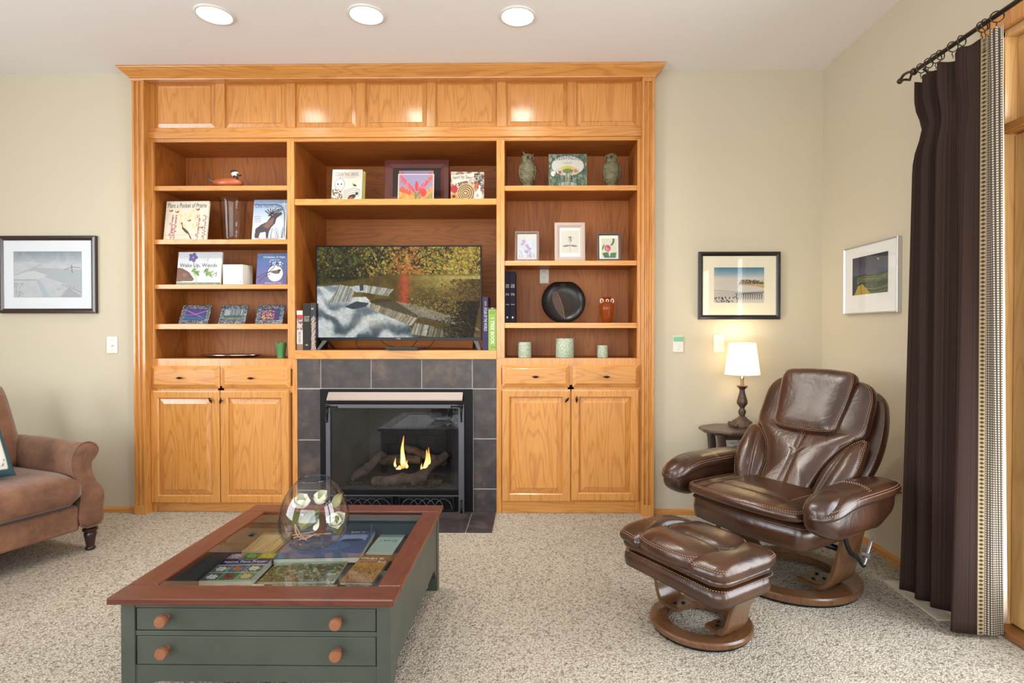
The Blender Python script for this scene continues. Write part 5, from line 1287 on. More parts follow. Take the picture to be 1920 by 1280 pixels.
wallpic(-3.5, 178.5, 441.5, 587, .029, .024, m_maho, (222, 226, 232), B, (24, 471, 151.5, 557), 'snowy landscape print in a dark mahogany frame, left wall section')
B = Art(150, 106, (226, 218, 206)); B.grad((70, 130, 170), (222, 218, 208), 0, .3); B.noise(5, 10, 3)
B.line([(0, .22), (.4, .18), (1, .08)], .006, (120, 170, 196), .6)
B.poly([(.48, .5), (.52, .38), (.62, .35), (.8, .37), (1, .42), (1, .58), (.8, .52), (.6, .5)], (212, 180, 120)); B.speck((.52, .36, .98, .46), [(50, 50, 56), (120, 90, 60), (90, 100, 110)], 90, .012, 8); B.line([(.5, .48), (.55, .36), (.7, .36), (.85, .45), (1, .44)], .006, (40, 46, 60))
for k in range(5): B.line([(0, .64+.05*k), (.25, .66+.04*k), (.6, .72+.03*k), (1, .66+.05*k)], .0035, (90, 96, 110), .7)
for k in range(12):
    x = .45+.045*k; B.line([(x, .9), (x+.01, .74), (x+.03, .7)], .005, (36, 40, 54)); B.line([(x+.01, .8), (x-.02, .73)], .004, (36, 40, 54))
B.speck((.01, .84, .42, .98), [(40, 46, 66), (70, 80, 110), (226, 218, 206)], 150, .012, 3); B.line([(.42, .82), (.48, .88), (.46, .98)], .006, (40, 44, 54)); B.line([(.5, .74), (1, .70)], .005, (50, 60, 84))
wallpic(1310.5, 1464, 471.5, 598.5, .026, .024, m_ebony, (228, 220, 196), B, (1339.5, 501, 1433.5, 567.5), 'winter bluff print in a black frame above the lamp')
# picture on the side wall (faces -X)
dp = .024; Xf = XR-dp
class FX(Frm):
    def __init__(s, p, W, H): s.p = Vector(p); s.W = W; s.H = H; s.u = Vector((0, -1, 0)); s.v = Vector((0, 0, 1)); s.n = Vector((-1, 0, 0))
ya, yb_ = at(1581, 530, X=Xf).y, at(1682, 515, X=Xf).y
zt_, zb_ = at(1581, 467.8, X=Xf).z, at(1587, 589.7, X=Xf).z
F = FX((Xf, ya, zb_), ya-yb_, zt_-zb_)
B = Art(110, 110, (70, 70, 96)); B.grad((66, 60, 76), (96, 96, 120), 0, .48); B.poly([(0, .52), (.4, .46), (.7, .5), (1, .46), (1, 1), (0, 1)], (74, 82, 66)); B.noise(9, 8, 3)
for k in range(10): y = .5+.05*k; B.line([(0, y+.03), (.35, y), (.7, y+.03), (1, y-.02)], .010, rg.choice([(150, 160, 90), (60, 74, 60), (190, 180, 110), (50, 62, 70)]), .8)
B.speck((.1, .5, 1, .85), [(40, 56, 50), (170, 176, 110), (100, 120, 90)], 120, .02, 4, .8, .5); B.poly([(.15, .78), (.3, .72), (.55, 1), (.05, 1)], (206, 176, 70)); B.poly([(0, .55), (.14, .5), (.16, .8), (.06, 1), (0, 1)], (40, 56, 76)); B.ell(.74, .14, .02, .02, (230, 230, 226)); B.line([(.26, .74), (.28, 1)], .006, (120, 100, 50))
pic('framed_picture', F, .008, dp-.001, m_silv, (236, 234, 230), B, (.17, .28, .83, .83), 'night valley print in a thin silver frame on the side wall')
# ---- recessed ceiling lights
m_em = mat('lit_lens', (255, 250, 240), .4, emit=((255, 248, 236), 14))
for i, (px, py) in enumerate(((402, 27), (687, 27), (970.5, 30))):
    c = at(px, py, Z=ZC); x, y = c.x, c.y; R = .078
    r = empty('ceiling_light', (x, y, ZC-.004), ['round recessed ceiling light left of the bookcase centre', 'round recessed ceiling light, middle of three', 'round recessed ceiling light, rightmost of three'][i], 'ceiling light', 'recessed ceiling lights')
    obj('trim_ring', MB().lathe([(R, .0025), (R+.003, -.004), (R+.014, -.003), (R+.016, .003)], (x, y, ZC-.0035), 40, cap=False), m_white, r, smooth='all')
    obj('lens', MB().lathe([(.0001, -.001), (R, -.001), (R, .002), (.0001, .002)], (x, y, ZC-.0035), 40), m_em, r)
    d = bpy.data.lights.new('downlight', 'SPOT'); d.energy = 85; d.color = (1, .94, .85); d.spot_size = math.radians(150); d.spot_blend = 1; d.shadow_soft_size = .07
    o = bpy.data.objects.new('downlight', d); SC.collection.objects.link(o); o.location = (x, y, ZC-.012)
# ================================================================== COFFEE TABLE (a glazed display top over drawers)
hT = 0.355
X0, X1, Y0, Y1 = -1.240, -0.403, 1.600, 2.480
m_teal = mat('sage_black_paint', (66, 71, 62), 0.42, mottle=(5, .14), bump=(60, .15, .002))
m_top = wood('cherry_top', 1, (98, 46, 26), (74, 30, 18), rough=0.36, coat=0.15); m_topx = wood('cherry_top_across', 0, (98, 46, 26), (74, 30, 18), rough=0.36, coat=0.15)
ct = empty('coffee_table', ((X0+X1)/2, (Y0+Y1)/2, 0), 'dark green coffee table with glazed reddish display top', 'coffee table')
gA = at(293, 1096, Z=hT); gB = at(500, 958, Z=hT); gC = at(797, 958.5, Z=hT); gD = at(702, 1098, Z=hT)
gx0, gx1, gy0, gy1 = (gA.x+gB.x)/2, (gC.x+gD.x)/2, (gA.y+gD.y)/2, (gB.y+gC.y)/2
tk = 0.021
def board(p, m): 
    obj('top_board', MB().loops([[(x, y, z) for x, y in p] for z in (hT-tk, hT)]), m, ct, bevel=.004)
board([(X0, Y0), (X1, Y0), (X1, gy0), (X0, gy0)], m_topx); board([(X0, gy1), (X1, gy1), (X1, Y1), (X0, Y1)], m_topx)
board([(X0, gy0+.0008), (gx0, gy0+.0008), (gx0, gy1-.0008), (X0, gy1-.0008)], m_top); board([(gx1, gy0+.0008), (X1, gy0+.0008), (X1, gy1-.0008), (gx1, gy1-.0008)], m_top)
obj('glass_top', MB().box(gx0, gx1, gy0, gy1, hT-.009, hT-.003), glass_thin('table_glass', (.93, .96, .95), (.7, .8, .78), ior=1.5), ct)
ov = .022; bx0, bx1, by0, by1 = X0+ov+.004, X1-ov+.008, Y0+ov, Y1-ov
zt = hT-tk; L_ = .042
for (a, c) in ((bx0, by0), (bx1-L_, by0), (bx0, by1-L_), (bx1-L_, by1-L_)):
    obj('leg', MB().box(a, a+L_, c, c+L_, 0, zt), m_teal, ct, bevel=.002)
def arch(n, axis, a0, a1, c0, c1, ztop, zlow, zarch):
    """apron with a shallow arch cut at each foot"""
    P = [(a0, ztop), (a0, zlow), (a0+.012, zlow), (a0+.05, zarch-.006), (a0+.075, zarch), (a1-.075, zarch), (a1-.05, zarch-.006), (a1-.012, zlow), (a1, zlow), (a1, ztop)]
    if axis == 0: L = [[(a, c, z) for a, z in P] for c in (c0, c1)]
    else: L = [[(c, a, z) for a, z in reversed(P)] for c in (c0, c1)]
    return obj(n, MB().loops(L), m_teal, ct)
zA = 0.108
def tz(py): return az(py, by0, 470)
arch('apron', 0, bx0+L_, bx1-L_, by0+.004, by0+.02, tz(1249), .055, zA-.01)
arch('side_panel', 1, by0+L_, by1-L_, bx1-.014, bx1-.004, zt, .06, .115); arch('side_panel', 1, by0+L_, by1-L_, bx0+.004, bx0+.014, zt, .06, .115)
arch('apron', 0, bx0+L_, bx1-L_, by1-.02, by1-.004, zt, .055, zA)
obj('rail', MB().box(bx0+L_, bx1-L_, by0+.003, by0+.02, tz(1193.5), tz(1184.5)), m_teal, ct, bevel=.001)
obj('rail', MB().box(bx0+L_, bx1-L_, by0+.003, by0+.02, tz(1141), zt), m_teal, ct, bevel=.001)
m_knob = mat('copper_brown_knob', (138, 86, 58), 0.35, coat=.3, mottle=(20, .15))
for (a, b_, kn) in ((1142.3, 1183.3, ((304, 1163), (630, 1168))), (1194.8, 1248, ((305, 1222.5), (630, 1227)))):
    d = obj('drawer', MB().box(bx0+L_+.003, bx1-L_-.003, by0+.004, by0+.022, tz(b_), tz(a)), m_teal, ct, bevel=.0015)
    for px, py in kn:
        c = at(px, py, Y=by0-.02)
        mb = MB().lathe([(.0001, 0), (.008, 0), (.0065, .008), (.0075, .014), (.0165, .022), (.0185, .030), (.016, .037), (.0001, .0395)], (0, 0, 0), 24)
        mb.xf(lambda p: Vector((c.x+p.x, by0+.004-p.z, c.z+p.y))); obj('knob', mb, m_knob, d, smooth=60)
zf = .245
m_in = mat('case_interior', (40, 58, 66), .5)
obj('display_tray', MB().box(bx0+.01, bx1-.01, by0+.024, by1-.024, zf-.012, zf), mat('tray_brown', (44, 30, 26), .5), ct)
ox0, ox1, oy0, oy1 = gx0-.012, gx1+.012, gy0-.012, gy1+.012
for q in ((ox0-.01, ox0, oy0, oy1), (ox1, ox1+.01, oy0, oy1), (ox0, ox1, oy1, oy1+.01)):
    obj('tray_wall', MB().box(q[0], q[1], q[2], q[3], zf, zt), m_in, ct)
# ---- books and cards lying in the tray
def flat(name, px, th, art, words, label, edge=(226, 224, 218), zt_=None, cat='book'):
    """px: pixel corners TL TR BR BL of its top face, straightened to a rectangle on the tray"""
    z = zf+th+(zt_ or 0)+.0015; P = [at(a, b_, Z=z) for a, b_ in px]
    for p in P: p.x = min(max(p.x, ox0+.003), ox1-.003)
    bl_, br_, tr_, tl_ = P[3], P[2], P[1], P[0]
    v = ((tl_-bl_)+(tr_-br_))/2; v.z = 0; W_ = ((br_-bl_).length+(tr_-tl_).length)/2; H__ = v.length; v.normalize(); u = Vector((v.y, -v.x, 0)); c = (P[0]+P[1]+P[2]+P[3])/4
    class G_(Frm):
        def __init__(s): s.p = c-u*W_/2-v*H__/2; s.W = W_; s.H = H__; s.u = u; s.v = v; s.n = Vector((0, 0, 1))
    F = G_(); F.p.z = z
    r = empty(name, F(W_/2, H__/2, -th), label, cat, 'books and cards under the glass of the coffee table')
    if th > .004:
        mb = MB(); F.box(mb, 0, W_, 0, H__, -.0015, 0); F.box(mb, 0, W_, 0, H__, -th, -th+.0015); F.box(mb, 0, .002, 0, H__, -th+.0015, -.0015); obj('cover', mb, mat('cover_%d_%d_%d' % edge, edge, .4), r)
        mb = MB(); F.box(mb, .0025, W_-.002, .002, H__-.002, -th+.002, -.002); obj('pages', mb, m_paper, r)
    else:
        mb = MB(); F.box(mb, 0, W_, 0, H__, -th, 0); obj('sheet', mb, mat('cover_%d_%d_%d' % edge, edge, .4), r)
    F.prt('cover_print', art, r, m=m_gloss)
    for w in words: F.word(w[0], *w[1:5], ink(w[5]), r)
    return F
A = Art(96, 110, (226, 226, 220)); A.rect(0, 0, 1, .22, (120, 140, 96)); A.rect(0, .22, 1, .44, (52, 48, 108))
cells = [(0, 0, (196, 150, 160)), (.33, 0, (96, 130, 70)), (.66, 0, (190, 180, 60)), (0, .46, (110, 116, 110)), (.33, .46, (90, 110, 170)), (.66, .46, (90, 100, 90)), (0, .73, (96, 96, 100)), (.33, .73, (70, 130, 70)), (.66, .73, (110, 150, 110))]
for i, (x, y, c) in enumerate(cells):
    hgt = .21 if y == 0 else .25; A.rect(x+.008, y, x+.325, y+hgt, c); fc = [(236, 220, 226), (150, 190, 90), (236, 200, 60), (240, 236, 240), (206, 140, 60), (226, 226, 220), (240, 240, 240), (170, 60, 90), (236, 190, 150)][i]
    for k in range(6): A.ell(x+.16+.07*math.cos(k), y+hgt/2+.05*math.sin(k*1.1), .045, .03, fc, k*60)
    A.speck((x+.01, y, x+.32, y+hgt), [fc, (60, 80, 50)], 22, .012, i)
flat('book', [(429.7, 1036.5), (516.5, 1038), (471, 1090), (370, 1087)], .022, A, [('THE MIDWEST', .3, .715, .72, .755, (206, 170, 190)), ('Native Plant Primer', .06, .635, .95, .70, (240, 240, 244)), ('225 PLANTS FOR AN EARTH-FRIENDLY GARDEN', .12, .60, .9, .62, (210, 206, 224))], 'plant guide titled Native Plant Primer under the table glass')
A = Art(90, 90, (74, 82, 128)); A.grad((70, 74, 112), (84, 104, 156), 0, 1); A.rect(.5, .22, .95, .42, (150, 160, 206)); A.ell(.3, .6, .5, .2, (110, 140, 190), 0, .35); A.ell(.78, .4, .14, .05, (50, 54, 70))
flat('book', [(560, 994), (707, 994), (667, 1047), (519, 1044)], .024, A, [('SKY', .70, .88, .9, .92, (200, 204, 224)), ('lake superior', .6, .78, .92, .81, (200, 204, 224))], 'large blue photograph book beneath the round glass bowl', edge=(70, 76, 110))
A = Art(80, 80, (222, 196, 140)); A.grad((226, 206, 160), (206, 170, 110), 0, 1)
for k in range(34): x = rg.random(); A.line([(x, 1), (x+rg.uniform(-.3, .3), rg.uniform(0, .6))], .006, rg.choice([(150, 110, 60), (240, 226, 190), (120, 90, 50)]), .8)
flat('book', [(495, 994.5), (552, 994.5), (511, 1035), (453.6, 1032)], .012, A, [], 'golden grass covered book under the glass, far left', edge=(216, 190, 140))
A = Art(80, 80, (196, 210, 206)); 
for k in range(22): y = .06+.04*k; A.line([(.08, y), (.3, y+rg.uniform(-.02, .02)), (.6, y), (.92, y+rg.uniform(-.01, .01))], .004, (150, 170, 168), .8)
for k in range(18): A.ell(.15+.7*rg.random(), .42+.06*rg.random(), .05, .01, (110, 130, 140), rg.uniform(-20, 20))
flat('map_card', [(720.5, 995), (764, 995.5), (736, 1039), (684.7, 1037.6)], .004, A, [('MAP', .3, .88, .6, .92, (110, 124, 124))], 'pale green printed card under the glass, far right', edge=(196, 210, 206), cat='card')
A = Art(90, 90, (190, 120, 60)); A.rect(0, 0, 1, .26, (104, 66, 46)); A.grad((206, 146, 70), (190, 120, 60), .27, 1); A.noise(14, 6, 7)
for k in range(60): x, y = .1+.8*rg.random(), .35+.6*rg.random(); A.line([(x, y), (x+rg.uniform(-.06, .06), y+rg.uniform(-.08, .08))], .008, rg.choice([(90, 50, 30), (120, 70, 40), (226, 190, 130), (60, 40, 30)]))
flat('book', [(678, 1041.5), (736, 1043), (697, 1092), (637, 1090.7)], .012, A, [('Gladys Bl', .05, .83, .80, .93, (226, 216, 200)), ('Birds', .68, .72, .95, .80, (226, 216, 200)), ('an artist of the land', .05, .77, .62, .81, (200, 186, 170))], 'orange brown artist book titled Gladys Bl under the glass', edge=(150, 100, 60))
A = Art(110, 70, (130, 120, 90)); A.grad((190, 200, 220), (150, 140, 110), 0, .3); A.poly([(0, .3), (.3, .12), (.6, .2), (1, .08), (1, 1), (0, 1)], (112, 104, 70)); A.speck((0, .2, 1, 1), [(150, 90, 60), (90, 110, 60), (196, 170, 120), (70, 76, 50), (180, 186, 170)], 220, .022, 6, .9)
flat('book', [(524, 1051), (651, 1051), (626, 1090), (483, 1090)], .008, A, [], 'autumn hillside magazine between plant guide and orange book', edge=(206, 200, 190))
A = Art(80, 60, (206, 206, 210)); A.speck((0, .1, 1, .6), [(60, 60, 70), (150, 150, 160), (240, 240, 240)], 90, .03, 2)
flat('card', [(388, 1092.5), (498, 1094), (470, 1116), (358, 1113)], .004, A, [], 'black and white leaflet nearest the front of the table case', edge=(206, 206, 210), cat='card')
A = Art(80, 60, (150, 150, 120)); A.speck((0, 0, 1, 1), [(90, 110, 60), (170, 120, 80), (226, 220, 210)], 120, .03, 3)
flat('card', [(515, 1093.5), (632, 1095), (616, 1117), (490, 1115)], .004, A, [], 'green speckled leaflet at the front middle of the table case', edge=(200, 200, 190), cat='card')
A = Art(60, 60, (150, 110, 70)); A.speck((0, 0, 1, 1), [(90, 60, 40), (206, 170, 120), (60, 50, 40)], 80, .03, 4)
flat('card', [(650, 1094), (696, 1094.5), (680, 1118), (632, 1117)], .004, A, [], 'brown printed leaflet at the front right of the table case', edge=(180, 150, 120), cat='card')

# ---- round glass bowl on the table
zb = hT; c0 = at(588, 1026, Z=zb); Yc = c0.y+.03; sc = Yc/FPX
Rm = (ax(652, Yc, 960)-ax(526, Yc, 960))/2; cx = (ax(652, Yc, 960)+ax(526, Yc, 960))/2; H = az(897, Yc, 588)-zb
pf = [(.001, .0), (.50, .0), (.62, .012), (.82, .10), (.95, .22), (1.0, .38), (.97, .52), (.88, .68), (.76, .80), (.62, .90), (.49, .965), (.435, .99), (.43, 1.0)]
P = cr([(a, b_, 0) for a, b_ in pf], 4); po = [(max(.001, p.x)*Rm, max(0, p.y)*H) for p in P]
gv = empty('glass_bowl', (cx, Yc, zb), 'large egg-shaped clear glass bowl on the coffee table', 'vase')
m_bowl = glass_thin('bowl_glass', (.985, .985, .985), (.66, .71, .78), ior=1.75)
obj('outer_wall', MB().lathe(po, (cx, Yc, zb+.0006), 56, cap=False), m_bowl, gv, smooth='all')
pi_ = [(max(.001, r*.972-.001), .006+(z)*.985) for r, z in po]
obj('inner_wall', MB().lathe(list(reversed(pi_)), (cx, Yc, zb+.0006), 56, cap=False), m_bowl, gv, smooth='all')
obj('rim', MB().tube([(cx+(po[-1][0]-.001)*math.cos(t*PI/20), Yc+(po[-1][0]-.001)*math.sin(t*PI/20), zb+H-.001) for t in range(40)], .0022, 8, closed=True), m_bowl, gv, smooth='all')
obj('base_disc', MB().lathe([(.001, 0), (Rm*.5, 0), (Rm*.52, .004), (.001, .007)], (cx, Yc, zb+.0006), 40), m_bowl, gv, smooth=50)
# ---- magnolia stem inside it
mg = empty('magnolia_spray', (cx, Yc, zb+.009), 'cream magnolia blooms with olive leaves inside the glass bowl', 'artificial flowers')
m_pet = mat('magnolia_petal', (236, 236, 214), .55, sheen=.1); m_leaf = mat('olive_leaf', (104, 104, 50), .4, mottle=(20, .3)); m_under = mat('rust_leaf_underside', (110, 66, 46), .6); m_twig = mat('pale_twig', (176, 140, 110), .7)
def petal(c, d, up, L, Wd, cup, name='petal', m=None):
    c, d, up = Vector(c), Vector(d).normalized(), Vector(up); s = d.cross(up).normalized(); n_ = s.cross(d).normalized()
    def fn(u, v, o=0):
        w = Wd*math.sin(PI*min(1, .08+.92*v)**.9)**.7*(1 if v < .98 else .6); x = (u-.5)*2
        return c+d*(L*v)+s*(x*w)+n_*(cup*(x*x*.9*Wd)+cup*L*.45*v*v+o)
    mb = MB().grid(lambda u, v: fn(u, v), 8, 9); mb2 = MB().grid(lambda u, v: fn(1-u, v, -.0012), 8, 9); mb.add(mb2.v, mb2.f)
    obj(name, mb, m or m_pet, mg, smooth='all')
def bloom(px, py, dY, R, n, seed, open_=.9, ax_=(0, -.6, .8)):
    c = at(px, py, Y=Yc+dY); rr = random.Random(seed); A_ = Vector(ax_).normalized(); b1 = A_.orthogonal().normalized(); b2 = A_.cross(b1)
    for k in range(n):
        a = 2*PI*k/n+rr.uniform(-.2, .2); d = (b1*math.cos(a)+b2*math.sin(a))*open_+A_*(.55 if k % 2 else .9)
        petal(c-A_*R*.3, d, A_, R*rr.uniform(.85, 1.1), R*.48, .75)
    obj('bud', MB().ball(c+A_*R*.1, R*.22, None, R*.3, 10, 8), mat('bud_green', (196, 196, 130), .5), mg, smooth='all')
bloom(568, 945, -.01, .052, 6, 1); bloom(600, 938, .02, .050, 5, 2, ax_=(.3, -.5, .8)); bloom(628, 977, -.02, .052, 6, 3, ax_=(.4, -.7, .5))
def leaf(pa, pb, dYa, dYb, wd, m=None, up=(0, -.7, .7), cup=.3):
    wd *= 1.4
    a, b_ = at(pa[0], pa[1], Y=Yc+dYa), at(pb[0], pb[1], Y=Yc+dYb); petal(a, b_-a, up, (b_-a).length, wd, cup, 'leaf', m or m_leaf)
leaf((563, 990), (606, 955), -.01, .0, .018); leaf((580, 985), (602, 962), -.03, -.02, .012, mat('deep_leaf', (66, 70, 50), .4)); leaf((625, 950), (644, 925), .0, .01, .014, mat('khaki_leaf', (150, 142, 96), .5))
leaf((598, 1000), (612, 960), .02, .02, .022, m_under); leaf((560, 985), (552, 955), .03, .03, .014); leaf((590, 994), (600, 972), -.035, -.03, .008, m_pet)
leaf((632, 1000), (640, 965), .03, .03, .016, m_leaf)
for seed, pts in enumerate((((553, 982, -.02), (556, 1000, -.03), (568, 1010, -.03), (582, 1006, -.03), (592, 1000, -.02)), ((553, 982, -.02), (562, 1000, -.025), (575, 1013, -.03)), ((548, 1003, 0), (570, 1000, -.01), (590, 996, 0)), ((550, 1008, .01), (575, 1003, .0), (600, 1004, .02)), ((560, 1012, -.01), (590, 1002, 0), (620, 1000, .02)))):
    obj('twig', MB().tube(cr([at(a, b_, Y=Yc+d) for a, b_, d in pts], 6), .0022, 6), m_twig, mg, smooth='all')

# ================================================================== SIDE TABLE AND LAMP
hS = az(793, 3.42, 1380)
m_st = mat('dark_walnut_paint', (76, 60, 50), 0.35, coat=.2, mottle=(8, .15))
sx0 = at(1314.5, 802, Z=hS).x; sy0, sy1 = at(1400, 811, Z=hS).y, YW-.035; sx1 = sx0+.56
st = empty('side_table', ((sx0+sx1)/2, (sy0+sy1)/2, 0), 'small dark side table with clipped corners behind the recliner', 'side table')
def oct_(o, z):
    a, b_, c, d = sx0+o, sx1-o, sy0+o, sy1-o; k = .12; k2 = .11
    P = [(a+k, c), (b_-k, c), (b_-.02, c+k2*.6), (b_, c+k2), (b_, d-k2), (b_-.02, d-k2*.6), (b_-k, d), (a+k, d), (a+.02, d-k2*.6), (a, d-k2), (a, c+k2), (a+.02, c+k2*.6)]
    return [(x, y, z) for x, y in P]
obj('tabletop', MB().loops([oct_(.012, hS-.022), oct_(.002, hS-.014), oct_(0, hS-.009), oct_(.006, hS-.001), oct_(.010, hS)]), m_st, st)
obj('apron', MB().box(sx0+.10, sx1-.10, sy0+.07, sy1-.07, hS-.055, hS-.022), m_st, st, bevel=.003)
for sx, cxx in ((-1, sx0+.085), (1, sx1-.085)):
    for sy, cyy in ((-1, sy0+.06), (1, sy1-.06)):
        S_ = []
        for k in range(13):
            t = k/12; z = (hS-.022)*(1-t); o = .012*math.sin(t*PI*2)*-1+.015*t**3; w = .022*(1-.55*t)+.004*math.sin(t*9)**2
            S_.append(((cxx+sx*o, cyy+sy*o*.6, z), (w, 0, 0), (0, w*.7, 0)))
        obj('leg', loft(MB(), list(reversed(S_)), 12, 4), m_st, st, smooth=50)
Yl = 3.30; lx = ax(1391.5, Yl, 760)
lp_ = empty('table_lamp', (lx, Yl, hS), 'lit table lamp with ornate bronze base and white shade', 'lamp')
zz = lambda py: az(py, Yl, 1391)-hS
m_brz = mat('aged_bronze', (92, 74, 64), .45, .45, mottle=(50, .4), bump=(120, .9, .004))
def LW(px): return px*Yl/FPX/2
hN = zz(703)
# square-ish footed base, then the turned body
base = MB(); L = []
for w, z, p in ((41, 0, 3.5), (43, .006, 3.2), (40, .016, 3), (36, .020, 2.8), (33, .028, 2.5), (22, .040, 2), (15, .050, 2), (10, .056, 2)):
    row = []
    for j in range(48):
        th = 2*PI*j/48; ct_, st_ = math.cos(th), math.sin(th); r_ = LW(w)*(1+.05*math.cos(th*8)*(z < .03))
        row.append((lx+r_*abs(ct_)**(2/p)*(1 if ct_ > 0 else -1), Yl+r_*abs(st_)**(2/p)*(1 if st_ > 0 else -1), hS+.0005+z*1.1))
    L.append(row)
obj('base', base.loops(L), m_brz, lp_, smooth=60)
for s1 in (-1, 1):
    for s2 in (-1, 1): obj('scroll_foot', MB().ball((lx+s1*LW(34), Yl+s2*LW(34), hS+.012), .012, .012, .0115, 12, 8), m_brz, lp_, smooth='all')
pr = [(776, 9), (772, 14), (768, 12), (765, 8), (761, 12), (757, 18), (752, 19), (745, 15), (735, 10), (731, 9), (729.5, 7)]
L = []
for py, w in pr:
    z = zz(py); L.append([(lx+LW(w)*(1+.08*math.cos(8*2*PI*j/48)*(w > 12))*math.cos(2*PI*j/48), Yl+LW(w)*(1+.08*math.cos(8*2*PI*j/48)*(w > 12))*math.sin(2*PI*j/48), hS+z) for j in range(48)])
L = L; L[0] = [(p[0], p[1], hS+.055*1.1) for p in L[0]]
obj('column', MB().loops(L), m_brz, lp_, smooth=60)
obj('bobeche', MB().lathe([(.003, zz(733)), (LW(8), zz(731)), (LW(14), zz(727)), (LW(21), zz(723.5)), (LW(20), zz(723)), (.003, zz(724))], (lx, Yl, hS), 32), m_brz, lp_, smooth=50)
obj('candle_tube', MB().lathe([(LW(6.5), zz(724)), (LW(6.5), zz(711)), (.001, zz(711))], (lx, Yl, hS), 20), mat('tan_tube', (150, 120, 90), .5), lp_, smooth=50)
obj('socket', MB().lathe([(LW(7), zz(711)), (LW(7.5), zz(706)), (LW(5), zz(702)), (LW(5), zz(692)), (.001, zz(692))], (lx, Yl, hS), 20), mat('chrome', (200, 200, 200), .15, 1), lp_, smooth=50)
def shade():
    m, n, l, b = nt('lit_shade'); n.remove(b)
    d = n.new('ShaderNodeBsdfDiffuse'); d.inputs[0].default_value = lin((244, 238, 222))+(1,)
    t = n.new('ShaderNodeBsdfTranslucent'); t.inputs[0].default_value = lin((250, 240, 214))+(1,)
    e = n.new('ShaderNodeEmission'); e.inputs[0].default_value = lin((255, 246, 222))+(1,); e.inputs[1].default_value = .55
    mx = n.new('ShaderNodeMixShader'); mx.inputs[0].default_value = .55; ad = n.new('ShaderNodeAddShader')
    l.new(d.outputs[0], mx.inputs[1]); l.new(t.outputs[0], mx.inputs[2]); l.new(mx.outputs[0], ad.inputs[0]); l.new(e.outputs[0], ad.inputs[1]); l.new(ad.outputs[0], n['Material Output'].inputs[0]); return m
zs0, zs1 = zz(702), zz(643); r0, r1 = LW(63), LW(47)
obj('lamp_shade', MB().lathe([(r0, zs0), (r1, zs1), (r1-.002, zs1), (r0-.002, zs0), (r0, zs0)], (lx, Yl, hS), 48, cap=False), shade(), lp_, smooth=60)
for r_, z_ in ((r0, zs0), (r1, zs1)): obj('shade_trim', MB().tube([(lx+r_*math.cos(t*PI/24), Yl+r_*math.sin(t*PI/24), hS+z_) for t in range(48)], .0022, 6, closed=True), mat('shade_tape', (214, 206, 186), .7), lp_, smooth='all')
obj('bulb', MB().ball((lx, Yl, hS+(zs0+zs1)/2), .026, None, .034, 16, 10), mat('lit_bulb', (255, 240, 210), .5, emit=((255, 230, 180), 12)), lp_, smooth='all')
d = bpy.data.lights.new('lamp_light', 'POINT'); d.energy = 3.0; d.color = (1, .82, .58); d.shadow_soft_size = .03
o = bpy.data.objects.new('lamp_light', d); SC.collection.objects.link(o); o.location = (lx, Yl, hS+zs1-.03)
# ================================================================== RECLINER AND OTTOMAN
def leather():
    m, n, l, b = nt('brown_leather')
    tc = n.new('ShaderNodeTexCoord')
    nz = n.new('ShaderNodeTexNoise'); nz.inputs['Scale'].default_value = 5; nz.inputs['Detail'].default_value = 5; l.new(tc.outputs['Object'], nz.inputs['Vector'])
    r = n.new('ShaderNodeValToRGB'); l.new(nz.outputs[0], r.inputs[0]); e = r.color_ramp.elements
    e[0].position = .35; e[0].color = lin((46, 25, 15))+(1,); e[1].position = .7; e[1].color = lin((78, 46, 27))+(1,)
    l.new(r.outputs[0], b.inputs['Base Color']); b.inputs['Roughness'].default_value = .30; b.inputs['Specular IOR Level'].default_value = .6
    b.inputs['Coat Weight'].default_value = .25; b.inputs['Coat Roughness'].default_value = .22
    v = n.new('ShaderNodeTexVoronoi'); v.inputs['Scale'].default_value = 260; l.new(tc.outputs['Object'], v.inputs['Vector'])
    w = n.new('ShaderNodeTexNoise'); w.inputs['Scale'].default_value = 14; w.inputs['Detail'].default_value = 3; w.inputs['Distortion'].default_value = 1.5; l.new(tc.outputs['Object'], w.inputs['Vector'])
    b1 = n.new('ShaderNodeBump'); b1.inputs['Strength'].default_value = .12; b1.inputs['Distance'].default_value = .001; l.new(v.outputs['Distance'], b1.inputs['Height'])
    b2 = n.new('ShaderNodeBump'); b2.inputs['Strength'].default_value = .22; b2.inputs['Distance'].default_value = .010; l.new(w.outputs[0], b2.inputs['Height']); l.new(b1.outputs[0], b2.inputs['Normal'])
    l.new(b2.outputs[0], b.inputs['Normal']); return m
m_lea = leather(); m_thr = mat('tan_thread', (184, 146, 116), .7); m_pipe = mat('dark_leather_piping', (44, 26, 20), .4)
m_bent = wood('bentwood_walnut', 2, (104, 70, 44), (72, 44, 26), rough=.28, coat=.4, contrast=.8)
fv = Vector((-.835, -.55, 0)).normalized(); lv = Vector((-fv.y, fv.x, 0)); 
lv = Vector((.55, -.835, 0)).normalized()
def frame_at(C):
    C = Vector((C[0], C[1], 0))
    return lambda u, v, z: C+fv*u+lv*v+Vector((0, 0, z))
def closed(pts, n=6): return [(p.x, p.y) for p in cr([(a, b_, 0) for a, b_ in pts], n, closed=True)]
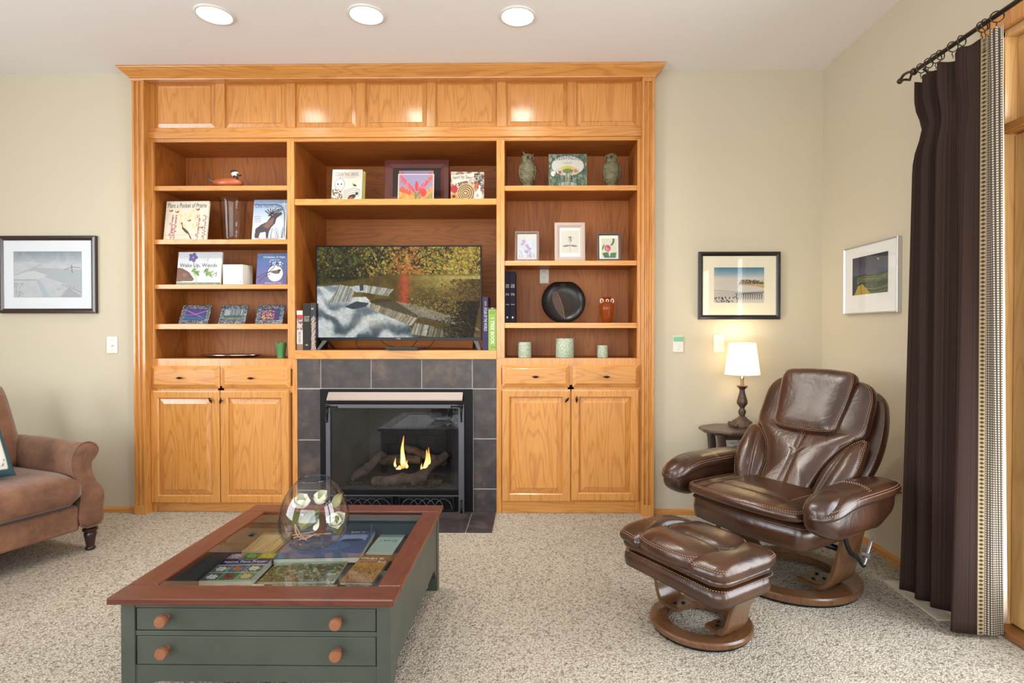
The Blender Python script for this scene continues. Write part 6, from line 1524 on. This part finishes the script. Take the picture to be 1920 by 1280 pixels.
def bentbase(root, M, R, ri, pts, widths, thk, zr, bolts):
    """ring on the floor and the two bent side plates"""
    obj('base_glide', MB().lathe([(R-.03, .0), (R-.012, 0), (R-.010, .012), (R-.03, .012)], tuple(M(0, 0, 0)), 64, cap=False), m_dark, root, smooth=50)
    c = M(0, 0, 0); L = []
    for r_, z in ((ri, .010), (R-.006, .010), (R, .016), (R, zr-.006), (R-.006, zr), (ri+.006, zr), (ri, zr-.006)):
        L.append([(c.x+r_*math.cos(2*PI*k/80), c.y+r_*math.sin(2*PI*k/80), z) for k in range(80)])
    L.append(L[0]); obj('base_ring', MB().loops(L, False, False), m_bent, root, smooth=20)
    C_ = cr([(p[0], p[1], 0) for p in pts], 5); Wd = cr([(w[0], w[1], 0) for w in widths], 5)
    for s in (-1, 1):
        secs = []
        for i, p in enumerate(C_):
            t = C_[min(i+1, len(C_)-1)]-C_[max(i-1, 0)]; t.normalize(); nn = Vector((-t.y, t.x, 0))
            a = (Wd[i].x+Wd[i].y)/2; hw = (Wd[i].y-Wd[i].x)/2
            cc = M(a, s*p.x, p.y); secs.append((cc, fv*hw, (lv*s*nn.x+Vector((0, 0, 1))*nn.y)*thk/2))
        obj('side_plate', loft(MB(), secs, 20, 8), m_bent, root, smooth=50)
        for bu, bv in bolts:
            q = M(bu, s*bv, pts[0][1]+thk/2+.001); obj('bolt', MB().lathe([(.0001, .003), (.006, .003), (.008, 0)], tuple(q), 12, cap=False), m_black, root, smooth='all')
# ---- recliner
C1 = (1.172, 2.565); M1 = frame_at(C1)
rc = empty('recliner', (C1[0], C1[1], 0), 'glossy brown leather recliner on a bentwood ring base', 'armchair')
bentbase(rc, M1, .29, .205, [(.09, .052), (.16, .052), (.205, .060), (.235, .10), (.262, .20), (.300, .31), (.335, .40)],
         [(-.05, .09), (-.07, .10), (-.085, .105), (-.09, .10), (-.075, .095), (-.045, .12), (-.02, .15)], .020, .04, ((-.01, .12), (.05, .14), (.01, .165)))
# seat slab
OUT = closed([(.36, -.20), (.375, -.10), (.38, 0), (.375, .10), (.36, .20), (.33, .27), (.15, .285), (-.1, .28), (-.26, .26), (-.28, 0), (-.26, -.26), (-.1, -.28), (.15, -.285), (.33, -.27)], 4)
mb = MB(); 
def slab(z0, z1, pw, k=1.0):
    return lambda a, b_, h: M1(a*k, b_*k, (z0+z1)/2+h)
puff(mb, OUT, .058, slab(.235, .417, 4), 8, p=9, back=1.0); obj('seat_base', mb, m_lea, rc, smooth='all')
mb = MB(); ring_ = [M1(a*1.0, b_*1.0, .368) for a, b_ in OUT]; mb.tube(ring_, .0035, 6, closed=True); obj('base_piping', mb, m_lea, rc, smooth='all')
# seat cushion
def SO(g=0): return closed([(.415-g, -.17), (.43-g, -.08), (.435-g, 0), (.43-g, .08), (.415-g, .17), (.385-g, .255-g), (.32, .28-g), (.1, .275-g), (-.12+g, .26-g), (-.14+g, 0), (-.12+g, -.26+g), (.1, -.275+g), (.32, -.28+g), (.385-g, -.255+g)], 4)
def seatz(a, b_): return .412+.012*math.cos(b_*5)-.05*max(0, (.12-a))
mb = MB(); puff(mb, SO(), .038, lambda a, b_, h: M1(a, b_, seatz(a, b_)+h+(-.012*math.exp(-((abs(b_)-.175)/.012)**2)-.010*math.exp(-((a-.30)/.012)**2)*(abs(b_) < .18) if h > .01 else 0)), 14, p=2.8, back=1.1); obj('seat_cushion', mb, m_lea, rc, smooth='all')
# backrest: spine curve
SP = cr([(.115, .375, 0), (.0, .50, 0), (-.13, .655, 0), (-.215, .80, 0), (-.275, .935, 0), (-.29, 1.0, 0)], 10)
SL = [0]
for i in range(1, len(SP)): SL.append(SL[-1]+(SP[i]-SP[i-1]).length)
def spine(t):
    t = max(0, t); i = 0
    while i < len(SL)-2 and SL[i+1] < t: i += 1
    k = (t-SL[i])/(SL[i+1]-SL[i]); p = SP[i].lerp(SP[i+1], k); d = (SP[i+1]-SP[i]).normalized()
    return p, d
VO = .012
def BK(off=0, curve=.9):
    def f(a, b_, h):
        p, d = spine(b_); nu, nz_ = d.y, -d.x   # towards the sitter
        hh = h+off+curve*a*a*.55
        return M1(p.x+nu*hh, a+VO, p.y+nz_*hh)
    return f
shell = closed([(-.20, .05), (-.27, .16), (-.300, .28), (-.302, .40), (-.285, .52), (-.25, .60), (-.17, .635), (0, .645), (.17, .635), (.25, .60), (.285, .52), (.302, .40), (.300, .28), (.27, .16), (.20, .05), (0, .03)], 5)
mb = MB(); puff(mb, shell, .045, BK(-.075, .5), 12, p=3.5, back=1.3); obj('back_shell', mb, m_lea, rc, smooth='all')
wing = [(.135, .02), (.125, .10), (.135, .20), (.175, .29), (.235, .355), (.275, .36), (.285, .30), (.288, .22), (.270, .13), (.235, .05), (.19, .015)]
for s in (-1, 1):
    mb = MB(); o = closed([(s*a, b_) for a, b_ in (wing if s > 0 else wing[::-1])], 5)
    puff(mb, o, .062, BK(-.025, 1.0), 14, p=2.3, back=.5, dimple=lambda a, b_: -.014*math.exp(-((abs(a)-(.165+.22*max(0, b_-.05)))/.010)**2)); obj('side_bolster', mb, m_lea, rc, smooth='all')
cen = closed([(-.115, 0), (-.118, .10), (-.135, .20), (-.175, .29), (-.225, .35), (-.235, .40), (-.12, .42), (0, .42), (.12, .42), (.235, .40), (.225, .35), (.175, .29), (.135, .20), (.118, .10), (.115, 0), (0, -.01)], 5)
mb = MB(); puff(mb, cen, .050, BK(-.005, .8), 14, p=2.6, back=.5, dimple=lambda a, b_: -.007*math.exp(-(a/.008)**2)); obj('centre_panel', mb, m_lea, rc, smooth='all')
head = closed([(-.255, .385), (-.262, .48), (-.255, .575), (-.215, .630), (-.12, .650), (0, .655), (.12, .650), (.215, .630), (.255, .575), (.262, .48), (.255, .385), (.20, .345), (0, .355), (-.20, .345)], 5)
mb = MB(); puff(mb, head, .052, BK(.0, .55), 14, p=2.8, back=1.2); obj('head_section', mb, m_lea, rc, smooth='all')
hr_ = closed([(-.142, .365), (-.158, .45), (-.172, .56), (-.168, .660), (-.08, .682), (0, .685), (.08, .682), (.168, .660), (.172, .56), (.158, .45), (.142, .365), (.08, .350), (0, .348), (-.08, .350)], 5)
mb = MB(); puff(mb, hr_, .048, BK(.038, .5), 12, p=3.4, back=.9); obj('headrest', mb, m_lea, rc, smooth='all')
# arms: deep padded blocks, rounded over at the front
def arm_sec(t):
    u = -.13+.55*t; top = .530-.030*max(0, (t-.72)/.28)**2; bot = .350+.035*max(0, (t-.80)/.20)+.05*max(0, (.25-t)/.25)
    w = .054-.005*math.cos(PI*t); e = min(t, (1-t)*1.0); cap = math.sqrt(max(0.015, 1-(1-min(1, e/.13))**2))
    return u, .348+.010*math.sin(PI*t), (top+bot)/2, w*(.30+.70*cap), (top-bot)/2*(.55+.45*cap)
def arm_pt(s, t, th, p=3.0, g=0.0):
    u, vc, zc, w, hh = arm_sec(t); c_, s_ = math.cos(th), math.sin(th)
    return M1(u, s*vc+(w+g)*abs(c_)**(2/p)*(1 if c_ > 0 else -1), zc+(hh+g)*abs(s_)**(2/p)*(1 if s_ > 0 else -1))
for s in (-1, 1):
    n_ = 40; T_ = [(1-math.cos(PI*k/36))/2 for k in range(37)]
    obj('armrest', MB().loops([[arm_pt(s, t, 2*PI*j/n_) for j in range(n_)] for t in T_]), m_lea, rc, smooth='all')
for s in (-1, 1):
    ap = [(.425, 0), (.40, .055), (.33, .078), (.15, .080), (-.03, .076), (-.12, .055), (-.14, 0), (-.12, -.055), (-.03, -.070), (.15, -.072), (.33, -.070), (.40, -.052)]
    o = closed([(a, s*(.352+b_)) for a, b_ in ap][::s], 5)
    def az_(a, b_, h): return M1(a, b_, .498-.055*max(0, (a-.22)/.2)**2-.35*abs(b_*s-.352)**1.6+h)
    obj('arm_pad', puff(MB(), o, .040, az_, 12, p=2.6, back=.7), m_lea, rc, smooth='all')
    ARMP = globals().setdefault('ARMP', {}); ARMP[s] = (o, az_)
def armring(s, u): 
    t = (u+.13)/.55; return [arm_pt(s, t, -.2+ (PI+.4)*k/30, g=.0015) for k in range(31)]
def armline(s, dz):
    P = []
    for k in range(30):
        t = .06+.90*k/29; u, vc, zc, w, hh = arm_sec(t); q = max(-.98, min(.98, ((zc+hh-dz)-zc)/hh)); th = math.asin(abs(q)**1.5*(1 if q > 0 else -1))
        P.append(arm_pt(s, t, th if s > 0 else PI-th, g=.0015))
    return P
# stitching and piping
def on(fn, pts, h): return [fn(a, b_, h) for a, b_ in pts]
st_ = MB()
def surf(fn, T, p, o, s):  # a contour of a puff at scale s lies at this height
    n_ = len(o); cx = sum(q[0] for q in o)/n_; cy = sum(q[1] for q in o)/n_; h = T*(1-s**p)**(1/p)
    P = [fn(cx+(q[0]-cx)*s, cy+(q[1]-cy)*s, h+.0012) for q in o]; return P+[P[0]]
for s_ in (.965, .935): stitch(st_, surf(BK(.038, .5), .048, 3.4, hr_, s_))
for s_ in (.97, .945): stitch(st_, surf(BK(.0, .55), .052, 2.8, head, s_))
stitch(st_, surf(BK(-.075, .5), .045, 3.5, shell, .975)); stitch(st_, surf(BK(-.005, .8), .050, 2.6, cen, .96))
for a in (-.006, .006): stitch(st_, [BK(-.005, .8)(a, .02+.36*k/20, .0455) for k in range(21)])
for s in (-1, 1):
    o = closed([(s*a, b_) for a, b_ in wing], 5)
    for s_ in (.96, .92): stitch(st_, surf(BK(-.025, 1.0), .062, 2.3, o, s_))
def ctr(o, s_, zf):
    n_ = len(o); cx = sum(q[0] for q in o)/n_; cy = sum(q[1] for q in o)/n_; P = []
    for q in o: a, b_ = cx+(q[0]-cx)*s_, cy+(q[1]-cy)*s_; P.append(M1(a, b_, zf(a, b_)))
    return P+[P[0]]
for s_ in (.975, .945): stitch(st_, ctr(SO(), s_, lambda a, b_: seatz(a, b_)+.038*(1-s_**2.8)**(1/2.8)+.0012))
for s in (-1, 1):
    stitch(st_, [M1(-.08+.36*k/12, s*.175, seatz(-.08+.36*k/12, .175)+.026) for k in range(13)])
    o, az_ = ARMP[s]; n_ = len(o); cx_ = sum(q[0] for q in o)/n_; cy_ = sum(q[1] for q in o)/n_
    for s_ in (.985, .94):
        P = [az_(cx_+(q[0]-cx_)*s_, cy_+(q[1]-cy_)*s_, .040*(1-s_**2.6)**(1/2.6)+.0015) for q in o]; stitch(st_, P+[P[0]])
    for e in (.0, .014):
        P = []
        for k in range(21):
            b_ = .352+.070*(2*k/20-1); ss_ = abs((b_-.352)/.078); P.append(az_(.14+e, s*b_, .040*max(0, 1-max(ss_, abs(.14-cx_)/.28)**2.6)**(1/2.6)+.0015))
        stitch(st_, P)
obj('stitching', st_, m_thr, rc, kind='stuff')
# reclining lever
mb = MB().tube(cr([M1(.13, .315, .36), M1(.13, .318, .30), M1(.10, .322, .245), M1(.05, .322, .215), M1(.0, .322, .17)], 6), [.009]*25, 10); obj('recline_arm', mb, m_black, rc, smooth='all')
mb = loft(MB(), [(M1(.015, .335, .20), lv*.006, (fv*.6+Vector((0, 0, -.8)))*.020), (M1(-.005, .336, .235), lv*.007, (fv*.7+Vector((0, 0, -.7)))*.022), (M1(-.03, .336, .275), lv*.006, (fv*.7+Vector((0, 0, -.7)))*.014)], 14, 3); obj('lever', mb, mat('brushed_silver', (190, 190, 192), .3, .9), rc, smooth=50)
mb = MB().tube([M1(0, .32, .215), M1(0, .352, .215)], .014, 16); obj('lever_hub', mb, mat('brushed_silver', (190, 190, 192)), rc, smooth=50)
mb = MB(); q = M1(0, 0, .2); mb.box(q.x-.12, q.x+.12, q.y-.12, q.y+.12, .225, .26); obj('mechanism_plate', mb, m_black, rc)
obj('cross_bar', MB().tube([M1(.06, -.27, .23), M1(.06, .27, .23)], .012, 10), m_black, rc, smooth='all')
# ---- ottoman
C2 = (.640, 2.143); M2 = frame_at(C2)
ot = empty('ottoman', (C2[0], C2[1], 0), 'matching brown leather ottoman with pillow top and ring base', 'ottoman')
bentbase(ot, M2, .190, .120, [(.065, .045), (.11, .045), (.145, .053), (.165, .085), (.178, .13), (.205, .18), (.225, .21)],
         [(-.035, .055), (-.045, .06), (-.05, .065), (-.05, .065), (-.045, .065), (-.035, .08), (-.03, .09)], .016, .034, ((0, .085), (.03, .10)))
uo = .04
def OO(hu, hv, r): return [(uo+a, b_) for a, b_ in rrect(-hu, hu, -hv, hv, r, 6)]
mb = MB(); puff(mb, OO(.155, .245, .05), .034, lambda a, b_, h: M2(a, b_, .232+h), 8, p=7, back=1); obj('base_panel', mb, m_lea, ot, smooth='all')
mb = MB(); puff(mb, OO(.158, .25, .055), .026, lambda a, b_, h: M2(a, b_, .289+h), 8, p=3, back=1); obj('lower_cushion', mb, m_lea, ot, smooth='all')
so = MB()
def opad(o, zc, T, p=2.4, tilt=0):
    mb = MB(); puff(mb, o, T, lambda a, b_, h: M2(a, b_, zc+h), 12, p=p, back=.6); obj('pillow_pad', mb, m_lea, ot, smooth='all')
    n_ = len(o); cx = sum(q[0] for q in o)/n_; cy = sum(q[1] for q in o)/n_
    for s_ in (.965, .93):
        P = [M2(cx+(q[0]-cx)*s_, cy+(q[1]-cy)*s_, zc+T*(1-s_**p)**(1/p)+.001) for q in o]; stitch(so, P+[P[0]])
for s in (-1, 1):
    opad(closed([(uo+.16, s*.115), (uo+.168, s*.19), (uo+.14, s*.252), (uo, s*.262), (uo-.14, s*.252), (uo-.165, s*.19), (uo-.155, s*.125), (uo, s*.155)][::s], 5), .315, .050)
opad(closed([(uo+.165, -.12), (uo+.185, 0), (uo+.165, .12), (uo+.09, .165), (uo+.02, .15), (uo+.005, 0), (uo+.02, -.15), (uo+.09, -.165)], 5), .322, .056)
opad(closed([(uo+.0, -.13), (uo+.012, 0), (uo+.0, .13), (uo-.08, .155), (uo-.155, .12), (uo-.165, 0), (uo-.155, -.12), (uo-.08, -.155)], 5), .320, .052)
for z in (.268, .305):
    P = [M2(uo+(a-uo)*1.003, b_*1.003, z) for a, b_ in OO(.157, .249, .054)]; stitch(so, P+[P[0]])
obj('stitching', so, m_thr, ot, kind='stuff')
obj('swivel_plate', MB().lathe([(.001, 0), (.09, 0), (.09, .02), (.001, .02)], tuple(M2(uo, 0, .178)), 24), m_black, ot)
# underside cross rail carries the cushion
obj('cross_rail', loft(MB(), [(M2(.02, -.20, .195), fv*.03, Vector((0, 0, .008))), (M2(.02, .20, .195), fv*.03, Vector((0, 0, .008)))], 12, 6), m_black, ot)

# ================================================================== SOFA (its far end is in view)
def suede():
    m, n, l, b = nt('brown_suede'); tc = n.new('ShaderNodeTexCoord')
    nz = n.new('ShaderNodeTexNoise'); nz.inputs['Scale'].default_value = 7; nz.inputs['Detail'].default_value = 9; nz.inputs['Roughness'].default_value = .7; l.new(tc.outputs['Object'], nz.inputs['Vector'])
    r = n.new('ShaderNodeValToRGB'); l.new(nz.outputs[0], r.inputs[0]); e = r.color_ramp.elements
    e[0].position = .33; e[0].color = lin((92, 60, 42))+(1,); e[1].position = .68; e[1].color = lin((140, 98, 72))+(1,)
    l.new(r.outputs[0], b.inputs['Base Color']); b.inputs['Roughness'].default_value = .75; b.inputs['Sheen Weight'].default_value = .25; b.inputs['Sheen Roughness'].default_value = .4
    bp = n.new('ShaderNodeBump'); bp.inputs['Strength'].default_value = .2; bp.inputs['Distance'].default_value = .004; l.new(nz.outputs[0], bp.inputs['Height']); l.new(bp.outputs[0], b.inputs['Normal']); return m
m_sue = suede()
SOo = Vector((-2.285, 2.83, 0)); sf = Vector((.94, -.34, 0)).normalized(); ss = Vector((.34, .94, 0)).normalized()
def SM(a, b_, z): return SOo+sf*a+ss*b_+Vector((0, 0, z))
sofa = empty('sofa', tuple(SM(-.4, -.6, 0)), 'brown suede sofa with a scrolled arm and turned leg', 'sofa')
fc = [(153, 985.6), (154, 925), (147, 905), (137, 888), (134.5, 872), (137, 856), (146, 838), (158, 830), (171, 828.6), (181, 834), (184.5, 843), (179.5, 855), (171.5, 866), (173, 884), (180, 901), (194, 919), (193, 950), (190, 978.6)]
aF = .035; PL = []
for px, py in fc:
    d = ray(px, py); o = Vector((0, 0, CAMZ)); t = ((SOo+sf*aF)-o).dot(sf)/d.dot(sf); w = o+d*t; PL.append(((w-SOo).dot(ss), w.z))
PS = [(p.x, p.y) for p in cr([(a, b_, 0) for a, b_ in PL], 3, closed=True)]
def prof_at(a, g=0.0, dz=0.0):
    cx = sum(p[0] for p in PS)/len(PS); cz = sum(p[1] for p in PS)/len(PS)
    return [SM(a, cx+(p[0]-cx)*(1-g), cz+(p[1]-cz)*(1-g)+dz) for p in PS]
bL = min(p[0] for p in PS)
obj('arm', MB().loops([prof_at(-.80, .0, -.0), prof_at(-.6), prof_at(-.3, -.005, .006), prof_at(aF-.05, .0), prof_at(aF-.012), prof_at(aF-.004, .02), prof_at(aF, .06)]), m_sue, sofa, smooth=50)
pp = prof_at(aF-.004, -.004); obj('piping', MB().tube(pp, .0042, 6, closed=True), m_sue, sofa, smooth='all')
# other arm, out of view
off = -1.55
def mir(a, g=0.0): return [SOo+sf*a+ss*(off-(p[0]))+Vector((0, 0, p[1])) for p in reversed(PS)]
obj('arm', MB().loops([mir(-.8), mir(aF-.01), mir(aF)]), m_sue, sofa, smooth=50)
b1, b0 = PL[1][0]-.002, off-PL[1][0]+.002
def zof(px, py, a, b_=None):
    d = ray(px, py); t = ((SOo+sf*a)-Vector((0, 0, CAMZ))).dot(sf)/d.dot(sf); return CAMZ+d.z*t
zpb, zpt = zof(100, 1009, aF-.02), zof(100, 960, aF-.02)
obj('front_panel', MB().loops([[SM(a, b_, z) for a, b_ in ((-.72, b0), (aF-.015, b0), (aF-.015, b1), (-.72, b1))] for z in (zpb, zpt)]), m_sue, sofa, bevel=.012, seg=3, smooth=40)
zst = zof(130, 893, aF)
for (q0, q1) in ((b0, (b0+b1)/2-.002), ((b0+b1)/2+.002, b1)):
    zc = (zpt+zst)/2+.004; secs = []
    n_ = 15
    for k in range(n_):
        t = k/(n_-1); e = min(t, 1-t); cp_ = math.sqrt(max(0, 1-(1-min(1, e/.05))**2)); secs.append((SM(-.285, q0+(q1-q0)*t, zc), sf*(.345*(.93+.07*cp_)), Vector((0, 0, 1))*((zst-zpt)/2+.006)*(.6+.4*cp_)))
    obj('seat_cushion', loft(MB(), secs, 40, 5), m_sue, sofa, smooth='all')
    secs = []
    for k in range(n_):
        t = k/(n_-1); e = min(t, 1-t); cp_ = math.sqrt(max(0, 1-(1-min(1, e/.07))**2))
        secs.append((SM(-.545, q0+(q1-q0)*t, .625), (sf*(-.42)+Vector((0, 0, 1))*.9).normalized()*(.245*(.9+.1*cp_)), (sf*.9+Vector((0, 0, .42))).normalized()*(.085*(.45+.55*cp_))))
    obj('back_cushion', loft(MB(), secs, 40, 3), m_sue, sofa, smooth='all')
obj('back_frame', MB().loops([[SM(a, b_, z) for a, b_ in ((x0_, b0), (x1_, b0), (x1_, b1+.03), (x0_, b1+.03))] for z, x0_, x1_ in ((zpb, -.80, -.66), (.5, -.86, -.74), (.78, -.95, -.86))]), m_sue, sofa, bevel=.015)
m_leg = mat('espresso_leg', (50, 28, 24), .25, coat=.4)
for a, b_ in ((-.0, .02), (-.72, .02), (-.0, off-.02), (-.72, off-.02)):
    q = SM(a-.02, b_+.005, 0); hl = PL[0][1]+.006
    obj('leg', MB().lathe([(.001, 0), (.020, 0), (.024, .006), (.022, .014), (.018, .018), (.024, .060), (.029, .085), (.024, .092), (.034, .100), (.034, .110), (.026, .116), (.040, .126), (.036, hl), (.001, hl)], (q.x, q.y, .0), 28), m_leg, sofa, smooth=50)
# cushion on the sofa
A = Art(90, 90, (50, 84, 92)); A.rect(.09, .09, .91, .91, (226, 222, 214))
rr = random.Random(5)
for k in range(60): x, y = rr.uniform(.12, .88), rr.uniform(.12, .88); A.ell(x, y, rr.uniform(.02, .05), rr.uniform(.01, .03), rr.choice([(176, 120, 90), (196, 150, 180), (90, 96, 100), (150, 160, 150), (206, 170, 120), (240, 238, 232)]), rr.uniform(0, 180), .9)
for k in range(60): x, y = rr.uniform(.12, .88), rr.uniform(.12, .88); A.line([(x, y), (x+rr.uniform(-.08, .08), y+rr.uniform(-.08, .08))], .004, (70, 72, 76))
def colgrid(name, fn, nu, nv, colf, parent, m, smooth=True, double=0):
    me = bpy.data.meshes.new(name); org = ORG[parent.name]; V = []; C_ = []
    for j in range(nv+1):
        for i in range(nu+1):
            V.append(fn(i/nu, j/nv)-org); C_.append(colf(i/nu, j/nv))
    F_ = [(j*(nu+1)+i, j*(nu+1)+i+1, (j+1)*(nu+1)+i+1, (j+1)*(nu+1)+i) for j in range(nv) for i in range(nu)]
    me.from_pydata([tuple(v) for v in V], [], F_); ca = me.color_attributes.new('Col', 'FLOAT_COLOR', 'POINT')
    ca.data.foreach_set('color', np.array([lin(c)+(1,) for c in C_], dtype=np.float32).ravel()); me.materials.append(m)
    me.polygons.foreach_set('use_smooth', [smooth]*len(me.polygons)); me.update()
    o = _link(bpy.data.objects.new(name, me)); o.parent = parent; ORG[o.name] = org.copy()
    if double: md = o.modifiers.new('thick', 'SOLIDIFY'); md.thickness = double; md.offset = -1
    return o
pc = SM(-.245, -.43, zst+.19); pn = (sf*.88+ss*-.15+Vector((0, 0, .42))).normalized(); pu = ss.copy(); pu = (pu-pn*pu.dot(pn)).normalized(); pv = pn.cross(pu)*-1
pv = pv if pv.z > 0 else -pv
cu = empty('throw_pillow', tuple(pc-Vector((0, 0, .18))), 'teal bordered throw pillow with pale floral print on the sofa', 'pillow')
m_pil = artmat('pillow_cloth', .85)
def pil(sgn):
    def fn(a, b_):
        x, y = (a-.5)*2, (b_-.5)*2; e = max(0, (1-x**4)*(1-y**4))**.5; k = 1-.06*(1-abs(x)**2)*abs(y)**3-.06*(1-abs(y)**2)*abs(x)**3
        return pc+pu*(x*.20*k)+pv*(y*.20*k)+pn*(sgn*.065*e)
    return fn
colgrid('pillow_front', pil(1), 60, 60, lambda a, b_: tuple(A.a[min(89, int((1-b_)*89)), min(89, int(a*89))]), cu, m_pil)
colgrid('pillow_back', pil(-1), 20, 20, lambda a, b_: (50, 84, 92), cu, m_pil)

# ================================================================== CURTAIN, ROD, RINGS
xc = 1.60; zrod = at(1855, 38, X=xc).z
m_rod = mat('bronze_rod', (70, 62, 52), .4, .8, bump=(60, .5, .002))
rod = empty('curtain_rod', (xc, 1.4, zrod), 'bronze curtain rod with a twisted finial above the glass door', 'curtain rod')
yr = at(1716, 128, X=xc).y
obj('rod', MB().tube([(xc, yr, zrod), (xc, -.1, zrod)], .0085, 12), m_rod, rod, smooth='all')
fin = MB()
for ph in (0, PI*2/3, PI*4/3):
    fin.tube([(xc+.020*math.sin(PI*t)*math.cos(ph+t*2.4), yr+.01+.085*t, zrod+.020*math.sin(PI*t)*math.sin(ph+t*2.4)) for t in [k/12 for k in range(13)]], .005, 6)
fin.ball((xc, yr+.098, zrod), .012); fin.ball((xc, yr+.008, zrod), .015); obj('finial', fin, m_rod, rod, smooth='all')
for y in (yr-.05, .05):
    obj('bracket', MB().tube([(xc, y, zrod-.014), (xc+.02, y, zrod-.03), (XR-.006, y, zrod-.03)], .006, 8).box(XR-.008, XR-.001, y-.015, y+.015, zrod-.06, zrod), m_rod, rod, smooth=50)
ztp = zrod-.045
top = [(1.60, 2.385), (1.635, 2.345), (1.575, 2.30), (1.635, 2.26), (1.57, 2.21), (1.63, 2.17), (1.575, 2.125), (1.575, 2.075), (1.60, 2.035)]
bot = [(1.574, 2.42), (1.615, 2.385), (1.585, 2.33), (1.64, 2.30), (1.60, 2.265), (1.66, 2.22), (1.67, 2.15), (1.545, 2.085), (1.625, 2.06)]
tr_t, tr_b = [(1.60, 2.035), (1.605, 2.01)], [(1.625, 2.06), (1.65, 2.06)]
pa_t, pa_b = [(1.605, 2.01), (1.60, 1.99), (1.575, 1.965), (1.60, 1.94)], [(1.65, 2.06), (1.675, 2.05), (1.70, 2.058), (1.722, 2.062)]
li_t, li_b = [(1.60, 1.94), (1.602, 1.941)], [(1.724, 2.064), (1.748, 2.075)]
def strip(T_, B_, zb=.018, zt=None, py=0):
    n_ = 8; a = cr([(p[0], p[1], 0) for p in T_], n_); b_ = cr([(p[0], p[1], 0) for p in B_], n_)
    def fn(u, v):
        k = u*(len(a)-1); i = min(int(k), len(a)-2); f_ = k-i
        ta, tb = a[i].lerp(a[i+1], f_), b_[i].lerp(b_[i+1], f_)
        w = v**.8; p = tb.lerp(ta, w)
        # pleats are pinched below the heading
        pin = math.exp(-((v-.90)/.035)**2); p.x += (1.602-p.x)*pin*(.45 if py else .1); p.y += (2.08-p.y)*pin*py*(1-u)
        return Vector((p.x, p.y, zb+((zt or ztp)-zb)*v-(.010*math.sin(u*19)**2 if v > .98 else 0)))
    return fn
cur = empty('curtain', (1.62, 2.2, .018), 'dark brown pleated curtain with diamond braid and woven check edge', 'curtain')
m_cur = artmat('curtain_cloth', .9, spec=.15)
rr = random.Random(8); strp = [rr.uniform(-1, 1) for _ in range(400)]
def dk(u, v):
    k = strp[int(u*399)]*10; return (54+k*1.2, 40+k, 35+k*.9)
colgrid('curtain_panel', strip(top, bot, py=.16), 360, 50, dk, cur, m_cur, double=.002)
def trim(u, v):
    if u < .12 or u > .88: return (150, 134, 104)
    f_ = (v*145) % 1; d = abs(f_-.5)+abs(u-.5)*1.0
    return (70, 52, 40) if d < .30 else ((120, 98, 74) if d < .38 else (160, 146, 116))
colgrid('diamond_braid', strip(tr_t, tr_b), 24, 1160, trim, cur, m_cur, double=.002)
def chk(u, v):
    a, b_ = (u*9) % 1, (v*250) % 1; return (184, 176, 158) if (.25 < a < .8 and .3 < b_ < .85) else (70, 58, 52)
colgrid('woven_check', strip(pa_t, pa_b), 72, 1250, chk, cur, m_cur, double=.002)
colgrid('lining', strip(li_t, li_b, .06), 6, 40, lambda u, v: (226, 218, 200), cur, m_cur, double=.002)
RL = ['curtain ring nearest the finial of the rod', 'second curtain ring from the finial', 'third curtain ring from the finial', 'fourth curtain ring from the finial', 'fifth curtain ring from the finial, over a brown pleat', 'sixth curtain ring from the finial, over the last brown pleat', 'curtain ring above the diamond braid, left of its pair', 'curtain ring above the diamond braid, right of its pair', 'curtain ring above the woven check edge, nearest the door casing']
for i, (y, zo) in enumerate(((2.345, 0), (2.30, 0), (2.26, 0), (2.235, 0), (2.17, 0), (2.125, 0), (2.03, 0), (2.015, 0), (1.965, 0))):
    rg_ = empty('curtain_ring', (xc, y, zrod-.045), 'bronze '+RL[i], 'curtain ring', 'curtain rings on the rod')
    tw = rr.uniform(-.6, .6); R = .019; ce = Vector((xc, y, zrod-.006))
    obj('ring', MB().tube([ce+Vector((R*math.cos(t*PI/10), R*math.cos(t*PI/10)*math.tan(tw)*.5, R*math.sin(t*PI/10))) for t in range(20)], .0022, 6, closed=True), m_rod, rg_, smooth='all')
    obj('hook', MB().tube([ce-Vector((0, 0, R)), ce-Vector((.003, 0, R+.010)), ce-Vector((-.003, 0, R+.018)), ce-Vector((0, 0, R+.024))], .0018, 5), m_rod, rg_, smooth='all')
# floor register beside the curtain
vx0, vx1, vy0, vy1 = 1.575, 1.675, 2.19, 2.53
rv = empty('floor_register', ((vx0+vx1)/2, (vy0+vy1)/2, 0), 'off-white slotted floor register under the brown curtain', 'floor vent')
m_reg = mat('almond_metal', (206, 194, 172), .45)
mb = MB()
for q in ((vx0, vx1, vy0, vy0+.018), (vx0, vx1, vy1-.018, vy1), (vx0, vx0+.018, vy0+.018, vy1-.018), (vx1-.018, vx1, vy0+.018, vy1-.018)): mb.box(q[0], q[1], q[2], q[3], .0005, .007)
obj('rim_frame', mb, m_reg, rv); obj('dark_well', MB().box(vx0+.018, vx1-.018, vy0+.018, vy1-.018, .0004, .0015), m_dark, rv)
k = 0; y = vy0+.026
while y < vy1-.02:
    obj('slat', MB().box(vx0+.018, vx1-.018, y-.0028, y+.0028, .002, .006), m_reg, rv); y += .0125
# loose cord on the side wall
cord([at(1642, 933, X=XR-.004), at(1660, 930, X=XR-.004), at(1676, 926, X=XR-.004), at(1690, 923, X=XR-.004)], 'thin dark cord crossing the side wall behind the recliner', .0025)
c = at(1668, 921, X=XR); obj('wall_mark', MB().box(XR-.008, XR-.0005, c.y-.05, c.y+.045, c.z-.008, c.z+.006), mat('pinkish_mark', (190, 140, 116), .6), bevel=.003, label='small pinkish mark above the cord on the side wall', cat='clip')  # pinkish wall mark, built as a thin slab
